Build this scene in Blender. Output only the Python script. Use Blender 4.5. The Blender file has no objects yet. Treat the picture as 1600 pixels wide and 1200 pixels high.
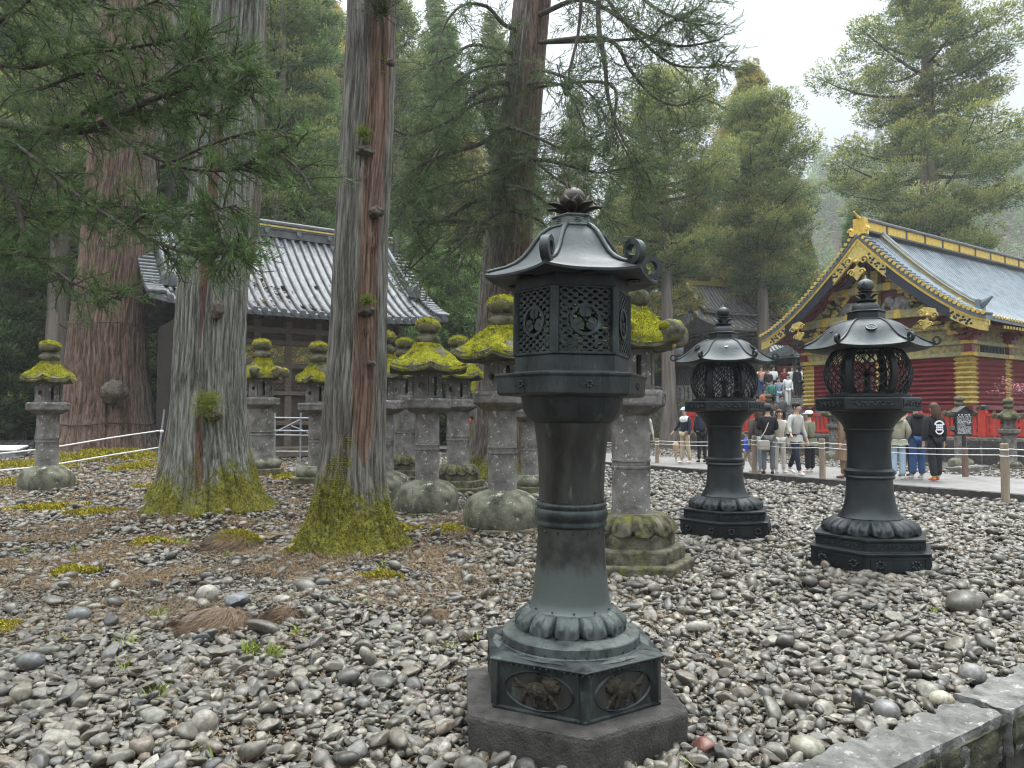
import bpy, bmesh, math, random
import numpy as np
from mathutils import Vector, Matrix, noise as mnoise

R = math.radians
sc = bpy.context.scene
col = sc.collection
rng = np.random.default_rng(7)
random.seed(7)

# ---------------------------------------------------------------- camera, world, sun, exposure
F = 1170.0                      # focal length in pixels of the 1600x1200 photograph
PITCH = math.atan(48.0 / F)
CAMZ = 1.6
cam = bpy.data.cameras.new("camera")
cam.sensor_width = 36.0
cam.lens = 36.0 * F / 1600.0
cam.clip_start = 0.05
cam.clip_end = 2000.0
camo = bpy.data.objects.new("camera", cam)
camo.location = (0, 0, CAMZ)
camo.rotation_euler = (R(90) + PITCH, 0, 0)
col.objects.link(camo)
sc.camera = camo

HAZE = 0.0007
SUN_EL, SUN_AZ = R(62), R(-60)
world = bpy.data.worlds.new("World")
sc.world = world
world.use_nodes = True
wn, wl = world.node_tree.nodes, world.node_tree.links
wn.clear()
wo = wn.new("ShaderNodeOutputWorld")
bg = wn.new("ShaderNodeBackground")
sky = wn.new("ShaderNodeTexSky")
sky.sky_type = 'NISHITA'
sky.sun_disc = False
sky.sun_elevation = SUN_EL
sky.sun_rotation = SUN_AZ
sky.air_density = 1.0
sky.dust_density = 4.0
hs = wn.new("ShaderNodeHueSaturation")
hs.inputs['Saturation'].default_value = 0.22      # an overcast, nearly colourless sky
mixw = wn.new("ShaderNodeMix"); mixw.data_type = 'RGBA'
mixw.inputs[0].default_value = 0.8
mixw.inputs[7].default_value = (9.0, 9.8, 10.4, 1)
bg.inputs['Strength'].default_value = 0.09
wl.new(sky.outputs[0], hs.inputs['Color'])
wl.new(hs.outputs[0], mixw.inputs[6])
# an overcast sky is brighter towards the zenith than at the horizon
wtc = wn.new("ShaderNodeTexCoord"); wsep = wn.new("ShaderNodeSeparateXYZ")
wl.new(wtc.outputs['Generated'], wsep.inputs[0])
wmr = wn.new("ShaderNodeMapRange"); wmr.inputs['From Min'].default_value = 0.0; wmr.inputs['From Max'].default_value = 1.0
wmr.inputs['To Min'].default_value = 0.43; wmr.inputs['To Max'].default_value = 4.4
wpw = wn.new('ShaderNodeMath'); wpw.operation = 'POWER'; wpw.inputs[1].default_value = 3.2; wpw.use_clamp = True
wl.new(wsep.outputs[2], wpw.inputs[0]); wl.new(wpw.outputs[0], wmr.inputs['Value'])
wmul = wn.new("ShaderNodeVectorMath"); wmul.operation = 'SCALE'
wl.new(mixw.outputs[2], wmul.inputs[0]); wl.new(wmr.outputs[0], wmul.inputs['Scale'])
wl.new(wmul.outputs[0], bg.inputs['Color'])
wl.new(bg.outputs[0], wo.inputs[0])

sun = bpy.data.lights.new("sun", 'SUN')
sun.energy = 1.5
sun.angle = R(24)
sun.color = (1.0, 0.97, 0.93)
suno = bpy.data.objects.new("sun", sun)
suno.rotation_euler = (R(90) - SUN_EL, 0, R(60) + R(90))
col.objects.link(suno)

sc.view_settings.view_transform = 'Standard'
sc.view_settings.look = 'None'
sc.view_settings.exposure = 0.98
sc.view_settings.gamma = 1.0
sc.render.engine = 'CYCLES'
sc.cycles.max_bounces = 6
sc.cycles.diffuse_bounces = 4
sc.cycles.glossy_bounces = 2
sc.cycles.transmission_bounces = 3
sc.cycles.volume_bounces = 1
sc.cycles.transparent_max_bounces = 4
sc.cycles.use_denoising = True
sc.cycles.filter_width = 1.15
sc.cycles.volume_step_rate = 1.0

# ---------------------------------------------------------------- measuring helpers
AX = R(34.0)                    # the precinct's axes are turned 34 degrees to the view
VX, VY = math.cos(AX), math.sin(AX)

def at(px, py, Y):
    "world point seen at photo pixel (px, py) at depth Y"
    dx = px - 800.0
    up = 600.0 - py
    fy = F * math.cos(PITCH) - up * math.sin(PITCH)
    fz = F * math.sin(PITCH) + up * math.cos(PITCH)
    k = Y / fy
    return Vector((dx * k, Y, CAMZ + fz * k))

def W(a, b, z=0.0):
    return Vector((a * VX - b * VY, a * VY + b * VX, z))

def to_ab(x, y):
    return x * VX + y * VY, -x * VY + y * VX

# ---------------------------------------------------------------- numpy noise
def _h(ix, iy, iz, s):
    n = (ix * 374761393 + iy * 668265263 + iz * 2147483647 + s * 1274126177) & 0xFFFFFFFF
    n = ((n ^ (n >> 13)) * 1274126177) & 0xFFFFFFFF
    n = ((n ^ (n >> 16)) * 2246822519) & 0xFFFFFFFF
    n = n ^ (n >> 15)
    return (n & 0xFFFFFF) / float(0xFFFFFF)

def vnoise(P, s=0):
    P = np.asarray(P, float)
    I = np.floor(P).astype(np.int64)
    f = P - I
    f = f * f * (3 - 2 * f)
    out = 0
    for dx in (0, 1):
        wx = f[:, 0] if dx else 1 - f[:, 0]
        for dy in (0, 1):
            wy = f[:, 1] if dy else 1 - f[:, 1]
            for dz in (0, 1):
                wz = f[:, 2] if dz else 1 - f[:, 2]
                out = out + wx * wy * wz * _h(I[:, 0] + dx, I[:, 1] + dy, I[:, 2] + dz, s)
    return out * 2 - 1

def fbm(P, o=4, s=0):
    P = np.asarray(P, float)
    a, t, n = 1.0, 0.0, 0.0
    for k in range(o):
        t = t + a * vnoise(P * 2 ** k, s + k)
        n += a
        a *= 0.5
    return t / n

# ---------------------------------------------------------------- materials
def _rgba(c):
    return (c[0], c[1], c[2], 1.0)

def mat(name, c1, c2=None, scale=6.0, rough=0.6, metal=0.0, bump=0.0, bscale=None, stretch=(1, 1, 1),
        c3=None, s3=1.5, t3=0.55, w3=0.08, attr=None, attrmix=1.0, detail=6, spec=0.5, transl=0.0, bdist=0.02, rough2=None):
    m = bpy.data.materials.new(name)
    m.use_nodes = True
    N, L = m.node_tree.nodes, m.node_tree.links
    N.clear()
    out = N.new("ShaderNodeOutputMaterial")
    pr = N.new("ShaderNodeBsdfPrincipled")
    pr.inputs['Roughness'].default_value = rough
    pr.inputs['Metallic'].default_value = metal
    pr.inputs['Specular IOR Level'].default_value = spec
    tc = N.new("ShaderNodeTexCoord")
    mp = N.new("ShaderNodeMapping")
    mp.inputs['Scale'].default_value = stretch
    L.new(tc.outputs['Object'], mp.inputs['Vector'])
    color = None
    if attr:
        at_ = N.new("ShaderNodeAttribute")
        at_.attribute_name = attr
        color = at_.outputs['Color']
    if c2 is not None:
        nz = N.new("ShaderNodeTexNoise")
        nz.inputs['Scale'].default_value = scale
        nz.inputs['Detail'].default_value = detail
        nz.inputs['Roughness'].default_value = 0.6
        L.new(mp.outputs[0], nz.inputs['Vector'])
        cr = N.new("ShaderNodeValToRGB")
        cr.color_ramp.elements[0].position = 0.32
        cr.color_ramp.elements[1].position = 0.68
        cr.color_ramp.elements[0].color = _rgba(c1)
        cr.color_ramp.elements[1].color = _rgba(c2)
        L.new(nz.outputs['Fac'], cr.inputs[0])
        cc = cr.outputs[0]
        if color is not None:
            mx = N.new("ShaderNodeMix"); mx.data_type = 'RGBA'; mx.blend_type = 'MULTIPLY'
            mx.inputs[0].default_value = attrmix
            L.new(color, mx.inputs[6]); L.new(cc, mx.inputs[7])
            color = mx.outputs[2]
        else:
            color = cc
        if rough2 is not None:
            mr = N.new("ShaderNodeMapRange")
            mr.inputs['To Min'].default_value = rough
            mr.inputs['To Max'].default_value = rough2
            mr.inputs['From Min'].default_value = 0.3
            mr.inputs['From Max'].default_value = 0.7
            L.new(nz.outputs['Fac'], mr.inputs['Value'])
            L.new(mr.outputs[0], pr.inputs['Roughness'])
    if c3 is not None:
        n3 = N.new("ShaderNodeTexNoise")
        n3.inputs['Scale'].default_value = s3
        n3.inputs['Detail'].default_value = 8
        n3.inputs['Roughness'].default_value = 0.68
        L.new(mp.outputs[0], n3.inputs['Vector'])
        r3 = N.new("ShaderNodeValToRGB")
        r3.color_ramp.elements[0].position = t3
        r3.color_ramp.elements[1].position = t3 + w3
        L.new(n3.outputs['Fac'], r3.inputs[0])
        mx = N.new("ShaderNodeMix"); mx.data_type = 'RGBA'
        L.new(r3.outputs[0], mx.inputs[0])
        if color is not None:
            L.new(color, mx.inputs[6])
        else:
            mx.inputs[6].default_value = _rgba(c1)
        mx.inputs[7].default_value = _rgba(c3)
        color = mx.outputs[2]
    if color is not None:
        L.new(color, pr.inputs['Base Color'])
    else:
        pr.inputs['Base Color'].default_value = _rgba(c1)
    if bump > 0:
        nb = N.new("ShaderNodeTexNoise")
        nb.inputs['Scale'].default_value = bscale or scale * 3
        nb.inputs['Detail'].default_value = 8
        nb.inputs['Roughness'].default_value = 0.65
        L.new(mp.outputs[0], nb.inputs['Vector'])
        b = N.new("ShaderNodeBump")
        b.inputs['Strength'].default_value = bump
        b.inputs['Distance'].default_value = bdist
        L.new(nb.outputs['Fac'], b.inputs['Height'])
        L.new(b.outputs[0], pr.inputs['Normal'])
    if transl > 0:
        tr = N.new("ShaderNodeBsdfTranslucent")
        ms = N.new("ShaderNodeMixShader")
        ms.inputs[0].default_value = transl
        if color is not None:
            L.new(color, tr.inputs['Color'])
        else:
            tr.inputs['Color'].default_value = _rgba(c1)
        L.new(pr.outputs[0], ms.inputs[1]); L.new(tr.outputs[0], ms.inputs[2])
        L.new(ms.outputs[0], out.inputs[0])
    else:
        L.new(pr.outputs[0], out.inputs[0])
    return m

def bark_material(name, grey1, grey2, red1, red2, moss1=(0.025, 0.03, 0.008), moss2=(0.30, 0.275, 0.03)):
    "fibrous cedar bark: attributes 'moss' and 'red' (0..1 per vertex) choose the covering"
    m = bpy.data.materials.new(name); m.use_nodes = True
    N, L = m.node_tree.nodes, m.node_tree.links
    N.clear()
    out = N.new("ShaderNodeOutputMaterial"); pr = N.new("ShaderNodeBsdfPrincipled")
    pr.inputs['Roughness'].default_value = 0.85
    pr.inputs['Specular IOR Level'].default_value = 0.25
    tc = N.new("ShaderNodeTexCoord"); mp = N.new("ShaderNodeMapping")
    mp.inputs['Scale'].default_value = (1, 1, 0.07)
    L.new(tc.outputs['Object'], mp.inputs['Vector'])
    def nz(scale, vec, det=6, rg=0.6):
        n = N.new("ShaderNodeTexNoise"); n.inputs['Scale'].default_value = scale
        n.inputs['Detail'].default_value = det; n.inputs['Roughness'].default_value = rg
        L.new(vec, n.inputs['Vector']); return n.outputs['Fac']
    def ramp(fac, a, b, p0, p1):
        r = N.new("ShaderNodeValToRGB")
        r.color_ramp.elements[0].position = p0; r.color_ramp.elements[1].position = p1
        r.color_ramp.elements[0].color = _rgba(a); r.color_ramp.elements[1].color = _rgba(b)
        L.new(fac, r.inputs[0]); return r.outputs[0]
    def mix(f, a, b):
        x = N.new("ShaderNodeMix"); x.data_type = 'RGBA'
        L.new(f, x.inputs[0]); L.new(a, x.inputs[6]); L.new(b, x.inputs[7]); return x.outputs[2]
    strands = nz(26, mp.outputs[0], 5, 0.7)
    fine = nz(60, mp.outputs[0], 4, 0.6)
    g = ramp(strands, grey1, grey2, 0.38, 0.62)
    r = ramp(strands, red1, red2, 0.35, 0.65)
    patch = nz(1.6, mp.outputs[0], 4, 0.6)
    ar = N.new("ShaderNodeAttribute"); ar.attribute_name = 'red'
    am = N.new("ShaderNodeAttribute"); am.attribute_name = 'moss'
    def thr(attr, noise, lo, hi, k=0.8):
        a = N.new("ShaderNodeMath"); a.operation = 'MULTIPLY_ADD'
        L.new(noise, a.inputs[0]); a.inputs[1].default_value = k; L.new(attr, a.inputs[2])
        mr = N.new("ShaderNodeMapRange"); mr.inputs['From Min'].default_value = lo; mr.inputs['From Max'].default_value = hi
        L.new(a.outputs[0], mr.inputs['Value']); return mr.outputs[0]
    fr = thr(ar.outputs['Fac'], patch, 0.72, 1.05)
    mossn = nz(13, tc.outputs['Object'], 7, 0.7)
    fm = thr(am.outputs['Fac'], mossn, 0.92, 1.06, 1.0)
    c = mix(fr, g, r)
    af = N.new('ShaderNodeAttribute'); af.attribute_name = 'fis'
    fx = N.new('ShaderNodeMath'); fx.operation = 'MULTIPLY'; L.new(af.outputs['Fac'], fx.inputs[0]); fx.inputs[1].default_value = 0.6
    rgbf = N.new('ShaderNodeRGB'); rgbf.outputs[0].default_value = (0.045, 0.032, 0.024, 1)
    c = mix(fx.outputs[0], c, rgbf.outputs[0])
    mc = ramp(nz(24, tc.outputs['Object'], 8, 0.75), moss1, moss2, 0.38, 0.66)
    c = mix(fm, c, mc)
    L.new(c, pr.inputs['Base Color'])
    add = N.new("ShaderNodeMath"); add.operation = 'MULTIPLY_ADD'
    L.new(fine, add.inputs[0]); add.inputs[1].default_value = 0.5; L.new(strands, add.inputs[2])
    b = N.new("ShaderNodeBump"); b.inputs['Strength'].default_value = 1.0; b.inputs['Distance'].default_value = 0.045
    L.new(add.outputs[0], b.inputs['Height'])
    b2 = N.new("ShaderNodeBump"); b2.inputs['Strength'].default_value = 0.5; b2.inputs['Distance'].default_value = 0.02
    L.new(nz(45, tc.outputs['Object'], 8, 0.75), b2.inputs['Height']); L.new(b.outputs[0], b2.inputs['Normal'])
    L.new(b2.outputs[0], pr.inputs['Normal'])
    L.new(pr.outputs[0], out.inputs[0])
    return m

# ---------------------------------------------------------------- object helpers
def tag(o, label=None, cat=None, group=None, kind=None):
    if label: o['label'] = label
    if cat: o['category'] = cat
    if group: o['group'] = group
    if kind: o['kind'] = kind
    return o

def thing(name, label, cat, loc=(0, 0, 0), rz=0.0, group=None, s=1.0):
    o = bpy.data.objects.new(name, None)
    o.empty_display_size = 0.2
    col.objects.link(o)
    o.location = loc
    o.rotation_euler = (0, 0, rz)
    o.scale = (s, s, s)
    return tag(o, label, cat, group)

def copy_tree(o, parent=None):
    c = o.copy()
    col.objects.link(c)
    if parent is not None:
        c.parent = parent
    for ch in list(o.children):
        copy_tree(ch, c)
    return c

def np_mesh(name, V, Fc, m, parent=None, smooth=True, attrs=None, matidx=None):
    "V (n,3); Fc (k,3) or (k,4) array, or a list of such arrays"
    me = bpy.data.meshes.new(name)
    V = np.ascontiguousarray(V, dtype=np.float32)
    arrs = Fc if isinstance(Fc, list) else [Fc]
    arrs = [np.asarray(a, dtype=np.int32) for a in arrs if len(a)]
    me.vertices.add(len(V))
    me.vertices.foreach_set('co', V.ravel())
    loops = np.concatenate([a.ravel() for a in arrs])
    sizes = np.concatenate([np.full(len(a), a.shape[1], dtype=np.int32) for a in arrs])
    starts = np.concatenate([[0], np.cumsum(sizes)[:-1]]).astype(np.int32)
    me.loops.add(len(loops))
    me.loops.foreach_set('vertex_index', loops)
    me.polygons.add(len(sizes))
    me.polygons.foreach_set('loop_start', starts)
    me.polygons.foreach_set('loop_total', sizes)
    me.update(calc_edges=True)
    if smooth:
        me.polygons.foreach_set('use_smooth', np.ones(len(sizes), dtype=bool))
    for k, a in (attrs or {}).items():
        a = np.asarray(a, dtype=np.float32)
        if a.ndim == 1:
            d = me.attributes.new(k, 'FLOAT', 'POINT'); d.data.foreach_set('value', a)
        else:
            if a.shape[1] == 3:
                a = np.concatenate([a, np.ones((len(a), 1), np.float32)], 1)
            d = me.attributes.new(k, 'FLOAT_COLOR', 'POINT'); d.data.foreach_set('color', a.ravel())
    for mm in (m if isinstance(m, (list, tuple)) else [m]):
        me.materials.append(mm)
    if matidx is not None:
        me.polygons.foreach_set('material_index', np.asarray(matidx, dtype=np.int32))
    o = bpy.data.objects.new(name, me)
    col.objects.link(o)
    if parent is not None:
        o.parent = parent
    return o

class MB:
    "collects shapes, builds ONE mesh object"
    def __init__(s):
        s.v, s.f = [], []
    def add(s, V, Fs):
        b = len(s.v)
        s.v.extend([tuple(map(float, p)) for p in V])
        s.f.extend([tuple(i + b for i in f) for f in Fs])
        return s
    def box(s, c, d, rz=0.0, rx=0.0, ry=0.0, M=None, taper=1.0):
        x, y, z = d[0] / 2, d[1] / 2, d[2] / 2
        P = [(-x, -y, -z), (x, -y, -z), (x, y, -z), (-x, y, -z), (-x * taper, -y * taper, z), (x * taper, -y * taper, z), (x * taper, y * taper, z), (-x * taper, y * taper, z)]
        if M is None:
            M = Matrix.Rotation(rz, 4, 'Z') @ Matrix.Rotation(ry, 4, 'Y') @ Matrix.Rotation(rx, 4, 'X')
        P = [Vector(c) + (M @ Vector(p)) for p in P]
        return s.add(P, [(0, 3, 2, 1), (4, 5, 6, 7), (0, 1, 5, 4), (1, 2, 6, 5), (2, 3, 7, 6), (3, 0, 4, 7)])
    def lathe(s, prof, n=32, phase=0.0, c=(0, 0, 0), cap=True, fn=None, closed=False):
        V, Fs = [], []
        for (r, z) in prof:
            for k in range(n):
                t = phase + 2 * math.pi * k / n
                rr, zz = (r, z) if fn is None else fn(r, z, t)
                V.append((c[0] + rr * math.cos(t), c[1] + rr * math.sin(t), c[2] + zz))
        m = len(prof)
        for i in range(m - 1):
            for k in range(n):
                k2 = (k + 1) % n
                Fs.append((i * n + k, i * n + k2, (i + 1) * n + k2, (i + 1) * n + k))
        if closed:
            for k in range(n):
                k2 = (k + 1) % n
                Fs.append(((m - 1) * n + k, (m - 1) * n + k2, k2, k))
        elif cap:
            Fs.append(tuple(range(n - 1, -1, -1)))
            Fs.append(tuple((m - 1) * n + k for k in range(n)))
        return s.add(V, Fs)
    def tube(s, pts, rad, n=8, cap=True):
        pts = [Vector(p) for p in pts]
        m = len(pts)
        if not hasattr(rad, '__len__'):
            rad = [rad] * m
        V, Fs = [], []
        prev = None
        for i, p in enumerate(pts):
            t = (pts[min(i + 1, m - 1)] - pts[max(i - 1, 0)])
            if t.length < 1e-9: t = Vector((0, 0, 1))
            t.normalize()
            if prev is None:
                a = t.orthogonal().normalized()
            else:
                a = prev - t * prev.dot(t)
                a = a.normalized() if a.length > 1e-6 else t.orthogonal().normalized()
            prev = a
            b = t.cross(a)
            for k in range(n):
                q = 2 * math.pi * k / n
                V.append(p + (a * math.cos(q) + b * math.sin(q)) * rad[i])
        for i in range(m - 1):
            for k in range(n):
                k2 = (k + 1) % n
                Fs.append((i * n + k, i * n + k2, (i + 1) * n + k2, (i + 1) * n + k))
        if cap:
            Fs.append(tuple(range(n - 1, -1, -1)))
            Fs.append(tuple((m - 1) * n + k for k in range(n)))
        return s.add(V, Fs)
    def ball(s, c, r, nu=12, nv=8, sc=(1, 1, 1), fn=None):
        V, Fs = [], []
        for j in range(1, nv):
            p = math.pi * j / nv
            for k in range(nu):
                t = 2 * math.pi * k / nu
                d = Vector((math.sin(p) * math.cos(t) * sc[0], math.sin(p) * math.sin(t) * sc[1], math.cos(p) * sc[2]))
                if fn: d = d * fn(d)
                V.append(Vector(c) + d * r)
        top, bot = len(V), len(V) + 1
        V.append(Vector(c) + Vector((0, 0, r * sc[2]))); V.append(Vector(c) - Vector((0, 0, r * sc[2])))
        for j in range(nv - 2):
            for k in range(nu):
                k2 = (k + 1) % nu
                Fs.append((j * nu + k, (j + 1) * nu + k, (j + 1) * nu + k2, j * nu + k2))
        for k in range(nu):
            k2 = (k + 1) % nu
            Fs.append((k, k2, top)); Fs.append(((nv - 2) * nu + k2, (nv - 2) * nu + k, bot))
        return s.add(V, Fs)
    def prism(s, poly, M, d):
        "2-D polygon in local XY extruded d along local Z, placed by matrix M"
        n = len(poly)
        V = [M @ Vector((p[0], p[1], 0)) for p in poly] + [M @ Vector((p[0], p[1], d)) for p in poly]
        Fs = [tuple(range(n - 1, -1, -1)), tuple(range(n, 2 * n))] + [(k, (k + 1) % n, n + (k + 1) % n, n + k) for k in range(n)]
        return s.add(V, Fs)
    def xform(s, M, start=0):
        for i in range(start, len(s.v)):
            s.v[i] = tuple(M @ Vector(s.v[i]))
        return s
    def build(s, name, m, parent=None, smooth=False, bevel=0.0, bseg=2, angle=35):
        me = bpy.data.meshes.new(name)
        me.from_pydata(s.v, [], s.f)
        me.update()
        for mm in (m if isinstance(m, (list, tuple)) else [m]):
            me.materials.append(mm)
        if smooth:
            me.polygons.foreach_set('use_smooth', np.ones(len(me.polygons), dtype=bool))
            me.set_sharp_from_angle(angle=R(angle))
        o = bpy.data.objects.new(name, me)
        col.objects.link(o)
        if parent is not None:
            o.parent = parent
        if bevel > 0:
            b = o.modifiers.new("bevel", 'BEVEL'); b.width = bevel; b.segments = bseg; b.limit_method = 'ANGLE'; b.angle_limit = R(30)
        return o

def rough_up(o, amp, scale, seed=0, levels=0):
    "displace a mesh by noise along its normals (after subdividing)"
    me = o.data
    bm = bmesh.new(); bm.from_mesh(me)
    if levels:
        bmesh.ops.subdivide_edges(bm, edges=bm.edges[:], cuts=levels, use_grid_fill=True)
    bm.normal_update()
    for v in bm.verts:
        p = v.co * scale + Vector((seed * 3.1, seed * 1.7, seed))
        v.co += v.normal * amp * (mnoise.noise(p) + 0.5 * mnoise.noise(p * 2.3) + 0.3 * mnoise.noise(p * 5.1))
    bm.to_mesh(me); bm.free(); me.update()
    return o

def catmull(pts, n=6):
    P = [Vector(p) for p in pts]
    P = [P[0] * 2 - P[1]] + P + [P[-1] * 2 - P[-2]]
    out = []
    for i in range(1, len(P) - 2):
        for k in range(n):
            t = k / n
            a, b, c, d = P[i - 1], P[i], P[i + 1], P[i + 2]
            out.append(0.5 * ((2 * b) + (c - a) * t + (2 * a - 5 * b + 4 * c - d) * t * t + (3 * b - a - 3 * c + d) * t ** 3))
    out.append(P[-2].copy())
    return out

def icos(sub):
    bm = bmesh.new()
    bmesh.ops.create_icosphere(bm, subdivisions=sub, radius=1.0)
    bm.verts.ensure_lookup_table()
    V = np.array([v.co[:] for v in bm.verts]); Fs = np.array([[v.index for v in f.verts] for f in bm.faces])
    bm.free()
    return V, Fs

# ---------------------------------------------------------------- the materials of the place
M = {}
M['stone'] = mat('weathered_stone', (0.065, 0.06, 0.053), (0.25, 0.235, 0.215), 4, 0.9, bump=0.7, bscale=30, c3=(0.52, 0.51, 0.48), s3=13, t3=0.60, w3=0.05, spec=0.25, detail=10)
M['stone_base'] = mat('lichened_stone', (0.035, 0.035, 0.022), (0.22, 0.215, 0.16), 5, 0.92, bump=0.8, bscale=30, c3=(0.45, 0.44, 0.37), s3=8, t3=0.60, w3=0.05, spec=0.2, detail=10)
M['coping_face'] = mat('mossy_coping_face', (0.02, 0.021, 0.014), (0.11, 0.105, 0.07), 9, 0.95, bump=1.0, bscale=40, c3=(0.17, 0.17, 0.05), s3=8, t3=0.60, w3=0.08, spec=0.2, detail=9)
M['bronze_roof'] = mat('dull_roof_bronze', (0.020, 0.024, 0.026), (0.062, 0.072, 0.074), 8, 0.44, metal=0.5, bump=0.2, bscale=30, rough2=0.62, c3=(0.10, 0.125, 0.12), s3=6, t3=0.62, w3=0.15)
M['stone_moss'] = mat('mossy_stone', (0.03, 0.03, 0.014), (0.19, 0.175, 0.13), 8, 0.95, bump=1.0, bscale=40, c3=(0.13, 0.13, 0.02), s3=7, t3=0.54, w3=0.10, spec=0.2, detail=11)
M['stone_dark'] = mat('dark_damp_stone', (0.030, 0.027, 0.024), (0.088, 0.080, 0.073), 11, 0.7, bump=1.0, bscale=70, spec=0.35, c3=(0.15, 0.135, 0.12), s3=6, t3=0.62, w3=0.12, detail=10)
M['coping'] = mat('coping_stone', (0.075, 0.073, 0.066), (0.22, 0.215, 0.20), 9, 0.8, bump=1.0, bscale=50, c3=(0.36, 0.355, 0.34), s3=14, t3=0.58, w3=0.08, spec=0.35, detail=10)
M['moss'] = mat('bright_moss', (0.09, 0.10, 0.012), (0.42, 0.40, 0.03), 9, 1.0, bump=1.0, bscale=70, spec=0.1, c3=(0.045, 0.04, 0.016), s3=5, t3=0.55, w3=0.12, bdist=0.03, detail=9)
M['bronze'] = mat('dark_bronze', (0.010, 0.013, 0.014), (0.060, 0.072, 0.069), 9, 0.28, metal=0.6, bump=0.35, bscale=30, c3=(0.11, 0.15, 0.135), s3=8, t3=0.58, w3=0.14, rough2=0.65, stretch=(1, 1, 0.4), detail=10)
M['bronze_brown'] = mat('weathered_shaft_bronze', (0.016, 0.016, 0.014), (0.068, 0.068, 0.060), 9, 0.26, metal=0.6, bump=0.3, bscale=30, c3=(0.11, 0.13, 0.12), s3=12, t3=0.57, w3=0.12, rough2=0.62, stretch=(1, 1, 0.3), detail=10)
M['verdigris'] = mat('verdigris_bronze', (0.022, 0.026, 0.025), (0.12, 0.142, 0.132), 9, 0.34, metal=0.4, bump=0.45, bscale=35, c3=(0.022, 0.024, 0.022), s3=9, t3=0.54, w3=0.10, rough2=0.65, detail=10, stretch=(1, 1, 0.6))
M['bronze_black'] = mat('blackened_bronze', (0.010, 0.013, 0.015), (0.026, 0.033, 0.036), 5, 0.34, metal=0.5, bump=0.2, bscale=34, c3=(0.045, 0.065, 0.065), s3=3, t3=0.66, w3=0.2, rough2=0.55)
M['bronze_black_lit'] = mat('smooth_lit_bronze', (0.014, 0.017, 0.019), (0.038, 0.044, 0.047), 4, 0.36, metal=0.5, bump=0.15, bscale=30, rough2=0.55, c3=(0.06, 0.078, 0.076), s3=5, t3=0.64, w3=0.15)  # lighter copy of the blackened bronze, light on the metal put into its colour
M['relief'] = mat('gilt_brown_relief', (0.014, 0.012, 0.010), (0.07, 0.055, 0.035), 22, 0.45, metal=0.5, bump=0.8, bscale=70, c3=(0.30, 0.21, 0.10), s3=18, t3=0.62, w3=0.06)
M['rust'] = mat('scorched_copper', (0.010, 0.009, 0.009), (0.055, 0.038, 0.027), 14, 0.5, metal=0.5, bump=0.3)
M['red'] = mat('vermilion_paint', (0.42, 0.03, 0.022), (0.55, 0.055, 0.035), 5, 0.5, bump=0.05)
M['maroon'] = mat('maroon_lacquer', (0.145, 0.014, 0.022), (0.22, 0.028, 0.036), 4, 0.34, bump=0.05)
M['gold'] = mat('gold_leaf', (0.58, 0.38, 0.06), (0.85, 0.60, 0.13), 8, 0.38, metal=0.45, bump=0.15, bscale=30, rough2=0.5)
M['gold_dull'] = mat('dull_gold', (0.42, 0.31, 0.075), (0.72, 0.57, 0.19), 10, 0.5, metal=0.25, bump=0.25, bscale=26)
M['navy'] = mat('blue_black_lacquer', (0.012, 0.016, 0.03), (0.022, 0.028, 0.05), 4, 0.35)
M['tile_blue'] = mat('patinated_copper_tile', (0.105, 0.13, 0.15), (0.20, 0.235, 0.255), 3, 0.5, metal=0.1, bump=0.1, c3=(0.075, 0.09, 0.10), s3=1.2, t3=0.56, w3=0.2)
M['tile_pale'] = mat('pale_grey_tile', (0.16, 0.155, 0.15), (0.30, 0.295, 0.29), 3, 0.6, bump=0.2, c3=(0.20, 0.13, 0.09), s3=0.9, t3=0.55, w3=0.15)
M['tile_grey'] = mat('grey_tile', (0.06, 0.063, 0.068), (0.155, 0.16, 0.17), 4, 0.5, metal=0.1, bump=0.3, bscale=20, c3=(0.25, 0.25, 0.26), s3=2.5, t3=0.62, w3=0.12)
M['tile_dark'] = mat('dark_tile', (0.045, 0.05, 0.055), (0.10, 0.105, 0.11), 5, 0.5, bump=0.2)
M['wood_dark'] = mat('dark_timber', (0.035, 0.026, 0.019), (0.085, 0.065, 0.05), 5, 0.8, stretch=(1, 1, 3), bump=0.3)
M['wood_brown'] = mat('brown_timber', (0.085, 0.062, 0.046), (0.16, 0.12, 0.09), 5, 0.8, stretch=(1, 1, 3), bump=0.3)
M['frieze_green'] = mat('green_painted_frieze', (0.025, 0.10, 0.065), (0.30, 0.21, 0.07), 16, 0.6, detail=3, c3=(0.4, 0.13, 0.07), s3=14, t3=0.62, w3=0.03)
M['frieze_multi'] = mat('painted_carving', (0.10, 0.17, 0.11), (0.52, 0.38, 0.13), 7, 0.6, detail=3, c3=(0.42, 0.10, 0.06), s3=5, t3=0.60, w3=0.02, bump=0.6, bscale=14)
M['beam_pat'] = mat('patterned_beam', (0.20, 0.27, 0.17), (0.55, 0.42, 0.16), 9, 0.5, detail=2, stretch=(1, 1, 2))
M['carving'] = mat('grey_white_carving', (0.11, 0.11, 0.11), (0.42, 0.42, 0.40), 6, 0.6, bump=0.4)
M['post_wood'] = mat('weathered_pine_post', (0.20, 0.15, 0.105), (0.38, 0.30, 0.22), 9, 0.85, stretch=(1, 1, 0.15), bump=0.4)
M['rope'] = mat('white_rope', (0.62, 0.62, 0.60), (0.75, 0.75, 0.73), 30, 0.7)
M['steel'] = mat('galvanised_pipe', (0.26, 0.28, 0.30), (0.38, 0.40, 0.42), 8, 0.4, metal=0.5)
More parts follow.
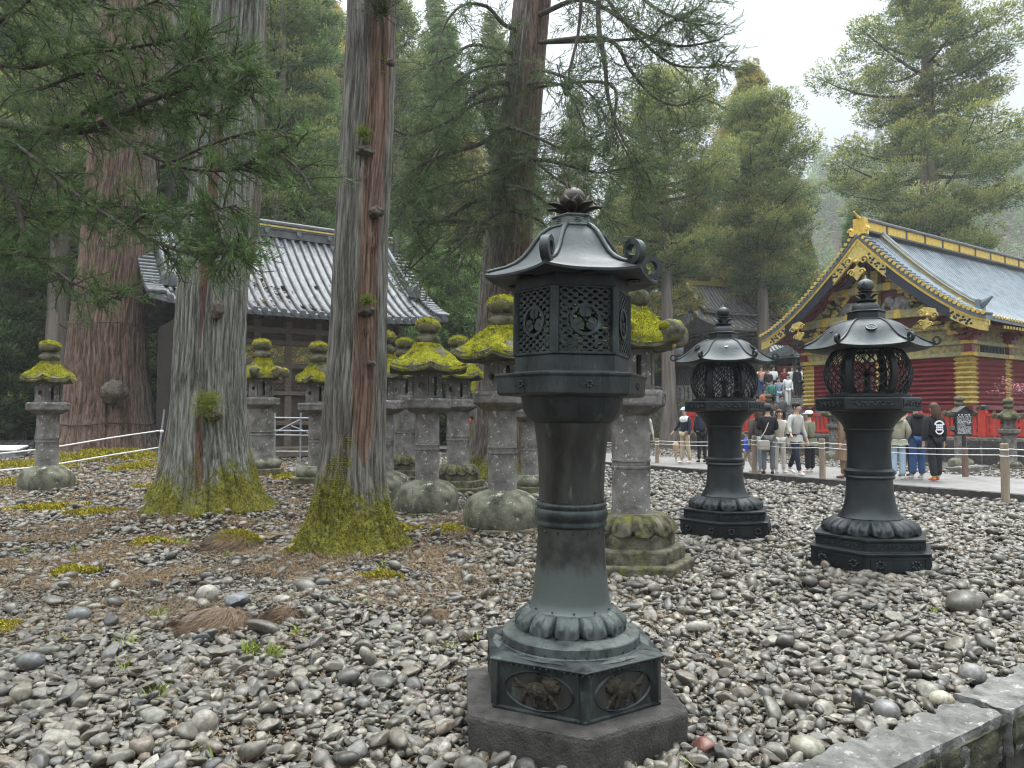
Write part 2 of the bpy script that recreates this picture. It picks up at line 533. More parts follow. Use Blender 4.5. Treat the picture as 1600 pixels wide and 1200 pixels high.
M['soil'] = mat('soil_with_litter', (0.024, 0.018, 0.013), (0.105, 0.070, 0.045), 6, 0.95, bump=1.0, bscale=60, spec=0.15, c3=(0.15, 0.10, 0.06), s3=2.1, t3=0.55, w3=0.1, bdist=0.03)
M['paving'] = mat('worn_paving', (0.12, 0.115, 0.108), (0.21, 0.20, 0.19), 3, 0.6, bump=0.35, bscale=18, c3=(0.09, 0.083, 0.075), s3=1.2, t3=0.58, w3=0.15)
M['pebble'] = mat('river_pebble', (0.5, 0.48, 0.45), (1.1, 1.08, 1.02), 38, 0.5, attr='col', bump=0.4, bscale=120, spec=0.5, bdist=0.004, rough2=0.36, c3=(0.085, 0.062, 0.043), s3=7, t3=0.565, w3=0.12)
M['pebble2'] = mat('river_pebble_fine', (0.55, 0.55, 0.55), (1.05, 1.05, 1.05), 30, 0.55, attr='col', spec=0.45)
M['litter'] = mat('fallen_needles', (1, 1, 1), None, attr='col', rough=0.85, spec=0.2)
M['leaf'] = mat('cedar_foliage', (1, 1, 1), None, attr='col', rough=0.55, spec=0.3, transl=0.35)
M['branch'] = mat('dead_branch', (0.028, 0.022, 0.018), (0.085, 0.072, 0.056), 14, 0.9, bump=0.4, stretch=(1, 1, 1))
M['branch_pale'] = mat('pale_bare_branch', (0.25, 0.23, 0.20), (0.38, 0.36, 0.33), 14, 0.9)
M['bark_a'] = bark_material('cedar_bark', (0.085, 0.075, 0.062), (0.27, 0.26, 0.225), (0.095, 0.055, 0.038), (0.29, 0.185, 0.14))
M['bark_grey'] = bark_material('grey_cedar_bark', (0.095, 0.092, 0.076), (0.32, 0.325, 0.28), (0.12, 0.055, 0.04), (0.25, 0.16, 0.125))
M['bark_red'] = bark_material('red_cedar_bark', (0.10, 0.075, 0.06), (0.27, 0.235, 0.205), (0.08, 0.050, 0.036), (0.28, 0.185, 0.145))
# ================================================================= THE SETTING
B_IN, B_OUT = 2.10, 1.86                     # the coping of the low retaining wall, in precinct axes
PATH_A0, PATH_A1 = 15.15, 19.3

def gh(x, y):
    x = np.asarray(x, float); y = np.asarray(y, float)
    P = np.stack([x * 0.45, y * 0.45, np.zeros_like(x)], -1).reshape(-1, 3)
    n = vnoise(P, 11).reshape(x.shape) * 0.035
    w = np.clip((4.0 - x) / 3.0, 0, 1) * np.clip((y - 4.2) / 2.0, 0, 1)
    n = n * (0.3 + 0.7 * w)
    for (cx, cy, h, r) in ((-1.95, 8.9, 0.10, 1.3), (-4.55, 11.7, 0.14, 1.8), (-1.75, 6.15, 0.10, 0.8), (-13.0, 24.5, 0.5, 5.0), (-6.5, 17, 0.12, 4)):
        n = n + h * np.exp(-(((x - cx) ** 2 + (y - cy) ** 2) / (r * r)))
    return n

def ghz(x, y):
    return float(gh(np.array([x]), np.array([y]))[0])

# one sheet of ground to the horizon, its near edge under the coping
def nonuni(lo, hi, c, fine, n):
    t = np.linspace(-1, 1, n)
    s = np.sign(t) * np.abs(t) ** 3
    v = np.where(s < 0, c + s * (c - lo), c + s * (hi - c))
    return v
ga = nonuni(-190, 190, 8, 0.1, 240)
gb = B_OUT + 0.12 + (np.linspace(0, 1, 200) ** 2.6) * 190
A_, B_ = np.meshgrid(ga, gb)
GX = A_ * VX - B_ * VY; GY = A_ * VY + B_ * VX
GZ = gh(GX, GY)
nb_, na_ = A_.shape
idx = np.arange(nb_ * na_).reshape(nb_, na_)
quads = np.stack([idx[:-1, :-1], idx[:-1, 1:], idx[1:, 1:], idx[1:, :-1]], -1).reshape(-1, 4)
o = np_mesh('ground', np.stack([GX, GY, GZ - 0.015], -1).reshape(-1, 3), quads, M['soil'])
tag(o, kind='structure')
b = MB()
P = [W(-190, B_OUT + 0.13, -0.62), W(190, B_OUT + 0.13, -0.62), W(190, -40, -0.62), W(-190, -40, -0.62)]
b.add(P, [(3, 2, 1, 0)])
tag(b.build('lower_path', M['stone_dark']), kind='structure')

# paved way with its kerb
def path_mesh():
    b = MB()
    nseg = 60
    bs = np.linspace(3.2, 46, nseg)
    V = []; Fs = []
    for i, bb in enumerate(bs):
        wob = 0.05 * math.sin(i * 1.3)
        drift = -0.02 * max(0, bb - 10)
        V += [W(PATH_A0 + wob * 0.5, bb, -0.1), W(PATH_A0 + wob * 0.5, bb, 0.15), W(PATH_A0 + 0.28, bb, 0.155), W(PATH_A0 + 0.3, bb, 0.135), W(PATH_A1 + drift, bb, 0.135), W(PATH_A1 + drift + 0.02, bb, -0.1)]
    for i in range(nseg - 1):
        for k in range(5):
            Fs.append((i * 6 + k, i * 6 + k + 1, (i + 1) * 6 + k + 1, (i + 1) * 6 + k))
    b.add(V, Fs)
    return b
tag(path_mesh().build('path', M['paving']), kind='structure')
# rough kerb stones along the near edge
kerb = thing('kerb', 'long line of rough dark kerb stones along the near edge of the paved way', 'kerb', (0, 0, 0))
bb = 3.3
k = 0
while bb < 30:
    L_ = random.uniform(0.9, 1.5)
    c = W(PATH_A0 - 0.10, bb + L_ / 2, 0.06)
    q = MB(); q.box(c, (0.22, L_ - 0.02, 0.24), rz=AX)
    o = q.build('kerb_stone', M['stone_dark'], kerb, smooth=True)
    rough_up(o, 0.018, 6, k, 5)
    bb += L_; k += 1

# low retaining wall of rough stone beside the camera's own path
rw = thing('retaining_wall', 'low dark retaining wall with rough grey coping stones at the lower right corner', 'wall', (0, 0, 0))
cuts = [-2.2, -1.1, -0.2, 0.75, 1.8, 2.78, 3.6, 4.36, 5.3, 6.3, 7.4, 8.4, 9.6, 10.8, 12, 13.2]
for k in range(len(cuts) - 1):
    a0, a1 = cuts[k], cuts[k + 1]
    top = (0.05 if k % 2 else 0.02)
    bo = B_OUT + (0.02 if k % 3 == 0 else -0.015)
    q = MB(); q.box(W((a0 + a1) / 2, (B_IN + bo) / 2, top - 0.10), (a1 - a0 - 0.012, B_IN - bo + 0.02, 0.22), rz=AX)
    o = q.build('coping_stone', M['coping'], rw, smooth=True)
    rough_up(o, 0.030, 6, k, 18)
    q = MB(); q.box(W((a0 + a1) / 2, bo - 0.003, top - 0.125), (a1 - a0 - 0.03, 0.05, 0.19), rz=AX)
    o = q.build('mossy_face', M['coping_face'], rw, smooth=True)
    rough_up(o, 0.030, 8, k + 5, 16)
    for row, (z0, z1) in enumerate(((-0.13, -0.37), (-0.37, -0.64))):
        n_ = 2 if row else 1
        for j in range(n_):
            w_ = (a1 - a0) / n_
            q = MB(); q.box(W(a0 + w_ * (j + 0.5), bo + 0.12 + 0.01 * j, (z0 + z1) / 2), (w_ - 0.02, 0.2, z0 - z1 - 0.015), rz=AX)
            o = q.build('wall_stone', M['stone_dark'], rw, smooth=True)
            rough_up(o, 0.018, 5, k + 20 + j + row * 3, 7)

# footprints that the pebbles keep clear of: x, y, radius
CLEAR = [(0.30, 3.93, 0.53), (3.80, 8.0, 0.58), (2.86, 10.1, 0.58), (-1.95, 8.9, 0.62), (-4.55, 11.7, 0.8), (-13.4, 25.0, 2.2),
         (-0.13, 10.5, 0.5), (-1.37, 12.4, 0.5), (1.23, 7.9, 0.5)]

def in_view(x, y, margin=1.6):
    return (np.abs(x) < 0.70 * y + margin) & (y > 2.2)

_ico = {k: icos(k) for k in (1, 2, 3)}
_var = {}
for lod, sub, nv in ((0, 3, 26), (1, 2, 22), (2, 1, 14)):
    base, fc = _ico[sub]
    vs = []
    for k in range(nv):
        a = 0.30 if k % 4 == 0 else 0.16
        d = 1 + a * fbm(base * 0.9 + k * 7.7, 3, k)
        if lod < 2:             # worn flat faces, some sharply split
            nrm = np.array([rng.normal(), rng.normal(), rng.normal()]); nrm /= np.linalg.norm(nrm)
            v = base * d[:, None]
            for cut in range(7 if k % 2 else 5):
                nrm = rng.normal(size=3); nrm /= np.linalg.norm(nrm)
                dd = v @ nrm; lim = rng.uniform(0.6, 0.92) if k % 2 else rng.uniform(0.5, 0.75)
                v = v - np.clip(dd - lim, 0, None)[:, None] * nrm
            vs.append(v)
        else:
            vs.append(base * d[:, None])
    _var[lod] = (vs, fc)

PALETTE = np.array([(0.205, 0.195, 0.178), (0.145, 0.140, 0.132), (0.27, 0.26, 0.235), (0.098, 0.102, 0.108), (0.185, 0.168, 0.145),
                    (0.20, 0.165, 0.140), (0.35, 0.34, 0.315), (0.055, 0.057, 0.062), (0.165, 0.170, 0.150), (0.155, 0.128, 0.108), (0.22, 0.20, 0.165)])
PALETTE = PALETTE * 0.68 + np.array([(0.195, 0.182, 0.160)]) * 0.32
PALETTE = PALETTE * np.array([(1.02, 1.0, 0.94)])
PW = np.array([.17, .16, .12, .12, .11, .05, .07, .09, .04, .05, .04]); PW = PW / PW.sum()

def pebbles(x, y, size, lod, zoff, tilt=0.35, flat=None, dark=1.0):
    "vertices, faces and colours of pebbles lying at x, y"
    n = len(x)
    vs, fc = _var[lod]
    which = rng.integers(0, len(vs), n)
    sx = size * rng.uniform(0.85, 1.25, n); sy = size * rng.uniform(0.52, 0.95, n); sz = size * (rng.uniform(0.34, 0.66, n) if flat is None else flat)
    sz = np.minimum(sz, sy * 0.95)
    yaw = rng.uniform(0, 2 * np.pi, n)
    tx = rng.normal(0, tilt, n); ty = rng.normal(0, tilt, n)
    ca, sa = np.cos(yaw), np.sin(yaw); cx, sx_ = np.cos(tx), np.sin(tx); cy, sy_ = np.cos(ty), np.sin(ty)
    Rz = np.zeros((n, 3, 3)); Rz[:, 0, 0] = ca; Rz[:, 0, 1] = -sa; Rz[:, 1, 0] = sa; Rz[:, 1, 1] = ca; Rz[:, 2, 2] = 1
    Rx = np.zeros((n, 3, 3)); Rx[:, 0, 0] = 1; Rx[:, 1, 1] = cx; Rx[:, 1, 2] = -sx_; Rx[:, 2, 1] = sx_; Rx[:, 2, 2] = cx
    Ry = np.zeros((n, 3, 3)); Ry[:, 1, 1] = 1; Ry[:, 0, 0] = cy; Ry[:, 0, 2] = sy_; Ry[:, 2, 0] = -sy_; Ry[:, 2, 2] = cy
    Rm = Ry @ Rx @ Rz
    S = np.stack([sx, sy, sz], -1) * 0.5
    z = gh(x, y) + zoff
    nv = len(vs[0])
    base = np.stack(vs)[which]                                # n, nv, 3
    V = np.einsum('nij,nvj->nvi', Rm, base * S[:, None, :])
    V = V + np.stack([x, y, z], -1)[:, None, :]
    Fc = (fc[None] + (np.arange(n) * nv)[:, None, None]).reshape(-1, 3)
    c = PALETTE[rng.choice(len(PALETTE), n, p=PW)] * rng.uniform(0.48, 1.02, (n, 1)) * dark
    C = np.repeat(c, nv, 0)
    return V.reshape(-1, 3), Fc, C

def merge(parts):
    V, Fc, C = [], [], []
    off = 0
    for v, f, c in parts:
        V.append(v); Fc.append(f + off); C.append(c); off += len(v)
    return np.concatenate(V), np.concatenate(Fc), np.concatenate(C)

def scatter(y0, y1, step, jit=0.42):
    xs = np.arange(-0.8 * y1 - 3, 0.8 * y1 + 3, step); ys = np.arange(y0, y1, step * 0.88)
    X, Y = np.meshgrid(xs, ys)
    X = X + (np.arange(len(ys)) % 2)[:, None] * step / 2
    X = X + rng.uniform(-jit, jit, X.shape) * step; Y = Y + rng.uniform(-jit, jit, Y.shape) * step
    X, Y = X.ravel(), Y.ravel()
    a, b_ = to_ab(X, Y)
    ok = in_view(X, Y) & (b_ > B_IN + 0.02) & ((a < PATH_A0 - 0.26) | ((a > PATH_A1 + 0.05) & (a < 24.7)))
    ok &= ~((X < -6) & (Y > 27)) & (Y < 34)
    for (cx, cy, r) in CLEAR:
        ok &= (X - cx) ** 2 + (Y - cy) ** 2 > r * r
    return X[ok], Y[ok]

def litter_amount(x, y):
    "how far needles and soil cover the stones: strong to the left under the trees"
    n = fbm(np.stack([x * 0.8, y * 0.8, 0 * x], -1), 3, 5)
    w = np.clip((1.9 - x) / 2.8, 0, 1) * np.clip((y - 4.0) / 2.8, 0, 1)
    return np.clip(w * 1.05 + n * 0.6 * (0.35 + w), 0, 1)

parts = []
for (y0, y1, step, lod) in ((2.3, 6.2, 0.055, 0), (6.2, 12.0, 0.066, 1), (12.0, 34.0, 0.092, 2)):
    x, y = scatter(y0, y1, step)
    la = litter_amount(x, y)
    keep = rng.random(len(x)) > la * 0.35
    x, y, la = x[keep], y[keep], la[keep]
    size = np.clip(rng.lognormal(math.log(step * 1.15), 0.34, len(x)), 0.035, 0.2)
    size *= 1 - 0.25 * la
    zo = size * 0.12 + rng.uniform(-0.004, 0.014, len(x)) - la * 0.010
    parts.append((pebbles(x, y, size, lod, zo)))
    # a looser second layer of larger stones
    x, y = scatter(y0, y1, step * 1.9, 0.5)
    la = litter_amount(x, y)
    keep = rng.random(len(x)) > 0.25 + la * 0.30
    x, y, la = x[keep], y[keep], la[keep]
    size = np.clip(rng.lognormal(math.log(step * 1.42), 0.30, len(x)), 0.06, 0.20)
    parts.append(pebbles(x, y, size, lod, size * 0.30 + 0.012 - la * 0.02, tilt=0.3))
# grit packed between the stones
x, y = scatter(2.3, 9.0, 0.034)
size = rng.uniform(0.015, 0.04, len(x))
parts.append(pebbles(x, y, size, 2, -0.002 + rng.uniform(0, 0.008, len(x)), dark=0.9))
V_, F_, C_ = merge(parts)
print('pebble verts', len(V_))
o = np_mesh('gravel', V_, F_, M['pebble'], attrs={'col': C_})
tag(o, 'bed of grey river pebbles covering the precinct', 'gravel', kind='stuff')

# stones one could point to
def single_stone(px, py, wpx, label, colr, sub=3, flat=0.7, seed=0, aspect=0.85, facet=False, group=None, lift=0.25, name='stone'):
    Y = CAMZ * F / (py - 648.0)
    X = (px - 800.0) / F * Y
    w = wpx / F * Y
    base, fc = _ico[3]
    d = 1 + 0.2 * fbm(base * 0.9 + seed * 5.3, 3, seed)
    v = base * d[:, None]
    if facet:
        r2 = np.random.default_rng(seed)
        for c in range(7):
            nrm = r2.normal(size=3); nrm /= np.linalg.norm(nrm)
            v = v - np.clip(v @ nrm - r2.uniform(0.5, 0.75), 0, None)[:, None] * nrm
    v = v * np.array([w / 2, w / 2 * aspect, w / 2 * flat])
    t = seed * 1.3
    v[:, :2] = v[:, :2] @ np.array([[math.cos(t * .2), math.sin(t * .2)], [-math.sin(t * .2), math.cos(t * .2)]])
    o = np_mesh(name, v, fc, M['pebble'], attrs={'col': np.tile(np.array(colr), (len(v), 1))})
    o.location = (X, Y, ghz(X, Y) + w * flat * lift + 0.01)
    tag(o, label, 'stone', group)
    return o
single_stone(329, 947, 34, 'pale round stone resting on the fibrous rotten stump', (0.36, 0.34, 0.30), seed=1, flat=0.85, lift=0.5)
single_stone(378, 962, 46, 'blue-grey cracked stone lying on the fibrous rotten stump', (0.15, 0.165, 0.18), seed=2, facet=True, flat=0.6, lift=0.5)
single_stone(327, 1142, 42, 'large upright warm grey boulder among the pebbles at the bottom left', (0.26, 0.235, 0.205), seed=3, flat=1.05, lift=0.3)
single_stone(1498, 955, 62, 'dome shaped dark stone on a flat slab right of the bronze lanterns', (0.10, 0.095, 0.08), seed=4, flat=0.62, lift=0.35)
single_stone(1331, 1104, 34, 'dark angular stone with a pointed top in the right foreground', (0.055, 0.055, 0.06), seed=5, facet=True, flat=1.0, lift=0.4)
single_stone(1376, 1120, 42, 'large rounded grey stone near the coping stones', (0.17, 0.17, 0.17), seed=6, flat=0.85, lift=0.35)
single_stone(1252, 1172, 56, 'largest oval greenish-grey stone in front of the coping', (0.24, 0.23, 0.18), seed=7, flat=0.6, lift=0.3)
single_stone(1093, 1170, 44, 'reddish-brown pitted stone at the bottom right of the front lantern', (0.20, 0.09, 0.07), seed=8, flat=0.7, facet=True)
single_stone(1508, 1062, 40, 'grey rounded stone touching the coping at the right', (0.19, 0.19, 0.185), seed=9, flat=0.8, lift=0.35)
single_stone(1460, 1096, 34, 'yellowish pale stone beside the coping', (0.38, 0.36, 0.28), seed=10, flat=0.75)
single_stone(183, 978, 28, 'dark pointed stone left of the rotten stump', (0.08, 0.082, 0.085), seed=11, facet=True, flat=0.9, lift=0.4)
single_stone(59, 1045, 38, 'dark grey egg shaped stone near the left edge', (0.13, 0.135, 0.14), seed=12, flat=0.75, lift=0.4)
single_stone(130, 964, 34, 'speckled dark grey stone in the left foreground', (0.14, 0.15, 0.155), seed=13, flat=0.7)
single_stone(318, 1010, 30, 'blue-black broken stone below the rotten stump', (0.07, 0.08, 0.09), seed=14, facet=True, flat=0.75, lift=0.4)

# fallen needles and twigs: thin slivers lying on and between the stones
def slivers(n, y0, y1, xr, dens, lmin, lmax, w):
    y = rng.uniform(y0, y1, n); x = rng.uniform(-1, 1, n) * (0.70 * y + 1)
    a, b_ = to_ab(x, y)
    d = litter_amount(x, y) + 0.13
    cl = fbm(np.stack([x * 2.1, y * 2.1, 0 * x], -1), 3, 77)
    ok = (rng.random(n) < d * np.clip(0.45 + 1.5 * cl, 0.02, 1) * dens) & (b_ > B_IN) & (a < PATH_A0 - 0.3)
    x, y = x[ok], y[ok]; n = len(x)
    z = gh(x, y) + 0.012 + rng.uniform(0, 0.03, n)
    t = rng.uniform(0, 2 * np.pi, n); L = rng.uniform(lmin, lmax, n); e = rng.normal(0, 0.22, n)
    dx, dy, dz = np.cos(t) * L / 2, np.sin(t) * L / 2, e * L / 2
    wx, wy = -np.sin(t) * w / 2, np.cos(t) * w / 2
    P = np.stack([x, y, z], -1); D = np.stack([dx, dy, dz], -1); Wv = np.stack([wx, wy, 0 * wx], -1)
    bow = np.zeros_like(P); bow[:, 2] = 0.15 * L
    V = np.stack([P - D, P + Wv + bow, P + D, P - Wv + bow], 1).reshape(-1, 3)
    Fc = np.arange(n * 4).reshape(n, 4)
    base = np.array([(0.21, 0.115, 0.055), (0.145, 0.095, 0.05), (0.26, 0.18, 0.10), (0.085, 0.062, 0.045), (0.17, 0.145, 0.075)])
    C = np.repeat(base[rng.integers(0, len(base), n)] * rng.uniform(0.6, 1.2, (n, 1)), 4, 0)
    return V, Fc, C
V_, F_, C_ = merge([slivers(150000, 2.6, 7, 0, 1.0, 0.03, 0.09, 0.0035), slivers(330000, 7, 14, 0, 0.85, 0.05, 0.13, 0.006), slivers(140000, 14, 24, 0, 1.0, 0.1, 0.25, 0.015)])
print('litter', len(F_))
tag(np_mesh('needle_litter', V_, F_, M['litter'], smooth=False, attrs={'col': C_}), 'red-brown fallen cedar needles scattered over the stones', 'litter', kind='stuff')

# moss growing on the ground, one covering
def fuzz(P, Nn, n_per, length, width, c1, c2, spread=0.6):
    "tiny moss blades standing on points P with normals Nn"
    P = np.repeat(P, n_per, 0); Nn = np.repeat(Nn, n_per, 0); n = len(P)
    P = P + rng.normal(0, length * 0.5, (n, 3)) * 0.7
    D = Nn + rng.normal(0, spread, (n, 3)); D /= np.linalg.norm(D, axis=1)[:, None]
    S = np.cross(D, rng.normal(size=(n, 3))); S /= np.linalg.norm(S, axis=1)[:, None] + 1e-9
    L = (length * rng.uniform(0.6, 1.3, n))[:, None]
    V = np.stack([P - S * width / 2 - D * L * 0.3, P + S * width / 2 - D * L * 0.3, P + D * L], 1).reshape(-1, 3)
    t = rng.random((n, 1)); C = np.array(c1) * (1 - t) + np.array(c2) * t
    return V, np.arange(3 * n).reshape(n, 3), np.repeat(C, 3, 0)

def moss_patches(lst):
    parts = []
    for (px, py, wpx, dpx) in lst:
        Y = CAMZ * F / (py - 648.0); X = (px - 800.0) / F * Y
        rx = wpx / F * Y / 2; ry = max(0.12, (CAMZ * F / (py - 648 - dpx / 2) - CAMZ * F / (py - 648 + dpx / 2)) / 2)
        n = int(min(9000, 1500 + rx * ry * 9000))
        r_ = np.sqrt(rng.random(n)); t = rng.uniform(0, 2 * np.pi, n)
        edge = 1 + 0.35 * np.sin(3 * t + px) + 0.2 * np.sin(7 * t + py)
        x = X + rx * r_ * edge * np.cos(t); y = Y + ry * r_ * edge * np.sin(t)
        k = fbm(np.stack([x * 6, y * 6, 0 * x], -1), 3, 3) > -0.25
        x, y, r2 = x[k], y[k], r_[k]
        z = gh(x, y) + 0.02 + 0.045 * (1 - r2 ** 2) + 0.02 * fbm(np.stack([x * 14, y * 14, 0 * x], -1), 2, 4)
        P = np.stack([x, y, z], -1); Nn = np.tile(np.array([0, 0, 1.0]), (len(P), 1))
        s = max(0.006, Y * 0.0016)
        parts.append(fuzz(P, Nn, 2, s * 2.0, s * 1.3, (0.10, 0.10, 0.015), (0.46, 0.38, 0.04), 0.8))
    return merge(parts)
V_, F_, C_ = moss_patches([(40, 762, 120, 16), (165, 733, 150, 12), (215, 742, 60, 8), (10, 980, 50, 12), (262, 770, 60, 12), (330, 812, 90, 12), (405, 800, 50, 10),
                           (590, 848, 90, 16), (520, 862, 90, 14), (480, 868, 60, 8), (120, 890, 60, 8), (620, 830, 60, 10), (600, 905, 60, 6), (80, 800, 90, 9),
                           (240, 850, 60, 7), (445, 755, 60, 6), (690, 830, 80, 8), (640, 790, 50, 6), (150, 810, 80, 7), (60, 742, 130, 8), (230, 720, 120, 7)])
tag(np_mesh('ground_moss', V_, F_, M['litter'], smooth=False, attrs={'col': C_}), 'yellow-green moss spread over the ground on the left', 'moss', kind='stuff')

# grass tufts between the stones
def grass(lst):
    parts = []
    for (px, py, n, L) in lst:
        Y = CAMZ * F / (py - 648.0); X = (px - 800.0) / F * Y
        P = np.tile(np.array([X, Y, ghz(X, Y) + 0.02]), (n, 1)) + rng.normal(0, 0.03, (n, 3)) * np.array([1, 1, 0])
        D = np.stack([rng.normal(0, 0.5, n), rng.normal(0, 0.5, n), np.full(n, 1.0)], -1)
        D /= np.linalg.norm(D, axis=1)[:, None]
        S = np.cross(D, rng.normal(size=(n, 3))); S /= np.linalg.norm(S, axis=1)[:, None]
        Lk = L * rng.uniform(0.6, 1.2, (n, 1)); w = 0.005
        mid = P + D * Lk * 0.55; tip = P + D * Lk * 0.9 + np.array([1, 0, -0.2]) * D[:, :1] * Lk * 0.3
        V = np.stack([P - S * w, P + S * w, mid + S * w * 0.7, tip, mid - S * w * 0.7], 1).reshape(-1, 3)
        Fq = np.arange(n * 5).reshape(n, 5)
        t = rng.random((n, 1)); C = np.array((0.13, 0.19, 0.035)) * (1 - t) + np.array((0.36, 0.40, 0.09)) * t
        parts.append((V, Fq, np.repeat(C, 5, 0)))
    return merge(parts)
V_, F_, C_ = grass([(255, 965, 26, 0.09), (255, 1088, 22, 0.10), (205, 1048, 12, 0.07), (465, 1000, 12, 0.07), (330, 1170, 10, 0.06), (600, 890, 10, 0.1), (735, 1000, 14, 0.07),
                    (290, 850, 30, 0.1), (360, 870, 12, 0.1), (1210, 935, 10, 0.07), (1450, 958, 10, 0.08), (120, 860, 30, 0.08), (705, 1015, 10, 0.07), (1080, 1192, 8, 0.06),
                    (395, 1025, 60, 0.10), (430, 1030, 60, 0.10), (205, 1010, 20, 0.08), (100, 1000, 10, 0.06), (570, 955, 10, 0.07), (45, 860, 20, 0.07)])
tag(np_mesh('grass', V_, F_, M['litter'], smooth=False, attrs={'col': C_}), 'small bright grass tufts between the pebbles', 'grass', kind='stuff')

# rotten stump with hair-like fibres
def stump(px, py, wpx, hpx, label, mossy):
    Y = CAMZ * F / (py - 648.0); X = (px - 800.0) / F * Y
    r = wpx / F * Y / 2; h = hpx / F * Y
    t = thing('rotten_stump', label, 'stump', (X, Y, ghz(X, Y) - 0.02))
    b = MB(); b.ball((0, 0, 0), 1, 28, 16, (r, r * 0.7, h), fn=lambda d: 1 + 0.25 * mnoise.noise(d * 5 / max(r, .1) * .3))
    b.build('wood', M['wood_brown'] if not mossy else M['stone_dark'], t, smooth=True, angle=80)
    n = 2600
    th = rng.uniform(0, 2 * np.pi, n); ph = np.arccos(rng.uniform(0.1, 1, n))
    Nn = np.stack([np.sin(ph) * np.cos(th), np.sin(ph) * np.sin(th), np.cos(ph)], -1)
    P = Nn * np.array([r, r * 0.7, h]) * 1.02
    down = np.stack([Nn[:, 0] - 0.5, Nn[:, 1] - 1.0, -0.55 + 0 * th], -1) + rng.normal(0, 0.42, (n, 3))
    down /= np.linalg.norm(down, axis=1)[:, None]
    S = np.cross(down, Nn); S /= np.linalg.norm(S, axis=1)[:, None] + 1e-9
    L = rng.uniform(0.06, 0.16, (n, 1)) * (h / 0.16)
    V = np.stack([P - S * 0.002, P + S * 0.002, P + down * L + Nn * 0.01], 1).reshape(-1, 3)
    tt = rng.random((n, 1)); C = np.array((0.07, 0.045, 0.03)) * (1 - tt) + np.array((0.27, 0.19, 0.12)) * tt
    np_mesh('fibres', V, np.arange(3 * n).reshape(n, 3), M['litter'], t, smooth=False, attrs={'col': np.repeat(C, 3, 0)})
    if mossy:
        k = (Nn[:, 2] > 0.45)
        V, Fm, C = fuzz(P[k], Nn[k], 5, 0.022, 0.012, (0.14, 0.13, 0.02), (0.40, 0.34, 0.03))
        np_mesh('moss', V, Fm, M['litter'], t, smooth=False, attrs={'col': C})
    return t
stump(345, 985, 120, 32, 'rotten stump with hair-like brown fibres under two stones', False)
stump(448, 978, 52, 24, 'smaller fibrous stump to the right of the two stones', False)
stump(368, 858, 92, 30, 'low mossy stump between the two near cedar trunks', True)
stump(690, 968, 50, 18, 'small flat fibrous stump left of the front lantern', False)
# ================================================================= BRONZE LANTERNS
def hexpt(r, deg, z=0.0):
    return Vector((r * math.cos(R(deg)), r * math.sin(R(deg)), z))

def scroll(b, base, out, size, thick, width):
    "a fern-curl ornament standing on a roof corner, curling outward and up"
    side = Vector((-out.y, out.x, 0))
    pts, rad = [], []
    # start low on the ridge, sweep out and up, curl back inwards
    n = 26
    for i in range(n):
        s = i / (n - 1)
        ang = -math.pi * 0.55 + s * math.pi * 1.95
        rr = size * (1.0 - 0.50 * s)
        cx, cz = size * 0.35, size * 0.95
        pts.append(base + out * (cx + rr * math.cos(ang)) + Vector((0, 0, cz + rr * math.sin(ang))))
        rad.append(thick * (1.0 - 0.25 * s))
    # ribbon with thickness
    V, Fs = [], []
    for i, p in enumerate(pts):
        t = (pts[min(i + 1, n - 1)] - pts[max(i - 1, 0)]).normalized()
        nrm = side.cross(t)
        w = width * (1 - 0.25 * i / n)
        for (u_, v_) in ((-1, -1), (1, -1), (1, 1), (-1, 1)):
            V.append(p + side * (u_ * w / 2) + nrm * (v_ * rad[i] / 2))
    for i in range(n - 1):
        for k in range(4):
            k2 = (k + 1) % 4
            Fs.append((i * 4 + k, i * 4 + k2, (i + 1) * 4 + k2, (i + 1) * 4 + k))
    Fs += [(3, 2, 1, 0), tuple((n - 1) * 4 + k for k in range(4))]
    b.add(V, Fs)

def hex_roof(prof, phase, nsub=8, droop=0.0):
    "closed roof skin with six slightly hollow sides; prof = (r, z) from eave to top"
    def fn(r, z, t):
        a = ((math.degrees(t) - phase) % 60.0)
        k = math.cos(R(30)) / math.cos(R(a - 30))            # hexagon radius
        e = abs(a - 30) / 30.0
        return r * k, z + droop * (e ** 3) * (1 if r > prof[0][0] * 0.8 else 0)
    return fn

def petals(r0, r1, h, n, z0, phase=0.0, m=1, double=True):
    "a ring of downward lotus petals, swelling between z0 (bottom) and z0+h"
    b = MB()
    rows, seg = 22, n * 16
    V, Fs = [], []
    for j in range(rows + 1):
        s = j / rows                                          # 0 bottom .. 1 top
        zz = z0 + h * s
        for k in range(seg):
            t = 2 * math.pi * k / seg + phase
            a = (n * (t - phase) / (2 * math.pi)) % 1.0
            e = abs(a - 0.5) * 2                                # 0 centre of petal, 1 between
            rb = r1 + (r0 - r1) * (1 - s ** 1.9) ** 0.5         # swelling profile
            tip = (1 - e ** 2.2)                                # petal's round outline
            groove = 0.085 * r0 * (e ** 7)
            rim = 0.045 * r0 * math.exp(-((e - 0.74) / 0.10) ** 2) * (1 - s * 0.6)
            lobe = 0.055 * r0 * math.exp(-(((e - 0.36) / 0.17) ** 2)) * math.exp(-((s - 0.50) / 0.24) ** 2) - 0.03 * r0 * math.exp(-((e / 0.10) ** 2)) * (0.2 + s)
            rr = rb - groove + rim + lobe
            if s < 0.30:
                cut = max(0.0, (0.30 - s) / 0.30 - tip * 1.05)
                rr -= cut * r0 * 0.16
            V.append((rr * math.cos(t), rr * math.sin(t), zz))
    for j in range(rows):
        for k in range(seg):
            k2 = (k + 1) % seg
            Fs.append((j * seg + k, j * seg + k2, (j + 1) * seg + k2, (j + 1) * seg + k))
    Fs.append(tuple(range(seg - 1, -1, -1))); Fs.append(tuple(rows * seg + k for k in range(seg)))
    b.add(V, Fs)
    return b

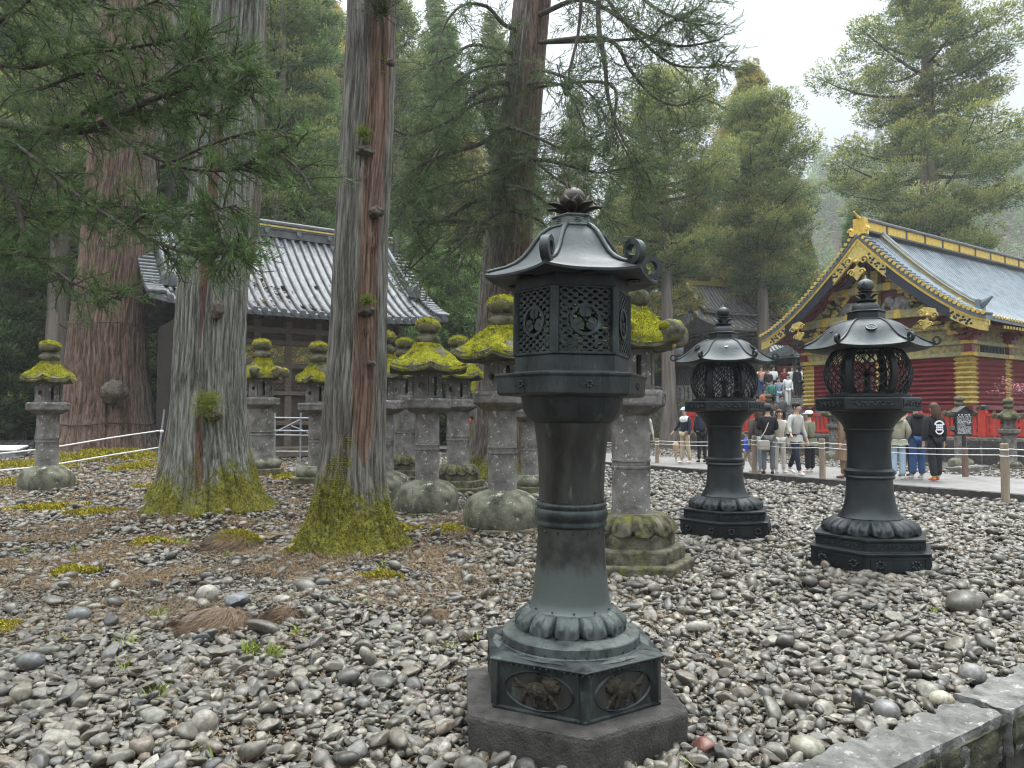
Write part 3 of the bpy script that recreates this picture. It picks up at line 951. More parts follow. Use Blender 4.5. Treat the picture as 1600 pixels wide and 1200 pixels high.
def rivets(b, r, z, n, s=0.006, phase=0.0):
    for k in range(n):
        t = 2 * math.pi * k / n + phase
        b.ball((r * math.cos(t), r * math.sin(t), z), s, 6, 4)

def hex_edges(b, R_, z, phase, n_per, s):
    for k in range(6):
        p, q = hexpt(R_, phase + 60 * k, z), hexpt(R_, phase + 60 * k + 60, z)
        for j in range(n_per):
            b.ball(p.lerp(q, (j + 0.5) / n_per), s, 6, 4)

def lion_relief(seed, flip):
    "a running lion in low relief, as one lumpy mesh in the XZ plane facing -Y, about 0.2 wide"
    b = MB(); f = -1 if flip else 1
    rnd = random.Random(seed)
    b.ball((0, 0, 0), 0.045, 12, 8, (1.5, 0.35, 0.8))
    b.ball((f * 0.055, 0, 0.028), 0.036, 12, 8, (1, 0.5, 1))
    for k in range(9):
        t = k * 0.7; b.ball((f * (0.055 + 0.032 * math.cos(t)), -0.002, 0.030 + 0.032 * math.sin(t)), 0.011, 7, 5, (1, 0.8, 1))
    b.ball((f * 0.082, -0.008, 0.018), 0.014, 8, 6)
    for (x0, z0, x1, z1) in ((0.05, -0.01, 0.085, -0.055), (0.03, -0.02, 0.035, -0.06), (-0.05, -0.01, -0.075, -0.055), (-0.03, -0.02, -0.02, -0.06)):
        b.tube([(f * x0, 0, z0), (f * (x0 + x1) / 2, -0.004, (z0 + z1) / 2 + 0.006), (f * x1, 0, z1), (f * (x1 + 0.016), -0.003, z1)], [0.014, 0.011, 0.008, 0.007], 7)
    for k in range(5):
        b.tube([(f * -0.06, 0, 0.01), (f * (-0.085 - 0.006 * k), -0.003, 0.018 + 0.008 * (k - 1)), (f * (-0.112 + 0.004 * k), 0, 0.03 + 0.014 * (k - 2))], [0.006, 0.006, 0.003], 6)
    return b

def crest(b, c, xd, zd, nd, rad):
    "ring with a three-leaf crest"
    M4 = Matrix(((xd.x, zd.x, nd.x, c.x), (xd.y, zd.y, nd.y, c.y), (xd.z, zd.z, nd.z, c.z), (0, 0, 0, 1)))
    st = len(b.v)
    b.lathe([(rad * 0.80, -0.006), (rad * 0.80, 0.013), (rad, 0.013), (rad, -0.006)], 36, closed=True)
    for k in range(3):
        a = R(90 + 120 * k)
        cx, cy = rad * 0.42 * math.cos(a), rad * 0.42 * math.sin(a)
        poly = []
        for j in range(22):
            t = 2 * math.pi * j / 22
            rr = rad * 0.39 * (1 + 0.22 * math.cos(t) - 0.25 * math.exp(-((t - math.pi) / 0.45) ** 2) * -1 * -1)
            poly.append((cx + rr * math.cos(t + a) * 1.0, cy + rr * math.sin(t + a) * 1.0))
        b.prism(poly, Matrix.Translation((0, 0, -0.004)), 0.012)
        b.tube([(0, 0, 0.009), (cx * 1.6, cy * 1.6, 0.010)], rad * 0.03, 5)
    b.xform(M4, st)

def lattice_panel(b, c, xd, zd, nd, w, h, cell, bar, hole):
    "diamond openwork in a w x h panel centred at c, clear of a central disc of radius hole"
    M4 = Matrix(((xd.x, zd.x, nd.x, c.x), (xd.y, zd.y, nd.y, c.y), (xd.z, zd.z, nd.z, c.z), (0, 0, 0, 1)))
    st = len(b.v)
    nx = int(math.ceil(w / cell)); nz = int(math.ceil(h / (cell * 0.72)))
    cw, chh = w / nx, h / nz
    def seg(p, q):
        m = ((p[0] + q[0]) / 2, (p[1] + q[1]) / 2)
        if math.hypot(*m) < hole: return
        d = math.hypot(q[0] - p[0], q[1] - p[1]); a = math.atan2(q[1] - p[1], q[0] - p[0])
        b.box((m[0], m[1], 0), (d + bar * 0.4, bar, 0.010), rz=a)
    for i in range(nx):
        for j in range(nz):
            x0, z0 = -w / 2 + i * cw, -h / 2 + j * chh
            x1, z1, xm, zm = x0 + cw, z0 + chh, x0 + cw / 2, z0 + chh / 2
            seg((x0, zm), (xm, z1)); seg((xm, z1), (x1, zm)); seg((x1, zm), (xm, z0)); seg((xm, z0), (x0, zm))
            # small flower at the crossing
            if math.hypot(xm, z0) > hole:
                b.box((xm, z0, 0.001), (bar * 1.9, bar * 1.9, 0.012), rz=R(45))
            if math.hypot(x0, zm) > hole:
                b.box((x0, zm, 0.001), (bar * 1.9, bar * 1.9, 0.012))
    b.xform(M4, st)

def hex_faces(Rr, phase):
    "centre, x direction (horizontal) and outward normal of each side of a hexagon"
    for k in range(6):
        p, q = hexpt(Rr, phase + 60 * k), hexpt(Rr, phase + 60 * k + 60)
        nd = ((p + q) / 2).normalized()
        yield (p + q) / 2, (q - p).normalized(), nd, (q - p).length

Z = Vector((0, 0, 1))

def lantern_front():
    D = Vector((0.298, 3.93, 0))
    t = thing('bronze_lantern', 'tallest bronze lantern, in the centre foreground, with a latticed hexagonal fire box', 'lantern', D)
    t.rotation_euler = (0, 0.010, 0); LP, UP = -86.0, 9.0
    # stone plinth
    b = MB(); b.lathe([(0.60, -0.06), (0.615, 0.17), (0.60, 0.19)], 6, R(LP))
    o = b.build('plinth', M['stone_dark'], t, smooth=True, bevel=0.012)
    # hexagonal foot
    b = MB()
    b.lathe([(0.478, 0.190), (0.478, 0.205), (0.466, 0.206), (0.462, 0.405), (0.475, 0.408), (0.492, 0.420), (0.492, 0.428), (0.40, 0.442)], 6, R(LP))
    for k in range(6):
        p = hexpt(0.466, LP + 60 * k)
        b.box((p.x * 0.985, p.y * 0.985, 0.305), (0.022, 0.05, 0.21), rz=R(LP + 60 * k))
    foot = b.build('foot', M['bronze'], t, bevel=0.003)
    rb = MB()
    hex_edges(rb, 0.484, 0.413, LP, 16, 0.0052); hex_edges(rb, 0.476, 0.200, LP, 9, 0.004)
    for k in range(6):
        for s_ in (-1, 1):
            for j in range(5):
                d = hexpt(1, LP + 60 * k); sd = Vector((-d.y, d.x, 0))
                p = d * 0.462 + sd * 0.019 * s_
                rb.ball((p.x, p.y, 0.225 + j * 0.04), 0.004, 6, 4)
    rb.build('rivets', M['verdigris'], foot, smooth=True)
    for k, (c, xd, nd, w) in enumerate(hex_faces(0.463, LP)):
        if nd.y > 0.35: continue
        M4 = Matrix(((xd.x, 0, nd.x, c.x), (xd.y, 0, nd.y, c.y), (0, 1, 0, 0.302), (0, 0, 0, 1)))
        b = MB(); st = 0
        n = 40
        ring = []
        for (off, h_) in ((0.0, 0.001), (0.006, 0.010), (0.013, 0.001)):
            ring.append([((0.168 + off) * math.cos(2 * math.pi * j / n), (0.082 + off) * math.sin(2 * math.pi * j / n), h_) for j in range(n)])
        V = [p for r_ in ring for p in r_]
        b.add(V, [(i * n + j, i * n + (j + 1) % n, (i + 1) * n + (j + 1) % n, (i + 1) * n + j) for i in range(2) for j in range(n)])
        b.xform(M4)
        med = b.build('medallion', M['bronze'], t, smooth=True, angle=60)
        b = MB(); b.prism([(0.166 * math.cos(2 * math.pi * j / n), 0.080 * math.sin(2 * math.pi * j / n)) for j in range(n)], Matrix.Translation((0, 0, -0.002)), 0.004)
        b.xform(M4); b.build('field', M['bronze_brown'], med)
        b = lion_relief(k, k % 2 == 0)
        b.xform(Matrix.Rotation(R(90), 4, 'X').inverted())
        b.xform(Matrix.Scale(1.15, 4)); b.xform(M4)
        b.build('lion_relief', M['relief'], med, smooth=True, angle=80)
    # drum and lotus
    b = MB(); b.lathe([(0.40, 0.436), (0.362, 0.440), (0.356, 0.447), (0.354, 0.487), (0.350, 0.492), (0.300, 0.510), (0.285, 0.512)], 64)
    drum = b.build('drum', M['verdigris'], t, smooth=True, angle=30)
    rb = MB(); rivets(rb, 0.357, 0.456, 22, 0.0058); rb.build('rivets', M['bronze'], drum, smooth=True)
    petals(0.284, 0.205, 0.105, 12, 0.507, R(7)).build('lotus', M['verdigris'], t, smooth=True, angle=70)
    # shaft
    b = MB(); b.lathe([(0.214, 0.600), (0.219, 0.606), (0.216, 0.612), (0.210, 0.617), (0.200, 0.66), (0.190, 0.74), (0.182, 0.83), (0.176, 0.93), (0.173, 1.03)], 64)
    lo = b.build('lower_shaft', M['lower_patina'] if 'lower_patina' in M else M['bronze_brown'], t, smooth=True, angle=40)
    b = MB()
    b.lathe([(0.173, 1.025), (0.183, 1.03), (0.186, 1.042), (0.180, 1.054), (0.180, 1.06), (0.188, 1.072), (0.190, 1.095), (0.186, 1.112), (0.179, 1.118), (0.180, 1.124), (0.185, 1.134), (0.180, 1.146), (0.171, 1.15)], 64)
    band = b.build('band', M['bronze'], t, smooth=True, angle=50)
    rb = MB(); rivets(rb, 0.176, 1.158, 14, 0.006); rivets(rb, 0.178, 1.006, 14, 0.006, 0.2); rivets(rb, 0.214, 0.622, 12, 0.005)
    rb.build('rivets', M['bronze'], band, smooth=True)
    b = MB(); b.lathe([(0.171, 1.145), (0.170, 1.22), (0.173, 1.32), (0.180, 1.42), (0.191, 1.51), (0.200, 1.555), (0.200, 1.56)], 64)
    b.build('upper_shaft', M['bronze_brown'], t, smooth=True, angle=40)
    b = MB(); b.lathe([(0.196, 1.555), (0.214, 1.565), (0.240, 1.590), (0.256, 1.62), (0.262, 1.65), (0.266, 1.68), (0.268, 1.70)], 64)
    b.build('capital', M['bronze'], t, smooth=True, angle=40)
    # platform
    b = MB()
    b.lathe([(0.30, 1.690), (0.385, 1.695), (0.398, 1.705), (0.404, 1.785), (0.412, 1.795), (0.412, 1.806), (0.33, 1.812)], 6, R(UP))
    pl = b.build('platform', M['bronze'], t, bevel=0.003)
    rb = MB()
    for c, xd, nd, w in hex_faces(0.402, UP):
        cc = c + Vector((0, 0, 1.748)) + nd * 0.001
        for j in range(6):
            a = 2 * math.pi * j / 6
            q = cc + xd * 0.014 * math.cos(a) + Z * 0.014 * math.sin(a)
            rb.ball(q, 0.008, 6, 5)
        for j in (-1, 1):
            rb.box(cc + xd * 0.035 * j, (0.03, 0.008, 0.008), rz=math.atan2(xd.y, xd.x))
    rb.build('flower_boss', M['bronze'], pl, smooth=True)
    # fire box
    rf = 0.312
    b = MB()
    b.lathe([(rf, 1.808), (rf, 1.815), (rf - 0.006, 1.818), (rf - 0.006, 1.895), (rf + 0.004, 1.90), (rf + 0.004, 1.912), (rf - 0.03, 1.914), (rf - 0.03, 1.90), (rf - 0.03, 1.81)], 6, R(UP), closed=True)
    b.lathe([(rf - 0.03, 2.225), (rf, 2.227), (rf, 2.237), (rf - 0.006, 2.24), (rf - 0.006, 2.32), (rf - 0.03, 2.32)], 6, R(UP), closed=True)
    for k in range(6):
        p = hexpt(rf - 0.012, UP + 60 * k)
        b.box((p.x, p.y, 2.07), (0.026, 0.042, 0.33), rz=R(UP + 60 * k))
    fb = b.build('fire_box', M['bronze'], t, bevel=0.002)
    for c, xd, nd, w in hex_faces(rf - 0.012, UP):
        b = MB()
        cc = c + Vector((0, 0, 2.069))
        lattice_panel(b, cc, xd, Z, nd, w - 0.042, 0.312, 0.052, 0.0105, 0.078)
        crest(b, cc, xd, Z, nd, 0.080)
        b.build('lattice_panel', M['bronze'], fb)
    # roof
    prof = [(0.30, 2.300), (0.455, 2.288), (0.468, 2.290), (0.470, 2.302), (0.455, 2.312), (0.41, 2.330), (0.36, 2.350), (0.31, 2.378), (0.268, 2.412), (0.235, 2.452), (0.205, 2.498), (0.170, 2.542), (0.130, 2.572), (0.105, 2.583)]
    b = MB(); b.lathe(prof, 96, R(UP), fn=lambda r, z, tt: (hexr(r, tt, UP), z + 0.020 * max(0, (r - 0.3) / 0.17) * (abs(((math.degrees(tt) - UP) % 60) - 30) / 30) ** 3))
    roof = b.build('roof', M['bronze_roof'], t, smooth=True, angle=28)
    for k in range(6):
        d = hexpt(1, UP + 60 * k)
        pts = [d * (r * 1.0) + Vector((0, 0, z + 0.004 + 0.020 * max(0, (r - 0.3) / 0.17))) for r, z in prof[4:]]
        b = MB(); b.tube(pts, [0.011] * 3 + [0.014] * 7, 8)
        (scroll(b, pts[0] + d * -0.055 + Vector((0, 0, 0.006)), d, 0.060, 0.030, 0.046) if k != 3 else None)
        b.build('roof_ridge', M['bronze'], roof, smooth=True, angle=50)
    for c, xd, nd, w in hex_faces(0.375, UP):                       # roundels under the eaves
        b = MB()
        st = 0
        b.lathe([(0.040, 0), (0.043, -0.008), (0.034, -0.008), (0.031, 0)], 20); b.lathe([(0.001, -0.002), (0.02, -0.009), (0.024, 0)], 12)
        b.xform(Matrix.Translation(c + Vector((0, 0, 2.293))))
        b.build('eave_roundel', M['bronze_brown'], roof, smooth=True)
    # neck, with flower boss, and the broken lotus finial
    b = MB(); b.lathe([(0.118, 2.575), (0.125, 2.585), (0.118, 2.592), (0.112, 2.625), (0.120, 2.636), (0.108, 2.645), (0.07, 2.655), (0.045, 2.665)], 6, R(UP))
    for c, xd, nd, w in hex_faces(0.113, UP):
        for j in range(6):
            a = 2 * math.pi * j / 6
            b.ball(c + Vector((0, 0, 2.609)) + xd * 0.013 * math.cos(a) + Z * 0.013 * math.sin(a), 0.008, 6, 5)
        b.ball(c + Vector((0, 0, 2.609)), 0.008, 6, 5)
    b.build('neck', M['verdigris'], t, bevel=0.002)
    fin = MB(); fin.ball((0, 0, 2.735), 0.066, 20, 14, (1, 1, 1.05)); fin.tube([(0, 0, 2.65), (0, 0, 2.70)], [0.05, 0.035], 12)
    fo = fin.build('finial', M['rust'], t, smooth=True, angle=80)
    for k in range(14):
        a = R(k * 360 / 7 + (26 if k >= 7 else 0)); d = Vector((math.cos(a), math.sin(a), 0)); sd = Vector((-d.y, d.x, 0))
        low = k < 7
        V, Fs = [], []
        m = 8
        for i in range(m + 1):
            s = i / m
            rr = 0.045 + (0.105 if low else 0.035) * s + (0.0 if low else 0.015 * math.sin(s * 3.14))
            zz = 2.668 + (0.018 * math.sin(s * 3.0) + 0.035 * s * s if low else 0.085 * s)
            w = (0.036 if low else 0.040) * math.sin(math.pi * min(1, 0.18 + 0.8 * s)) * (1 - 0.65 * s ** 4)
            for j in (-1, -0.5, 0, 0.5, 1):
                cup = 0.012 * (1 - j * j)
                V.append(d * (rr + (cup if not low else 0)) + sd * w * j + Vector((0, 0, zz - (cup if low else 0))))
        for i in range(m):
            for j in range(4):
                Fs.append((i * 5 + j, i * 5 + j + 1, (i + 1) * 5 + j + 1, (i + 1) * 5 + j))
        pb = MB(); pb.add(V, Fs)
        o = pb.build('petal', M['rust'], fo, smooth=True, angle=80)
        sm = o.modifiers.new('thick', 'SOLIDIFY'); sm.thickness = 0.004
    sp = MB()
    rnd = random.Random(3)
    for k in range(11):
        a = rnd.uniform(0, 6.28); l = rnd.uniform(0.04, 0.13)
        p = Vector((0.02 * math.cos(a), 0.02 * math.sin(a), 2.765))
        sp.tube([p, p + Vector((math.cos(a) * l * 0.25, math.sin(a) * l * 0.25, l * 0.6)), p + Vector((math.cos(a) * l * 0.5, math.sin(a) * l * 0.5, l))], [0.004, 0.003, 0.001], 5)
    sp.build('spikes', M['branch'], fo)
    return t

def hexr(r, tt, phase):
    a = (math.degrees(tt) - phase) % 60.0
    return r * math.cos(R(30)) / math.cos(R(a - 30)) * (1.0 if r > 0.02 else 1)

def lantern_round(loc, label, phase, green_ball, rz=0.0):
    t = thing('bronze_lantern', label, 'lantern', loc, rz, 'pair of bronze lanterns with round openwork fire boxes')
    LP = phase + 20
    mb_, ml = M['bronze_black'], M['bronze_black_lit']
    b = MB(); b.lathe([(0.65, -0.04), (0.65, 0.018), (0.635, 0.022), (0.635, 0.195), (0.645, 0.20), (0.65, 0.225), (0.61, 0.235)], 6, R(LP))
    foot = b.build('foot', mb_, t, bevel=0.006)
    b = MB(); b.lathe([(0.60, 0.23), (0.585, 0.24), (0.585, 0.325), (0.60, 0.335), (0.60, 0.36), (0.50, 0.365)], 6, R(LP))
    step = b.build('step', mb_, t, bevel=0.005)
    # carved panels of the two tiers
    for (Rr, z0, z1, par) in ((0.637, 0.04, 0.185, foot), (0.587, 0.25, 0.318, step)):
        for k, (c, xd, nd, w) in enumerate(hex_faces(Rr, LP)):
            if nd.y > 0.5: continue
            b = MB(); rnd = random.Random(k * 3 + int(z0 * 100)); hh = (z1 - z0)
            cc = c + Vector((0, 0, (z0 + z1) / 2))
            for s_ in (-1, 1):
                b.box(cc + Z * s_ * hh * 0.42, (w * 0.86, 0.010, 0.012), rz=math.atan2(xd.y, xd.x))
                b.box(cc + xd * s_ * w * 0.43, (0.012, 0.010, hh * 0.84), rz=math.atan2(xd.y, xd.x))
            nf = 2 if hh > 0.1 else 5
            for j in range(nf):
                q = cc + xd * w * (-0.28 + 0.56 * (j / (nf - 1)))
                for i in range(7):
                    a = i * 0.9; rr = hh * 0.22
                    b.ball(q + xd * rr * math.cos(a) * 1.2 + Z * rr * math.sin(a), hh * 0.13, 7, 5)
            b.build('carved_panel', mb_, par, smooth=True, angle=50)
    petals(0.475, 0.31, 0.155, 12, 0.362, R(5)).build('lotus', ml, t, smooth=True, angle=70)
    b = MB(); b.lathe([(0.310, 0.510), (0.318, 0.522), (0.300, 0.54), (0.272, 0.59), (0.252, 0.65), (0.240, 0.73), (0.232, 0.82), (0.228, 0.90), (0.226, 0.93)], 64)
    b.build('lower_shaft', ml, t, smooth=True, angle=40)
    b = MB(); b.lathe([(0.226, 0.925), (0.245, 0.93), (0.252, 0.945), (0.243, 0.958), (0.240, 0.965), (0.254, 0.985), (0.254, 1.01), (0.240, 1.02), (0.232, 1.03), (0.222, 1.035)], 64)
    b.build('band', ml, t, smooth=True, angle=50)
    b = MB(); b.lathe([(0.222, 1.03), (0.216, 1.12), (0.214, 1.25), (0.222, 1.35), (0.232, 1.42), (0.242, 1.425), (0.246, 1.44), (0.240, 1.455), (0.262, 1.50), (0.30, 1.545), (0.350, 1.595), (0.385, 1.625), (0.39, 1.645)], 64)
    b.build('upper_shaft', mb_, t, smooth=True, angle=30)
    b = MB(); b.lathe([(0.42, 1.635), (0.505, 1.642), (0.52, 1.655), (0.52, 1.77), (0.505, 1.782), (0.44, 1.786)], 6, R(phase))
    pl = b.build('platform', mb_, t, bevel=0.005)
    for k, (c, xd, nd, w) in enumerate(hex_faces(0.522, phase)):
        if nd.y > 0.5: continue
        b = MB(); cc = c + Vector((0, 0, 1.712))
        rnd = random.Random(k)
        for s_ in (-1, 1):
            b.box(cc + Z * s_ * 0.042, (w * 0.84, 0.008, 0.010), rz=math.atan2(xd.y, xd.x)); b.box(cc + xd * s_ * w * 0.42, (0.010, 0.008, 0.088), rz=math.atan2(xd.y, xd.x))
        pts = [cc + xd * (w * 0.36 * (2 * j / 30 - 1)) + Z * 0.022 * math.sin(j * 1.05) for j in range(31)]
        b.tube(pts, 0.009, 6)
        for j in range(12):
            b.ball(cc + xd * w * rnd.uniform(-0.36, 0.36) + Z * rnd.uniform(-0.03, 0.03), 0.012, 6, 5)
        b.build('carved_panel', mb_, pl, smooth=True, angle=50)
    # round openwork fire box
    def br(z):
        s = (z - 1.80) / 0.50
        return 0.315 + 0.118 * math.sin(math.pi * min(1, max(0, 0.02 + s * 0.94))) ** 0.75 - 0.03 * s
    b = MB(); b.lathe([(0.40, 1.784), (0.42, 1.79), (0.42, 1.815), (0.36, 1.82), (0.335, 1.835), (0.30, 1.835), (0.30, 1.79)], 48, closed=True)
    b.lathe([(0.27, 2.27), (0.315, 2.27), (0.33, 2.285), (0.33, 2.30), (0.27, 2.30)], 48, closed=True)
    for k in range(6):
        a = phase + 60 * k; d = hexpt(1, a); sd = Vector((-d.y, d.x, 0))
        V, Fs = [], []; n = 12
        for i in range(n + 1):
            z = 1.815 + 0.465 * i / n; r_ = br(z) + 0.006
            for (u_, v_) in ((-1, -0.02), (1, -0.02), (0.8, 0.014), (-0.8, 0.014)):
                V.append(d * (r_ + v_) + sd * u_ * 0.040 + Vector((0, 0, z)))
        for i in range(n):
            for q in range(4):
                Fs.append((i * 4 + q, i * 4 + (q + 1) % 4, (i + 1) * 4 + (q + 1) % 4, (i + 1) * 4 + q))
        b.add(V, Fs)
    fb = b.build('fire_box', mb_, t, smooth=True, angle=40)
    b = MB(); rows = 10
    for i in range(rows):
        zc = 1.85 + 0.41 * i / (rows - 1); amp = 0.41 / (rows - 1) * 0.54
        n = 240; pts = []
        for j in range(n + 1):
            tt = 2 * math.pi * j / n; z = zc + amp * math.sin(tt * 27 + (math.pi if i % 2 else 0)); r_ = br(z)
            pts.append((r_ * math.cos(tt), r_ * math.sin(tt), z))
        b.tube(pts, 0.0068, 4, cap=False)
    b.build('openwork', mb_, fb, smooth=True)
    b = MB(); b.lathe([(0.03, 1.80), (0.035, 1.83), (0.03, 2.0), (0.07, 2.03), (0.06, 2.06)], 16)
    b.build('lamp_stand', mb_, fb, smooth=True)
    # roof
    prof = [(0.30, 2.30), (0.57, 2.275), (0.625, 2.285), (0.632, 2.302), (0.605, 2.318), (0.56, 2.345), (0.515, 2.378), (0.475, 2.415), (0.44, 2.455), (0.395, 2.51), (0.33, 2.558), (0.255, 2.592), (0.20, 2.605)]
    def fn(r, z, tt):
        k = min(1.0, max(0.0, (r - 0.40) / 0.2))
        e = abs(((math.degrees(tt) - phase) % 60) - 30) / 30
        lob = 1 - 0.05 * (e ** 8) * (1 - k)
        return (1 - k) * r * lob + k * hexr(r * 1.03, tt, phase), z + 0.028 * k * e ** 3
    b = MB(); b.lathe(prof, 120, R(phase), fn=fn)
    roof = b.build('roof', M['bronze_roof'], t, smooth=True, angle=35)
    for k in range(6):
        d = hexpt(1, phase + 60 * k)
        pts = []
        for r, z in prof[3:]:
            rr, zz = fn(r, z, R(phase + 60 * k)); pts.append(d * (rr + 0.004) + Vector((0, 0, zz + 0.006)))
        b = MB(); b.tube(pts, [0.014] * len(pts), 7)
        scroll(b, pts[0] + d * -0.01, d, 0.045, 0.02, 0.035)
        b.build('roof_ridge', ml, roof, smooth=True, angle=50)
    for k, (c, xd, nd, w) in enumerate(hex_faces(0.47, phase)):
        cc = nd * 0.405 + Vector((0, 0, 2.49)); tilt = (nd * 0.62 + Z * 0.78).normalized(); zd = tilt.cross(xd) * 1
        b = MB()
        if (k + (0 if green_ball else 1)) % 2 == 0:
            crest(b, cc, xd, zd, tilt, 0.052); b.build('crest_badge', mb_, roof, smooth=True, angle=40)
        else:
            M4 = Matrix(((xd.x, zd.x, tilt.x, cc.x), (xd.y, zd.y, tilt.y, cc.y), (xd.z, zd.z, tilt.z, cc.z), (0, 0, 0, 1)))
            b.lathe([(0.030, -0.02), (0.030, 0.004)], 6); b.xform(M4); b.build('vent_hole', M['navy'], roof)
    b = MB(); b.lathe([(0.20, 2.595), (0.205, 2.61), (0.19, 2.62), (0.185, 2.68), (0.20, 2.70), (0.185, 2.71), (0.13, 2.715)], 6, R(phase))
    b.build('neck', mb_, t, bevel=0.004)
    vm = M['verdigris'] if green_ball else M['bronze']
    b = MB(); b.lathe([(0.145, 2.712), (0.14, 2.75), (0.115, 2.785), (0.085, 2.80), (0.075, 2.805), (0.11, 2.815), (0.11, 2.83), (0.06, 2.84), (0.055, 2.87), (0.062, 2.90), (0.085, 2.915), (0.072, 2.925), (0.05, 2.93)], 32)
    f = b.build('finial', mb_, t, smooth=True, angle=40)
    b = MB(); b.ball((0, 0, 2.985), 0.088, 24, 14, (1, 1, 0.82)); b.lathe([(0.03, 3.05), (0.012, 3.07), (0.002, 3.10)], 12)
    b.build('jewel', vm, f, smooth=True, angle=80)
    for k in range(4):
        a = R(45 + 90 * k); d = Vector((math.cos(a), math.sin(a), 0)); sd = Vector((-d.y, d.x, 0)); b = MB()
        V, Fs = [], []
        for i in range(7):
            s = i / 6; rr = 0.055 + 0.09 * s; zz = 2.835 + 0.045 * s + 0.02 * math.sin(s * 3); w = 0.035 * math.sin(math.pi * (0.2 + 0.75 * s))
            for j in (-1, 0, 1):
                V.append(d * rr + sd * w * j + Vector((0, 0, zz - 0.008 * (1 - j * j))))
        for i in range(6):
            for j in range(2): Fs.append((i * 3 + j, i * 3 + j + 1, (i + 1) * 3 + j + 1, (i + 1) * 3 + j))
        b.add(V, Fs); o = b.build('petal', mb_, f, smooth=True, angle=80); sm = o.modifiers.new('thick', 'SOLIDIFY'); sm.thickness = 0.006
    return t

def patina_material():
    m = mat('lower_patina', (0.018, 0.019, 0.017), (0.068, 0.070, 0.062), 9, 0.36, metal=0.5, bump=0.12, bscale=30, rough2=0.55)
    N, L = m.node_tree.nodes, m.node_tree.links
    pr = [n for n in N if n.type == 'BSDF_PRINCIPLED'][0]
    src = pr.inputs['Base Color'].links[0].from_socket
    tc = [n for n in N if n.type == 'TEX_COORD'][0]
    sep = N.new('ShaderNodeSeparateXYZ'); L.new(tc.outputs['Object'], sep.inputs[0])
    nz = N.new('ShaderNodeTexNoise'); nz.inputs['Scale'].default_value = 8; nz.inputs['Detail'].default_value = 10; nz.inputs['Roughness'].default_value = 0.7
    mp = N.new('ShaderNodeMapping'); mp.inputs['Scale'].default_value = (1, 1, 0.35); L.new(tc.outputs['Object'], mp.inputs[0]); L.new(mp.outputs[0], nz.inputs['Vector'])
    a = N.new('ShaderNodeMapRange'); a.inputs['From Min'].default_value = 0.98; a.inputs['From Max'].default_value = 0.66; L.new(sep.outputs[2], a.inputs['Value'])
    ad = N.new('ShaderNodeMath'); ad.operation = 'ADD'; L.new(a.outputs[0], ad.inputs[0]); L.new(nz.outputs['Fac'], ad.inputs[1])
    r = N.new('ShaderNodeValToRGB'); r.color_ramp.elements[0].position = 0.74; r.color_ramp.elements[1].position = 0.92
    sc_ = N.new('ShaderNodeMath'); sc_.operation = 'MULTIPLY'; sc_.inputs[1].default_value = 0.85
    L.new(ad.outputs[0], sc_.inputs[0]); L.new(sc_.outputs[0], r.inputs[0])
    mx = N.new('ShaderNodeMix'); mx.data_type = 'RGBA'; L.new(r.outputs[0], mx.inputs[0]); L.new(src, mx.inputs[6]); mx.inputs[7].default_value = (0.090, 0.107, 0.099, 1)
    L.new(mx.outputs[2], pr.inputs['Base Color'])
    return m
M['lower_patina'] = patina_material()

lantern_front()
lantern_round((3.80, 8.0, 0), 'right hand black bronze lantern with round net fire box and green ball on top', -19, True)
lantern_round((2.86, 10.1, 0), 'left hand black bronze lantern with round net fire box and dark ball on top', -11, False)

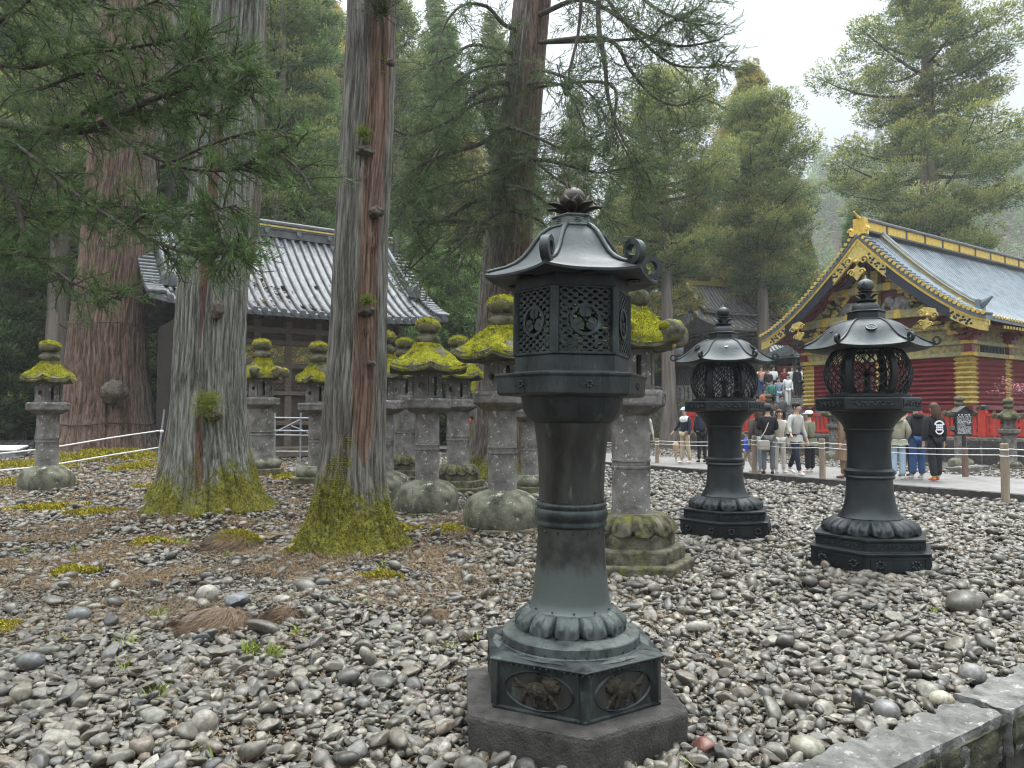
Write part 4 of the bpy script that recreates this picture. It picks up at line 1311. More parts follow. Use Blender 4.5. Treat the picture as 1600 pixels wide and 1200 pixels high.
# ================================================================= STONE LANTERNS
def stone_lantern(loc, label, rz=0.0, s=1.0, base='lotus', curls=False, moss=1.0, shaft_moss=False, cap_mat='stone', group=None, capR=0.70, seed=0, blocks=1, Hs=1.0, ledge_r=0.44, rough_cap=False, shaft_r=0.20):
    t = thing('stone_lantern', label, 'stone lantern', loc, rz, group, s)
    z = 0.0
    if base == 'lotus':
        b = MB(); b.lathe([(0.60, -0.05), (0.60, 0.05), (0.56, 0.06)], 6, R(10))
        o = b.build('plinth', M['stone_moss'], t, smooth=True, bevel=0.015)
        b = MB(); b.lathe([(0.53, 0.05), (0.545, 0.08), (0.55, 0.27), (0.53, 0.34), (0.49, 0.405), (0.42, 0.47), (0.33, 0.52), (0.25, 0.542), (0.21, 0.555)], 72, fn=lambda r, zz, tt: (r * (0.5 + 0.5 * (math.cos(R(30)) / math.cos(R((math.degrees(tt) % 60) - 30)))) if zz < 0.38 else r * (1 - 0.035 * (abs(math.cos(6 * tt)) ** 6) * (1 if zz < 0.53 else 0)), zz))
        o = b.build('base', M['stone_base'], t, smooth=True, angle=50)
        rough_up(o, 0.012, 4, seed)
        z = 0.53
    elif base == 'steps':
        zz = 0
        for k in range(3):
            r_ = 0.66 - 0.10 * k
            b = MB(); b.lathe([(r_, zz - 0.04), (r_, zz + 0.13), (r_ - 0.02, zz + 0.145)], 6, R(5))
            o = b.build('base_step', M['stone_moss'], t, smooth=True, bevel=0.02)
            zz += 0.14
        b = petals(0.46, 0.29, 0.2, 12, zz - 0.01); o = b.build('base', M['stone_moss'], t, smooth=True, angle=60)
        z = zz + 0.17
    else:
        b = MB(); b.box((0, 0, 0.09), (0.95, 0.95, 0.22)); o = b.build('plinth', M['stone_moss'], t, smooth=True, bevel=0.03); rough_up(o, 0.01, 3, seed, 3)
        b = MB(); b.lathe([(0.42, 0.19), (0.46, 0.24), (0.46, 0.33), (0.38, 0.41), (0.24, 0.43)], 48); o = b.build('base', M['stone_base'], t, smooth=True, angle=50); rough_up(o, 0.015, 4, seed)
        z = 0.42
    h = 1.12 * Hs
    b = MB(); r_ = shaft_r
    b.lathe([(r_ * 1.06, z - 0.01), (r_ * 1.03, z + 0.02), (r_, z + 0.04), (r_, z + h * 0.46), (r_ * 1.035, z + h * 0.465), (r_ * 1.035, z + h * 0.485), (r_, z + h * 0.49), (r_, z + h * 0.53), (r_ * 1.035, z + h * 0.535), (r_ * 1.035, z + h * 0.55), (r_, z + h * 0.555), (r_ * 0.99, z + h)], 48)
    o = b.build('shaft', M['stone_moss'] if shaft_moss else M['stone'], t, smooth=True, angle=35); rough_up(o, 0.004, 9, seed)
    z += h
    b = MB(); b.lathe([(r_ * 1.0, z - 0.01), (ledge_r * 0.72, z + 0.03), (ledge_r * 0.93, z + 0.09), (ledge_r, z + 0.10), (ledge_r, z + 0.24), (ledge_r * 0.96, z + 0.26), (ledge_r * 0.75, z + 0.265)], 6, R(20))
    o = b.build('platform', M['stone'], t, smooth=True, bevel=0.012)
    pp = MB()
    for c, xd, nd, w in hex_faces(ledge_r + 0.001, 20):
        if nd.y < 0.5:
            cc = c + Vector((0, 0, z + 0.17))
            for s_ in (-1, 1):
                pp.box(cc + Z * s_ * 0.045, (w * 0.8, 0.012, 0.012), rz=math.atan2(xd.y, xd.x)); pp.box(cc + xd * s_ * w * 0.4, (0.012, 0.012, 0.09), rz=math.atan2(xd.y, xd.x))
    pp.build('moulding', M['stone'], o)
    z += 0.26
    # fire box with openings: walls built round a hollow
    b = MB(); fr = 0.27; hb = 0.42
    b.lathe([(fr - 0.06, z), (fr + 0.01, z), (fr + 0.01, z + 0.05), (fr - 0.06, z + 0.05)], 6, R(20), closed=True)
    b.lathe([(fr - 0.06, z + hb - 0.06), (fr, z + hb - 0.06), (fr, z + hb), (fr - 0.06, z + hb)], 6, R(20), closed=True)
    for k, (c, xd, nd, w) in enumerate(hex_faces(fr - 0.03, 20)):
        a = math.atan2(xd.y, xd.x); hh = hb - 0.10; cz = z + 0.05 + hh / 2
        if k % 2 == 0:
            ww = w * 0.32
            for s_ in (-1, 1):
                b.box(c + xd * s_ * (w / 2 - (w - ww) / 4 + 0.0) + Vector((0, 0, cz)), ((w - ww) / 2 + 0.02, 0.06, hh), rz=a)
        else:                                                     # a slab pierced by a round hole
            n = 20; rr = 0.05; V = []; Fs = []
            for d_ in (-0.03, 0.03):
                for j in range(n):
                    q = 2 * math.pi * j / n; sx, sz = math.cos(q), math.sin(q)
                    kx = min((w / 2 + 0.01) / max(abs(sx), 1e-6), (hh / 2) / max(abs(sz), 1e-6))
                    V.append(c + xd * sx * rr + nd * d_ + Vector((0, 0, cz + sz * rr))); V.append(c + xd * sx * kx + nd * d_ + Vector((0, 0, cz + sz * kx)))
            for j in range(n):
                j2 = (j + 1) % n
                Fs.append((2 * j, 2 * j + 1, 2 * j2 + 1, 2 * j2)); Fs.append((2 * n + 2 * j, 2 * n + 2 * j2, 2 * n + 2 * j2 + 1, 2 * n + 2 * j + 1))
                Fs.append((2 * j, 2 * j2, 2 * n + 2 * j2, 2 * n + 2 * j))
            b.add(V, Fs)
    b.build('fire_box', M['stone'], t)
    z += hb
    # cap
    cr = capR
    def capf(r, zz, tt):
        e = abs(((math.degrees(tt) - 20) % 60) - 30) / 30
        k = min(1, r / cr)
        return (hexr(r, tt, 20) if k > 0.35 else r), zz + 0.07 * (k ** 3) * e ** 3
    prof = [(0.28, z), (cr * 0.93, z - 0.005), (cr, z + 0.01), (cr, z + 0.10), (cr * 0.93, z + 0.135), (cr * 0.72, z + 0.22), (cr * 0.5, z + 0.345), (cr * 0.30, z + 0.46), (0.17, z + 0.52)]
    b = MB(); b.lathe(prof, 96, fn=capf)
    cap = b.build('cap', M['stone_moss'], t, smooth=True, angle=40)
    rough_up(cap, 0.012, 5, seed)
    if curls:
        for k in range(6):
            b = MB()
            d = hexpt(1, 20 + 60 * k); sd = Vector((-d.y, d.x, 0)); c = d * (cr + 0.01) + Vector((0, 0, z + 0.16))
            st = len(b.v); b.lathe([(0.10, -0.08), (0.12, -0.06), (0.12, 0.06), (0.10, 0.08)], 22)
            M4 = Matrix(((d.x, 0, sd.x, c.x), (d.y, 0, sd.y, c.y), (0, 1, 0, c.z), (0, 0, 0, 1)))
            b.xform(M4, st)
            o = b.build('corner_curl', M['stone_moss'], cap, smooth=True, angle=50)
            rough_up(o, 0.012, 6, seed)
    if moss > 0:
        # thick cushion of moss following the cap
        seg, rows = 120, 26
        V, Fs = [], []
        for j in range(rows + 1):
            s_ = j / rows; r_ = cr * (1.01 - 0.80 * s_)
            zb = np.interp(-r_, [-cr * 1.01, -cr * 0.93, -cr * 0.72, -cr * 0.5, -cr * 0.30, -0.16], [z + 0.075, z + 0.135, z + 0.22, z + 0.345, z + 0.46, z + 0.52])
            for k in range(seg):
                tt = 2 * math.pi * k / seg
                rr, zz = capf(r_, zb, tt)
                nn = mnoise.noise(Vector((rr * math.cos(tt) * 4 + seed * 7, rr * math.sin(tt) * 4, zz * 4)))
                n2 = mnoise.noise(Vector((rr * math.cos(tt) * 16 + seed, rr * math.sin(tt) * 16, zz * 16)))
                th = (0.018 + 0.032 * nn + 0.016 * n2) * moss * min(1, 0.15 + s_ * 9)
                if nn < -0.42 + (1 - moss) * 0.6: th = -0.02
                ov = 0.02 * nn
                V.append(((rr + ov + th * 0.3) * math.cos(tt), (rr + ov + th * 0.3) * math.sin(tt), zz + th - (0.03 if j == 0 else 0)))
        for j in range(rows):
            for k in range(seg):
                k2 = (k + 1) % seg
                Fs.append((j * seg + k, j * seg + k2, (j + 1) * seg + k2, (j + 1) * seg + k))
        mb = MB(); mb.add(V, Fs)
        mo = mb.build('moss', M['moss'], cap, smooth=True, angle=80)
        VV = np.array(V); me = mo.data
        nr = np.zeros(len(VV) * 3, np.float32); me.vertices.foreach_get('normal', nr); nr = nr.reshape(-1, 3)
        pick = rng.permutation(len(VV))[:2600]
        fv, ff, fcl = fuzz(VV[pick], nr[pick], 3, 0.022, 0.011, (0.12, 0.13, 0.02), (0.52, 0.49, 0.04), 0.7)
        np_mesh('moss_tips', fv, ff, M['litter'], cap, smooth=False, attrs={'col': fcl})
        if curls:
            for k in range(6):
                b = MB()
                d = hexpt(1, 20 + 60 * k); b.ball(d * (cr + 0.0) + Vector((0, 0, z + 0.225)), 0.115, 16, 10, (1.05, 0.8, 0.55), fn=lambda dd: 1 + 0.15 * mnoise.noise(dd * 3))
                o = b.build('moss_pad', M['moss'], cap, smooth=True, angle=80)
    z += 0.50
    b = MB(); b.lathe([(0.17, z - 0.02), (0.20, z + 0.03), (0.215, z + 0.08), (0.18, z + 0.12), (0.14, z + 0.15), (0.13, z + 0.18)], 32)
    b.lathe([(0.13, z + 0.18), (0.19, z + 0.22), (0.215, z + 0.28), (0.20, z + 0.34), (0.13, z + 0.39), (0.05, z + 0.415), (0.02, z + 0.45)], 32)
    fi = b.build('finial', M['stone_moss'], t, smooth=True, angle=60); rough_up(fi, 0.012, 6, seed)
    if moss > 0:
        b = MB(); b.ball((0, 0, z + 0.325), 0.205, 28, 16, (1, 1, 0.55), fn=lambda dd: 1 + 0.12 * mnoise.noise(dd * 4 + Vector((seed, 0, 0))))
        fm = b.build('moss', M['moss'], fi, smooth=True, angle=80)
        VV = np.array(b.v); nr = VV - np.array([0, 0, z + 0.3]); nr /= np.linalg.norm(nr, axis=1)[:, None]
        k = nr[:, 2] > -0.1
        fv, ff, fcl = fuzz(VV[k], nr[k], 6, 0.022, 0.011, (0.12, 0.13, 0.02), (0.52, 0.49, 0.04), 0.7)
        np_mesh('moss_tips', fv, ff, M['litter'], fi, smooth=False, attrs={'col': fcl})
    return t

G_ST = 'moss capped stone lanterns in rows behind the bronze lantern'
def sl(px, Y, *a, **k):
    X = (px - 800) / F * Y
    return stone_lantern((X, Y, ghz(X, Y) - 0.01), *a, **k)
sl(785, 10.5, 'stone lantern with the largest bright moss cap just left of the front bronze lantern', s=1.0, seed=1, group=G_ST)
sl(668, 12.4, 'stone lantern with a moss cap like a hat, next right of the middle cedar trunk', s=0.985, seed=2, group=G_ST, rz=0.35, capR=0.72)
sl(985, 7.9, 'stone lantern half hidden behind the front bronze lantern, with a mossy stepped base', s=1.0, base='steps', curls=True, seed=3, group=G_ST, rz=-0.12, Hs=0.92, ledge_r=0.40, capR=0.52)
sl(408, 17.9, 'stone lantern with moss and stone corner curls between the two near cedar trunks', s=1.04, base='block', curls=True, seed=4, group=G_ST, capR=0.50, rz=0.2, shaft_r=0.30)
sl(497, 16.2, 'brown stone lantern peeping out from behind the left side of the middle cedar trunk', s=0.98, base='block', seed=5, group=G_ST, moss=0.75, capR=0.5, rz=0.1)
sl(76, 15.0, 'stone lantern standing alone at the far left in front of the dark woods', s=0.92, base='lotus', seed=6, group=G_ST, moss=0.8, capR=0.54, Hs=1.0, shaft_r=0.22, rz=0.5)
sl(632, 17.4, 'stone lantern behind and left of the hat-capped one, on mossy steps', s=1.0, base='steps', seed=7, group=G_ST, moss=0.8, capR=0.5, shaft_moss=False, shaft_r=0.27)
sl(716, 15.4, 'stone lantern seen between the two nearest moss-capped ones', s=0.97, base='steps', seed=8, group=G_ST, moss=0.9, capR=0.6, shaft_r=0.24)
sl(828, 15.2, 'stone lantern whose shaft shows just left of the front bronze lantern shaft', s=0.95, base='block', seed=9, group=G_ST, moss=0.8, capR=0.55)
sl(600, 14.2, 'stone lantern with a bare rough cap partly behind the right edge of the middle trunk', s=0.98, base='lotus', seed=10, group=G_ST, moss=0.5, capR=0.5, shaft_r=0.19)
sl(755, 19.0, 'farthest stone lantern of the row with a narrow mossy shaft', s=0.95, base='block', seed=11, group=G_ST, moss=0.8, capR=0.55, shaft_moss=True)
# lanterns by the red fence
G_FS = 'lichen covered stone lanterns along the red fence'
def slab(px, Y, *a, **k):
    X = (px - 800) / F * Y
    return stone_lantern((X, Y, 0.0), *a, moss=0, group=G_FS, **k)
slab(1575, 21.3, 'stone lantern with a lichen-crusted cap at the far right edge by the red fence', s=0.66, base='block', curls=True, seed=12, capR=0.5, shaft_r=0.28)
slab(1499, 21.8, 'stone lantern directly behind the black notice board', s=0.66, base='lotus', curls=True, seed=13, capR=0.55, shaft_r=0.24)
slab(1302, 26.0, 'stone lantern by the red fence in the gap left of the right bronze lantern', s=0.66, base='lotus', curls=True, seed=14, capR=0.55, shaft_r=0.24)
slab(1201, 33.2, 'stone lantern with a mossy cap at the foot of the stairs', s=0.8, base='block', curls=True, seed=15, capR=0.5, shaft_r=0.24)
# ================================================================= BUILDINGS
def rc(s, ze, zr, p=1.32):
    "height of a hollow temple roof: s=0 ridge, s=1 eave"
    return ze + (zr - ze) * (1 - s) ** p

def roof_skin(x0, x1, yc, half, ze, zr, up=0.2, thick=0.14, p=1.32, n=14, side=(-1, 1), nx=24):
    b = MB()
    for sg in side:
        V, Fs = [], []
        for i in range(nx + 1):
            x = x0 + (x1 - x0) * i / nx
            e = abs(2 * i / nx - 1)
            for j in range(n + 1):
                s = j / n
                z = rc(s, ze, zr, p) + up * (e ** 4) * s
                V.append((x, yc + sg * half * s, z)); V.append((x, yc + sg * half * s, z - thick))
        m = (n + 1) * 2
        for i in range(nx):
            for j in range(n):
                a = i * m + j * 2
                q = (a, a + 2, a + m + 2, a + m); q2 = (a + 1, a + m + 1, a + m + 3, a + 3)
                Fs += ([q, q2] if sg > 0 else [q[::-1], q2[::-1]])
            a = i * m + n * 2
            Fs.append((a, a + 1, a + m + 1, a + m))
        for i in (0, nx):
            for j in range(n):
                a = i * m + j * 2
                Fs.append((a, a + 1, a + 3, a + 2))
        b.add(V, Fs)
    return b

def roof_ribs(b, xs, x0, x1, yc, half, ze, zr, r, up=0.2, p=1.32, n=12, s0=0.02, s1=1.0, side=(-1,), dz=0.0, seg=6, tipdrop=0.0):
    for x in xs:
        e = abs(2 * (x - x0) / (x1 - x0) - 1)
        for sg in side:
            pts = []
            for j in range(n + 1):
                s = s0 + (s1 - s0) * j / n
                pts.append((x, yc + sg * half * s, rc(s, ze, zr, p) + up * (e ** 4) * s + dz))
            b.tube(pts, r, seg)
    return b

def frange(a, b_, st):
    n = int(round((b_ - a) / st)); return [a + (b_ - a) * i / n for i in range(n + 1)]

def gegyo(s=1.0):
    "gilt pendant of curling lobes, drawn in XY, top at origin, thickness along Z"
    b = MB()
    poly = []
    for k in range(28):
        t = k / 27
        w = (0.20 + 0.16 * math.sin(t * 9.4) * (0.6 + t)) * (1 - t * 0.55)
        poly.append((w, -t * 0.8))
    poly = poly + [(0, -0.92)] + [(-x, y) for x, y in poly[::-1]]
    b.prism([(x * s, y * s) for x, y in poly], Matrix.Translation((0, 0, -0.03)), 0.06)
    for sg in (-1, 1):
        for (cx, cy, r_) in ((0.26, -0.28, 0.15), (0.17, -0.66, 0.13)):
            pts = [((sg * (cx + r_ * (1 - j / 22) * math.cos(j * 0.42))) * s, (cy + r_ * (1 - j / 22) * math.sin(j * 0.42)) * s, 0.045) for j in range(20)]
            b.tube(pts, 0.028 * s, 6)
    b.ball((0, -0.3 * s, 0.05), 0.07 * s, 10, 6)
    return b

def red_store():
    t = thing('storehouse', 'red and gold log-walled shrine storehouse with a blue tiled gabled roof on the right', 'building', (0, 0, 0), AX)
    a0, a1, bc, hf, ze, zr = 26.05, 45.0, 15.7, 4.34, 4.72, 8.35
    roof_skin(a0, a1, bc, hf, ze, zr, up=0.10).build('roof', M['tile_blue'], t, smooth=True, angle=40)
    roof = t.children[-1]
    b = MB(); roof_ribs(b, frange(a0 + 0.62, a0 + 1.2, 0.2) + frange(a0 + 1.75, a1 - 0.1, 0.235), a0, a1, bc, hf, ze, zr, 0.048, up=0.10, side=(-1,), dz=0.02)
    roof_ribs(b, frange(a0 + 0.62, a0 + 1.2, 0.2) + frange(a0 + 1.75, a1 - 0.1, 0.7), a0, a1, bc, hf, ze, zr, 0.048, up=0.10, side=(1,), dz=0.02)
    b.build('tile_rolls', M['tile_blue'], roof, smooth=True, angle=60)
    # round tile ends along the eave, gilt
    b = MB()
    for x in frange(a0 + 0.62, a1 - 0.1, 0.235):
        b.tube([(x, bc - hf - 0.035, ze + 0.01 + 0.1 * abs(2 * (x - a0) / (a1 - a0) - 1) ** 4), (x, bc - hf + 0.02, ze + 0.01 + 0.1 * abs(2 * (x - a0) / (a1 - a0) - 1) ** 4)], 0.06, 10)
    b.build('tile_ends', M['gold_dull'], roof)
    # short cross rolls down the verge
    for sg in (-1, 1):
        b = MB(); g = MB()
        for k in range(30):
            s = 0.03 + 0.96 * k / 29
            z = rc(s, ze, zr) + 0.10 * s + 0.07
            y = bc + sg * hf * s
            b.tube([(a0 - 0.06, y, z), (a0 + 0.48, y, z + 0.0)], 0.058, 8)
            g.tube([(a0 - 0.09, y, z), (a0 - 0.058, y, z)], 0.066, 8)
        b.build('verge_rolls', M['tile_blue'], roof, smooth=True, angle=60)
        g.build('verge_ends', M['gold'], roof)
    # main ridge
    b = MB(); b.box(((a0 + 0.35 + a1) / 2, bc, zr + 0.30), (a1 - a0 - 0.35, 0.34, 0.34)); b.build('ridge_band', M['gold'], roof)
    b = MB()
    for k in range(1, 14):
        b.box((a0 + 0.35 + k * 1.4, bc - 0.175, zr + 0.30), (0.10, 0.03, 0.35))
    b.box(((a0 + 0.35 + a1) / 2, bc, zr + 0.49), (a1 - a0 - 0.3, 0.46, 0.05)); b.box(((a0 + 0.35 + a1) / 2, bc, zr + 0.10), (a1 - a0 - 0.3, 0.42, 0.07)); b.tube([(a0 + 0.2, bc, zr + 0.57), (a1, bc, zr + 0.57)], 0.10, 10)
    b.build('ridge_cap', M['tile_dark'], roof, smooth=True, angle=40)
    # gilt ornament at the ridge end
    b = MB(); b.box((a0 + 0.24, bc, zr + 0.32), (0.22, 0.46, 0.5)); b.box((a0 + 0.15, bc, zr + 0.02), (0.3, 0.6, 0.16))
    for sg in (-1, 1):
        b.tube([(a0 + 0.1, bc + sg * (0.3 + 0.12 * math.cos(k * 0.5) * (1 - k / 16)), zr + 0.1 + 0.12 * math.sin(k * 0.5) * (1 - k / 16)) for k in range(14)], 0.04, 6)
    b.tube([(a0 + 0.25, bc, zr + 0.55), (a0 + 0.05, bc, zr + 0.64), (a0 - 0.18, bc, zr + 0.78)], [0.08, 0.05, 0.02], 8)
    b.build('ridge_ornament', M['gold'], roof, smooth=True, angle=40)
    # descending ridges
    for sg in (-1, 1):
        x = a0 + 1.48
        b = MB(); c = MB()
        pts = [(x, bc + sg * hf * s, rc(s, ze, zr) + 0.16) for s in frange(0.03, 0.80, 0.07)]
        for p, q in zip(pts[:-1], pts[1:]):
            pm = (Vector(p) + Vector(q)) / 2; d = Vector(q) - Vector(p)
            b.box(pm, (0.22, d.length + 0.02, 0.20), rx=math.atan2(d.z, d.y) if sg > 0 else math.atan2(-d.z, -d.y))
        c.tube([(p[0], p[1], p[2] + 0.15) for p in pts], 0.075, 8); 
        for off in (-0.14, 0.14): c.tube([(p[0] + off, p[1], p[2] + 0.09) for p in pts], 0.035, 6); c.tube([(p[0] + off, p[1], p[2] - 0.08) for p in pts], 0.04, 6)
        c.tube([pts[-1], (x, pts[-1][1] + sg * 0.2, pts[-1][2] + 0.12), (x, pts[-1][1] + sg * 0.45, pts[-1][2] + 0.30)], [0.16, 0.13, 0.04], 8)
        c.box((x, pts[-1][1] + sg * 0.06, pts[-1][2] + 0.02), (0.5, 0.12, 0.38))
        o = b.build('descending_ridge', M['gold'], roof); c.build('ridge_cap', M['tile_blue'], o, smooth=True, angle=40)
    # bargeboards: gilt ends, blue-black middle
    def board(sg, s0, s1, top, bot, a, th, m, name, par, n=14):
        b = MB(); V, Fs = [], []
        for j in range(n + 1):
            s = s0 + (s1 - s0) * j / n; y = bc + sg * hf * s; z = rc(s, ze, zr) + 0.1 * s
            dz_ = 1.0 + 0.55 * (1 - s)
            for (x_, zz) in ((a, z - top * dz_), (a + th, z - top * dz_), (a + th, z - bot * dz_), (a, z - bot * dz_)):
                V.append((x_, y, zz))
        for j in range(n):
            for k in range(4):
                Fs.append((j * 4 + k, j * 4 + (k + 1) % 4, (j + 1) * 4 + (k + 1) % 4, (j + 1) * 4 + k))
        Fs += [(3, 2, 1, 0), (n * 4, n * 4 + 1, n * 4 + 2, n * 4 + 3)]
        b.add(V, Fs); return b.build(name, m, par)
    for sg in (-1, 1):
        bb_ = board(sg, 0.0, 1.0, 0.14, 0.50, a0 + 0.06, 0.10, M['navy'], 'bargeboard', t)
        board(sg, 0.0, 1.0, 0.12, 0.20, a0 + 0.02, 0.16, M['gold'], 'gilt_edge', bb_)
        board(sg, 0.74, 1.0, 0.20, 0.51, a0 + 0.045, 0.12, M['gold_dull'], 'gilt_end', bb_)
        board(sg, 0.0, 0.24, 0.20, 0.51, a0 + 0.045, 0.12, M['gold_dull'], 'gilt_end', bb_)
        b = MB()
        for s0_, k in ((0.72, 1), (0.26, -1)):                       # black vine-like fret on the gilt
            for j in range(16):
                s = s0_ + k * (0.008 + 0.011 * j); z = rc(s, ze, zr) + 0.1 * s - (0.36 + 0.08 * math.sin(j * 1.7)) * (1 + 0.5 * (1 - s))
                b.ball((a0 + 0.042, bc + sg * hf * s, z), 0.055, 6, 5, (0.3, 1, 0.8))
        b.build('fret', M['navy'], bb_)
        board(sg, 0.02, 1.0, 0.13, 0.33, a0 + 0.20, 0.10, M['gold_dull'], 'inner_board', bb_)
    def place_gegyo(y, z, s, a=a0 - 0.03, rot=0.0):
        b = gegyo(s)
        Mx = Matrix.Translation((a, y, z)) @ Matrix.Rotation(R(-90), 4, 'Z') @ Matrix.Rotation(R(90), 4, 'X') @ Matrix.Rotation(rot, 4, 'Z')
        b.xform(Mx); b.build('pendant', M['gold_dull'], t, smooth=True, angle=40)
    place_gegyo(bc, 7.62, 1.15)
    for sg in (-1, 1):
        s = 0.60; place_gegyo(bc + sg * hf * s, rc(s, ze, zr) - 0.55, 0.85, rot=sg * 0.25)
    # rafters
    b = MB(); roof_ribs(b, frange(a0 + 0.35, a0 + 1.3, 0.13), a0, a1, bc, hf - 0.15, ze - 0.2, zr - 0.22, 0.04, up=0.05, side=(-1, 1), seg=4)
    roof_ribs(b, frange(a0 + 1.45, a1 - 0.1, 0.22), a0, a1, bc, hf - 0.10, ze - 0.2, zr - 0.22, 0.05, up=0.05, side=(-1,), seg=4, s0=0.68)
    b.build('rafters', M['maroon'], t)
    b = MB()
    for x in frange(a0 + 1.45, a1 - 0.1, 0.22):
        b.box((x, bc - hf + 0.06, ze - 0.20), (0.10, 0.03, 0.10))
    b.build('rafter_caps', M['gold'], t)
    # --- the walls
    wa, w0, w1 = 27.4, 12.5, 18.9
    zb, zt = 1.93, 3.62; n = 10; dz = (zt - zb) / n
    b = MB()
    for k in range(n):
        z0 = zb + k * dz
        prof = [(0.0, z0), (-0.085, z0 + dz * 0.5), (0.0, z0 + dz)]
        V = [(wa + p[0], w0 + p[0], p[1]) for p in prof] + [(wa + p[0], w1, p[1]) for p in prof]
        b.add(V, [(0, 3, 4, 1), (1, 4, 5, 2)])
        V = [(wa + p[0], w0 + p[0], p[1]) for p in prof] + [(a1 - 1, w0 + p[0], p[1]) for p in prof]
        b.add(V, [(0, 1, 4, 3), (1, 2, 5, 4)])
    b.box((wa + 8, (w0 + w1) / 2, (zb + zt) / 2), (15.9, w1 - w0 - 0.1, zt - zb))
    b.build('log_wall', M['maroon'], t)
    for (c0, c1, side) in ((w0 - 0.1, w0 + 0.42, 'g'), (15.25, 15.75, 'g'), (w1 - 0.42, w1, 'g'), (wa - 0.1, wa + 0.42, 'l'), (wa + 2.6, wa + 3.0, 'l'), (wa + 5.6, wa + 6.0, 'l')):
        b = MB()
        for k in range(n):
            z0 = zb + k * dz; m_ = 0.012
            prof = [(m_ * 0 - 0.012, z0 + 0.004), (-0.085 - m_, z0 + dz * 0.5), (-0.012, z0 + dz - 0.004)]
            e = 0.05 if k % 2 == 0 else -0.02
            if side == 'g':
                q0 = c0 - 0.0; q1 = c1 + (0.03 if c0 < w0 + 1 or True else 0)
                V = [(wa + p[0], (w0 + p[0] if c0 < w0 else q0 - (0.05 if j == 1 else 0)), p[1]) for j, p in enumerate(prof)] + [(wa + p[0], q1 + (0.05 if j == 1 else -0.02), p[1]) for j, p in enumerate(prof)]
                b.add(V, [(0, 3, 4, 1), (1, 4, 5, 2), (0, 1, 2), (3, 5, 4)])
            else:
                V = [((wa + p[0] if c0 < wa else c0 - (0.05 if j == 1 else 0)), w0 + p[0], p[1]) for j, p in enumerate(prof)] + [(c1 + (0.05 if j == 1 else -0.02), w0 + p[0], p[1]) for j, p in enumerate(prof)]
                b.add(V, [(0, 1, 4, 3), (1, 2, 5, 4), (0, 2, 1), (3, 4, 5)])
        b.build('gilt_wrap', M['gold_dull'], t)
    b = MB()
    def ring(z, h, out, m, nm, par=t):
        q = MB()
        q.box((wa - out / 2, (w0 + w1) / 2, z + h / 2), (out, w1 - w0 + 2 * out, h)); q.box(((wa + a1 - 1) / 2, w0 - out / 2, z + h / 2), (a1 - 1 - wa - 0.004, out, h))
        return q.build(nm, m, par, bevel=0.01)
    ring(zb - 0.16, 0.16, 0.10, M['maroon'], 'sill_beam')
    ring(zt, 0.15, 0.13, M['beam_pat'], 'beam')
    ring(zt + 0.42, 0.13, 0.10, M['beam_pat'], 'beam')
    ring(zt + 0.155, 0.26, 0.02, M['frieze_multi'], 'frieze')
    ring(zt + 0.555, 0.42, 0.02, M['frieze_multi'], 'frieze')
    ring(zt + 0.98, 0.16, 0.14, M['beam_pat'], 'beam')
    # gilt corner plates
    g = MB()
    for z in (zt + 0.02, zt + 0.43, zt + 1.0):
        g.box((wa - 0.14, w0 - 0.0, z + 0.055), (0.02, 0.42, 0.11)); g.box((wa + 0.05, w0 - 0.14, z + 0.055), (0.42, 0.02, 0.11)); g.box((wa - 0.14, 15.5, z + 0.055), (0.02, 0.45, 0.11)); g.box((wa - 0.14, 18.7, z + 0.055), (0.02, 0.4, 0.11))
        g.box((wa + 2.8, w0 - 0.14, z + 0.055), (0.4, 0.02, 0.11))
    g.build('gilt_plates', M['gold'], t)
    # posts and bracket clusters in maroon
    for (x, y) in ((wa, w0), (wa, 15.5), (wa, w1), (wa + 2.8, w0), (wa + 5.8, w0), (wa + 8.6, w0)):
        q = MB(); q.box((x - 0.02, y - 0.02 if y == w0 else y, zt + 0.29), (0.26, 0.26, 0.26)); q.box((x - 0.02, y - 0.02 if y == w0 else y, zt + 0.77), (0.24, 0.24, 0.42))
        q.build('post', M['maroon'], t, bevel=0.01)
        q = MB()
        for lv, (wd, zz) in enumerate(((0.34, 0.60), (0.62, 0.74), (0.9, 0.88))):
            for off in (-1, 0, 1):
                q.box((x - 0.10 - 0.09 * lv, y + off * wd / 2, zt + zz + 0.02), (0.16, 0.15, 0.09)); q.box((x + off * wd / 2, (w0 - 0.10 - 0.09 * lv) if y == w0 else y, zt + zz + 0.02), (0.15, 0.16, 0.09)) if y == w0 else None
            q.box((x - 0.10 - 0.09 * lv, y, zt + zz - 0.045), (0.09, wd + 0.1, 0.07))
            if y == w0: q.box((x, y - 0.10 - 0.09 * lv, zt + zz - 0.045), (wd + 0.1, 0.09, 0.07))
            q.box((x - 0.10 - 0.09 * lv, y - (0.0), zt + zz + 0.02), (0.5, 0.09, 0.06))
        q.build('bracket', M['maroon'], t, bevel=0.008)
    q = MB(); q.box((wa + 1.6, w0 - 0.035, zt + 0.285), (1.7, 0.03, 0.24))
    wnd = q.build('window', M['navy'], t)
    q = MB()
    for k in range(16): q.box((wa + 0.8 + k * 0.107, w0 - 0.06, zt + 0.285), (0.03, 0.03, 0.24))
    q.build('window_bars', M['navy'], wnd)
    # gable field above the wall
    q = MB()
    V = [(wa + 0.02, bc + hf * 0.86 * sgn * s, rc(s * 0.98, ze, zr) - 0.35) for sgn, s in ((-1, 0.86), (-1, 0.6), (-1, 0.3), (-1, 0.0), (1, 0.3), (1, 0.6), (1, 0.86))]
    V = [(wa + 0.02, w0 - 0.1, zt + 0.9)] + V + [(wa + 0.02, w1 + 0.1, zt + 0.9)]
    V2 = [(v[0] + 0.12, v[1], v[2]) for v in V]; nn = len(V)
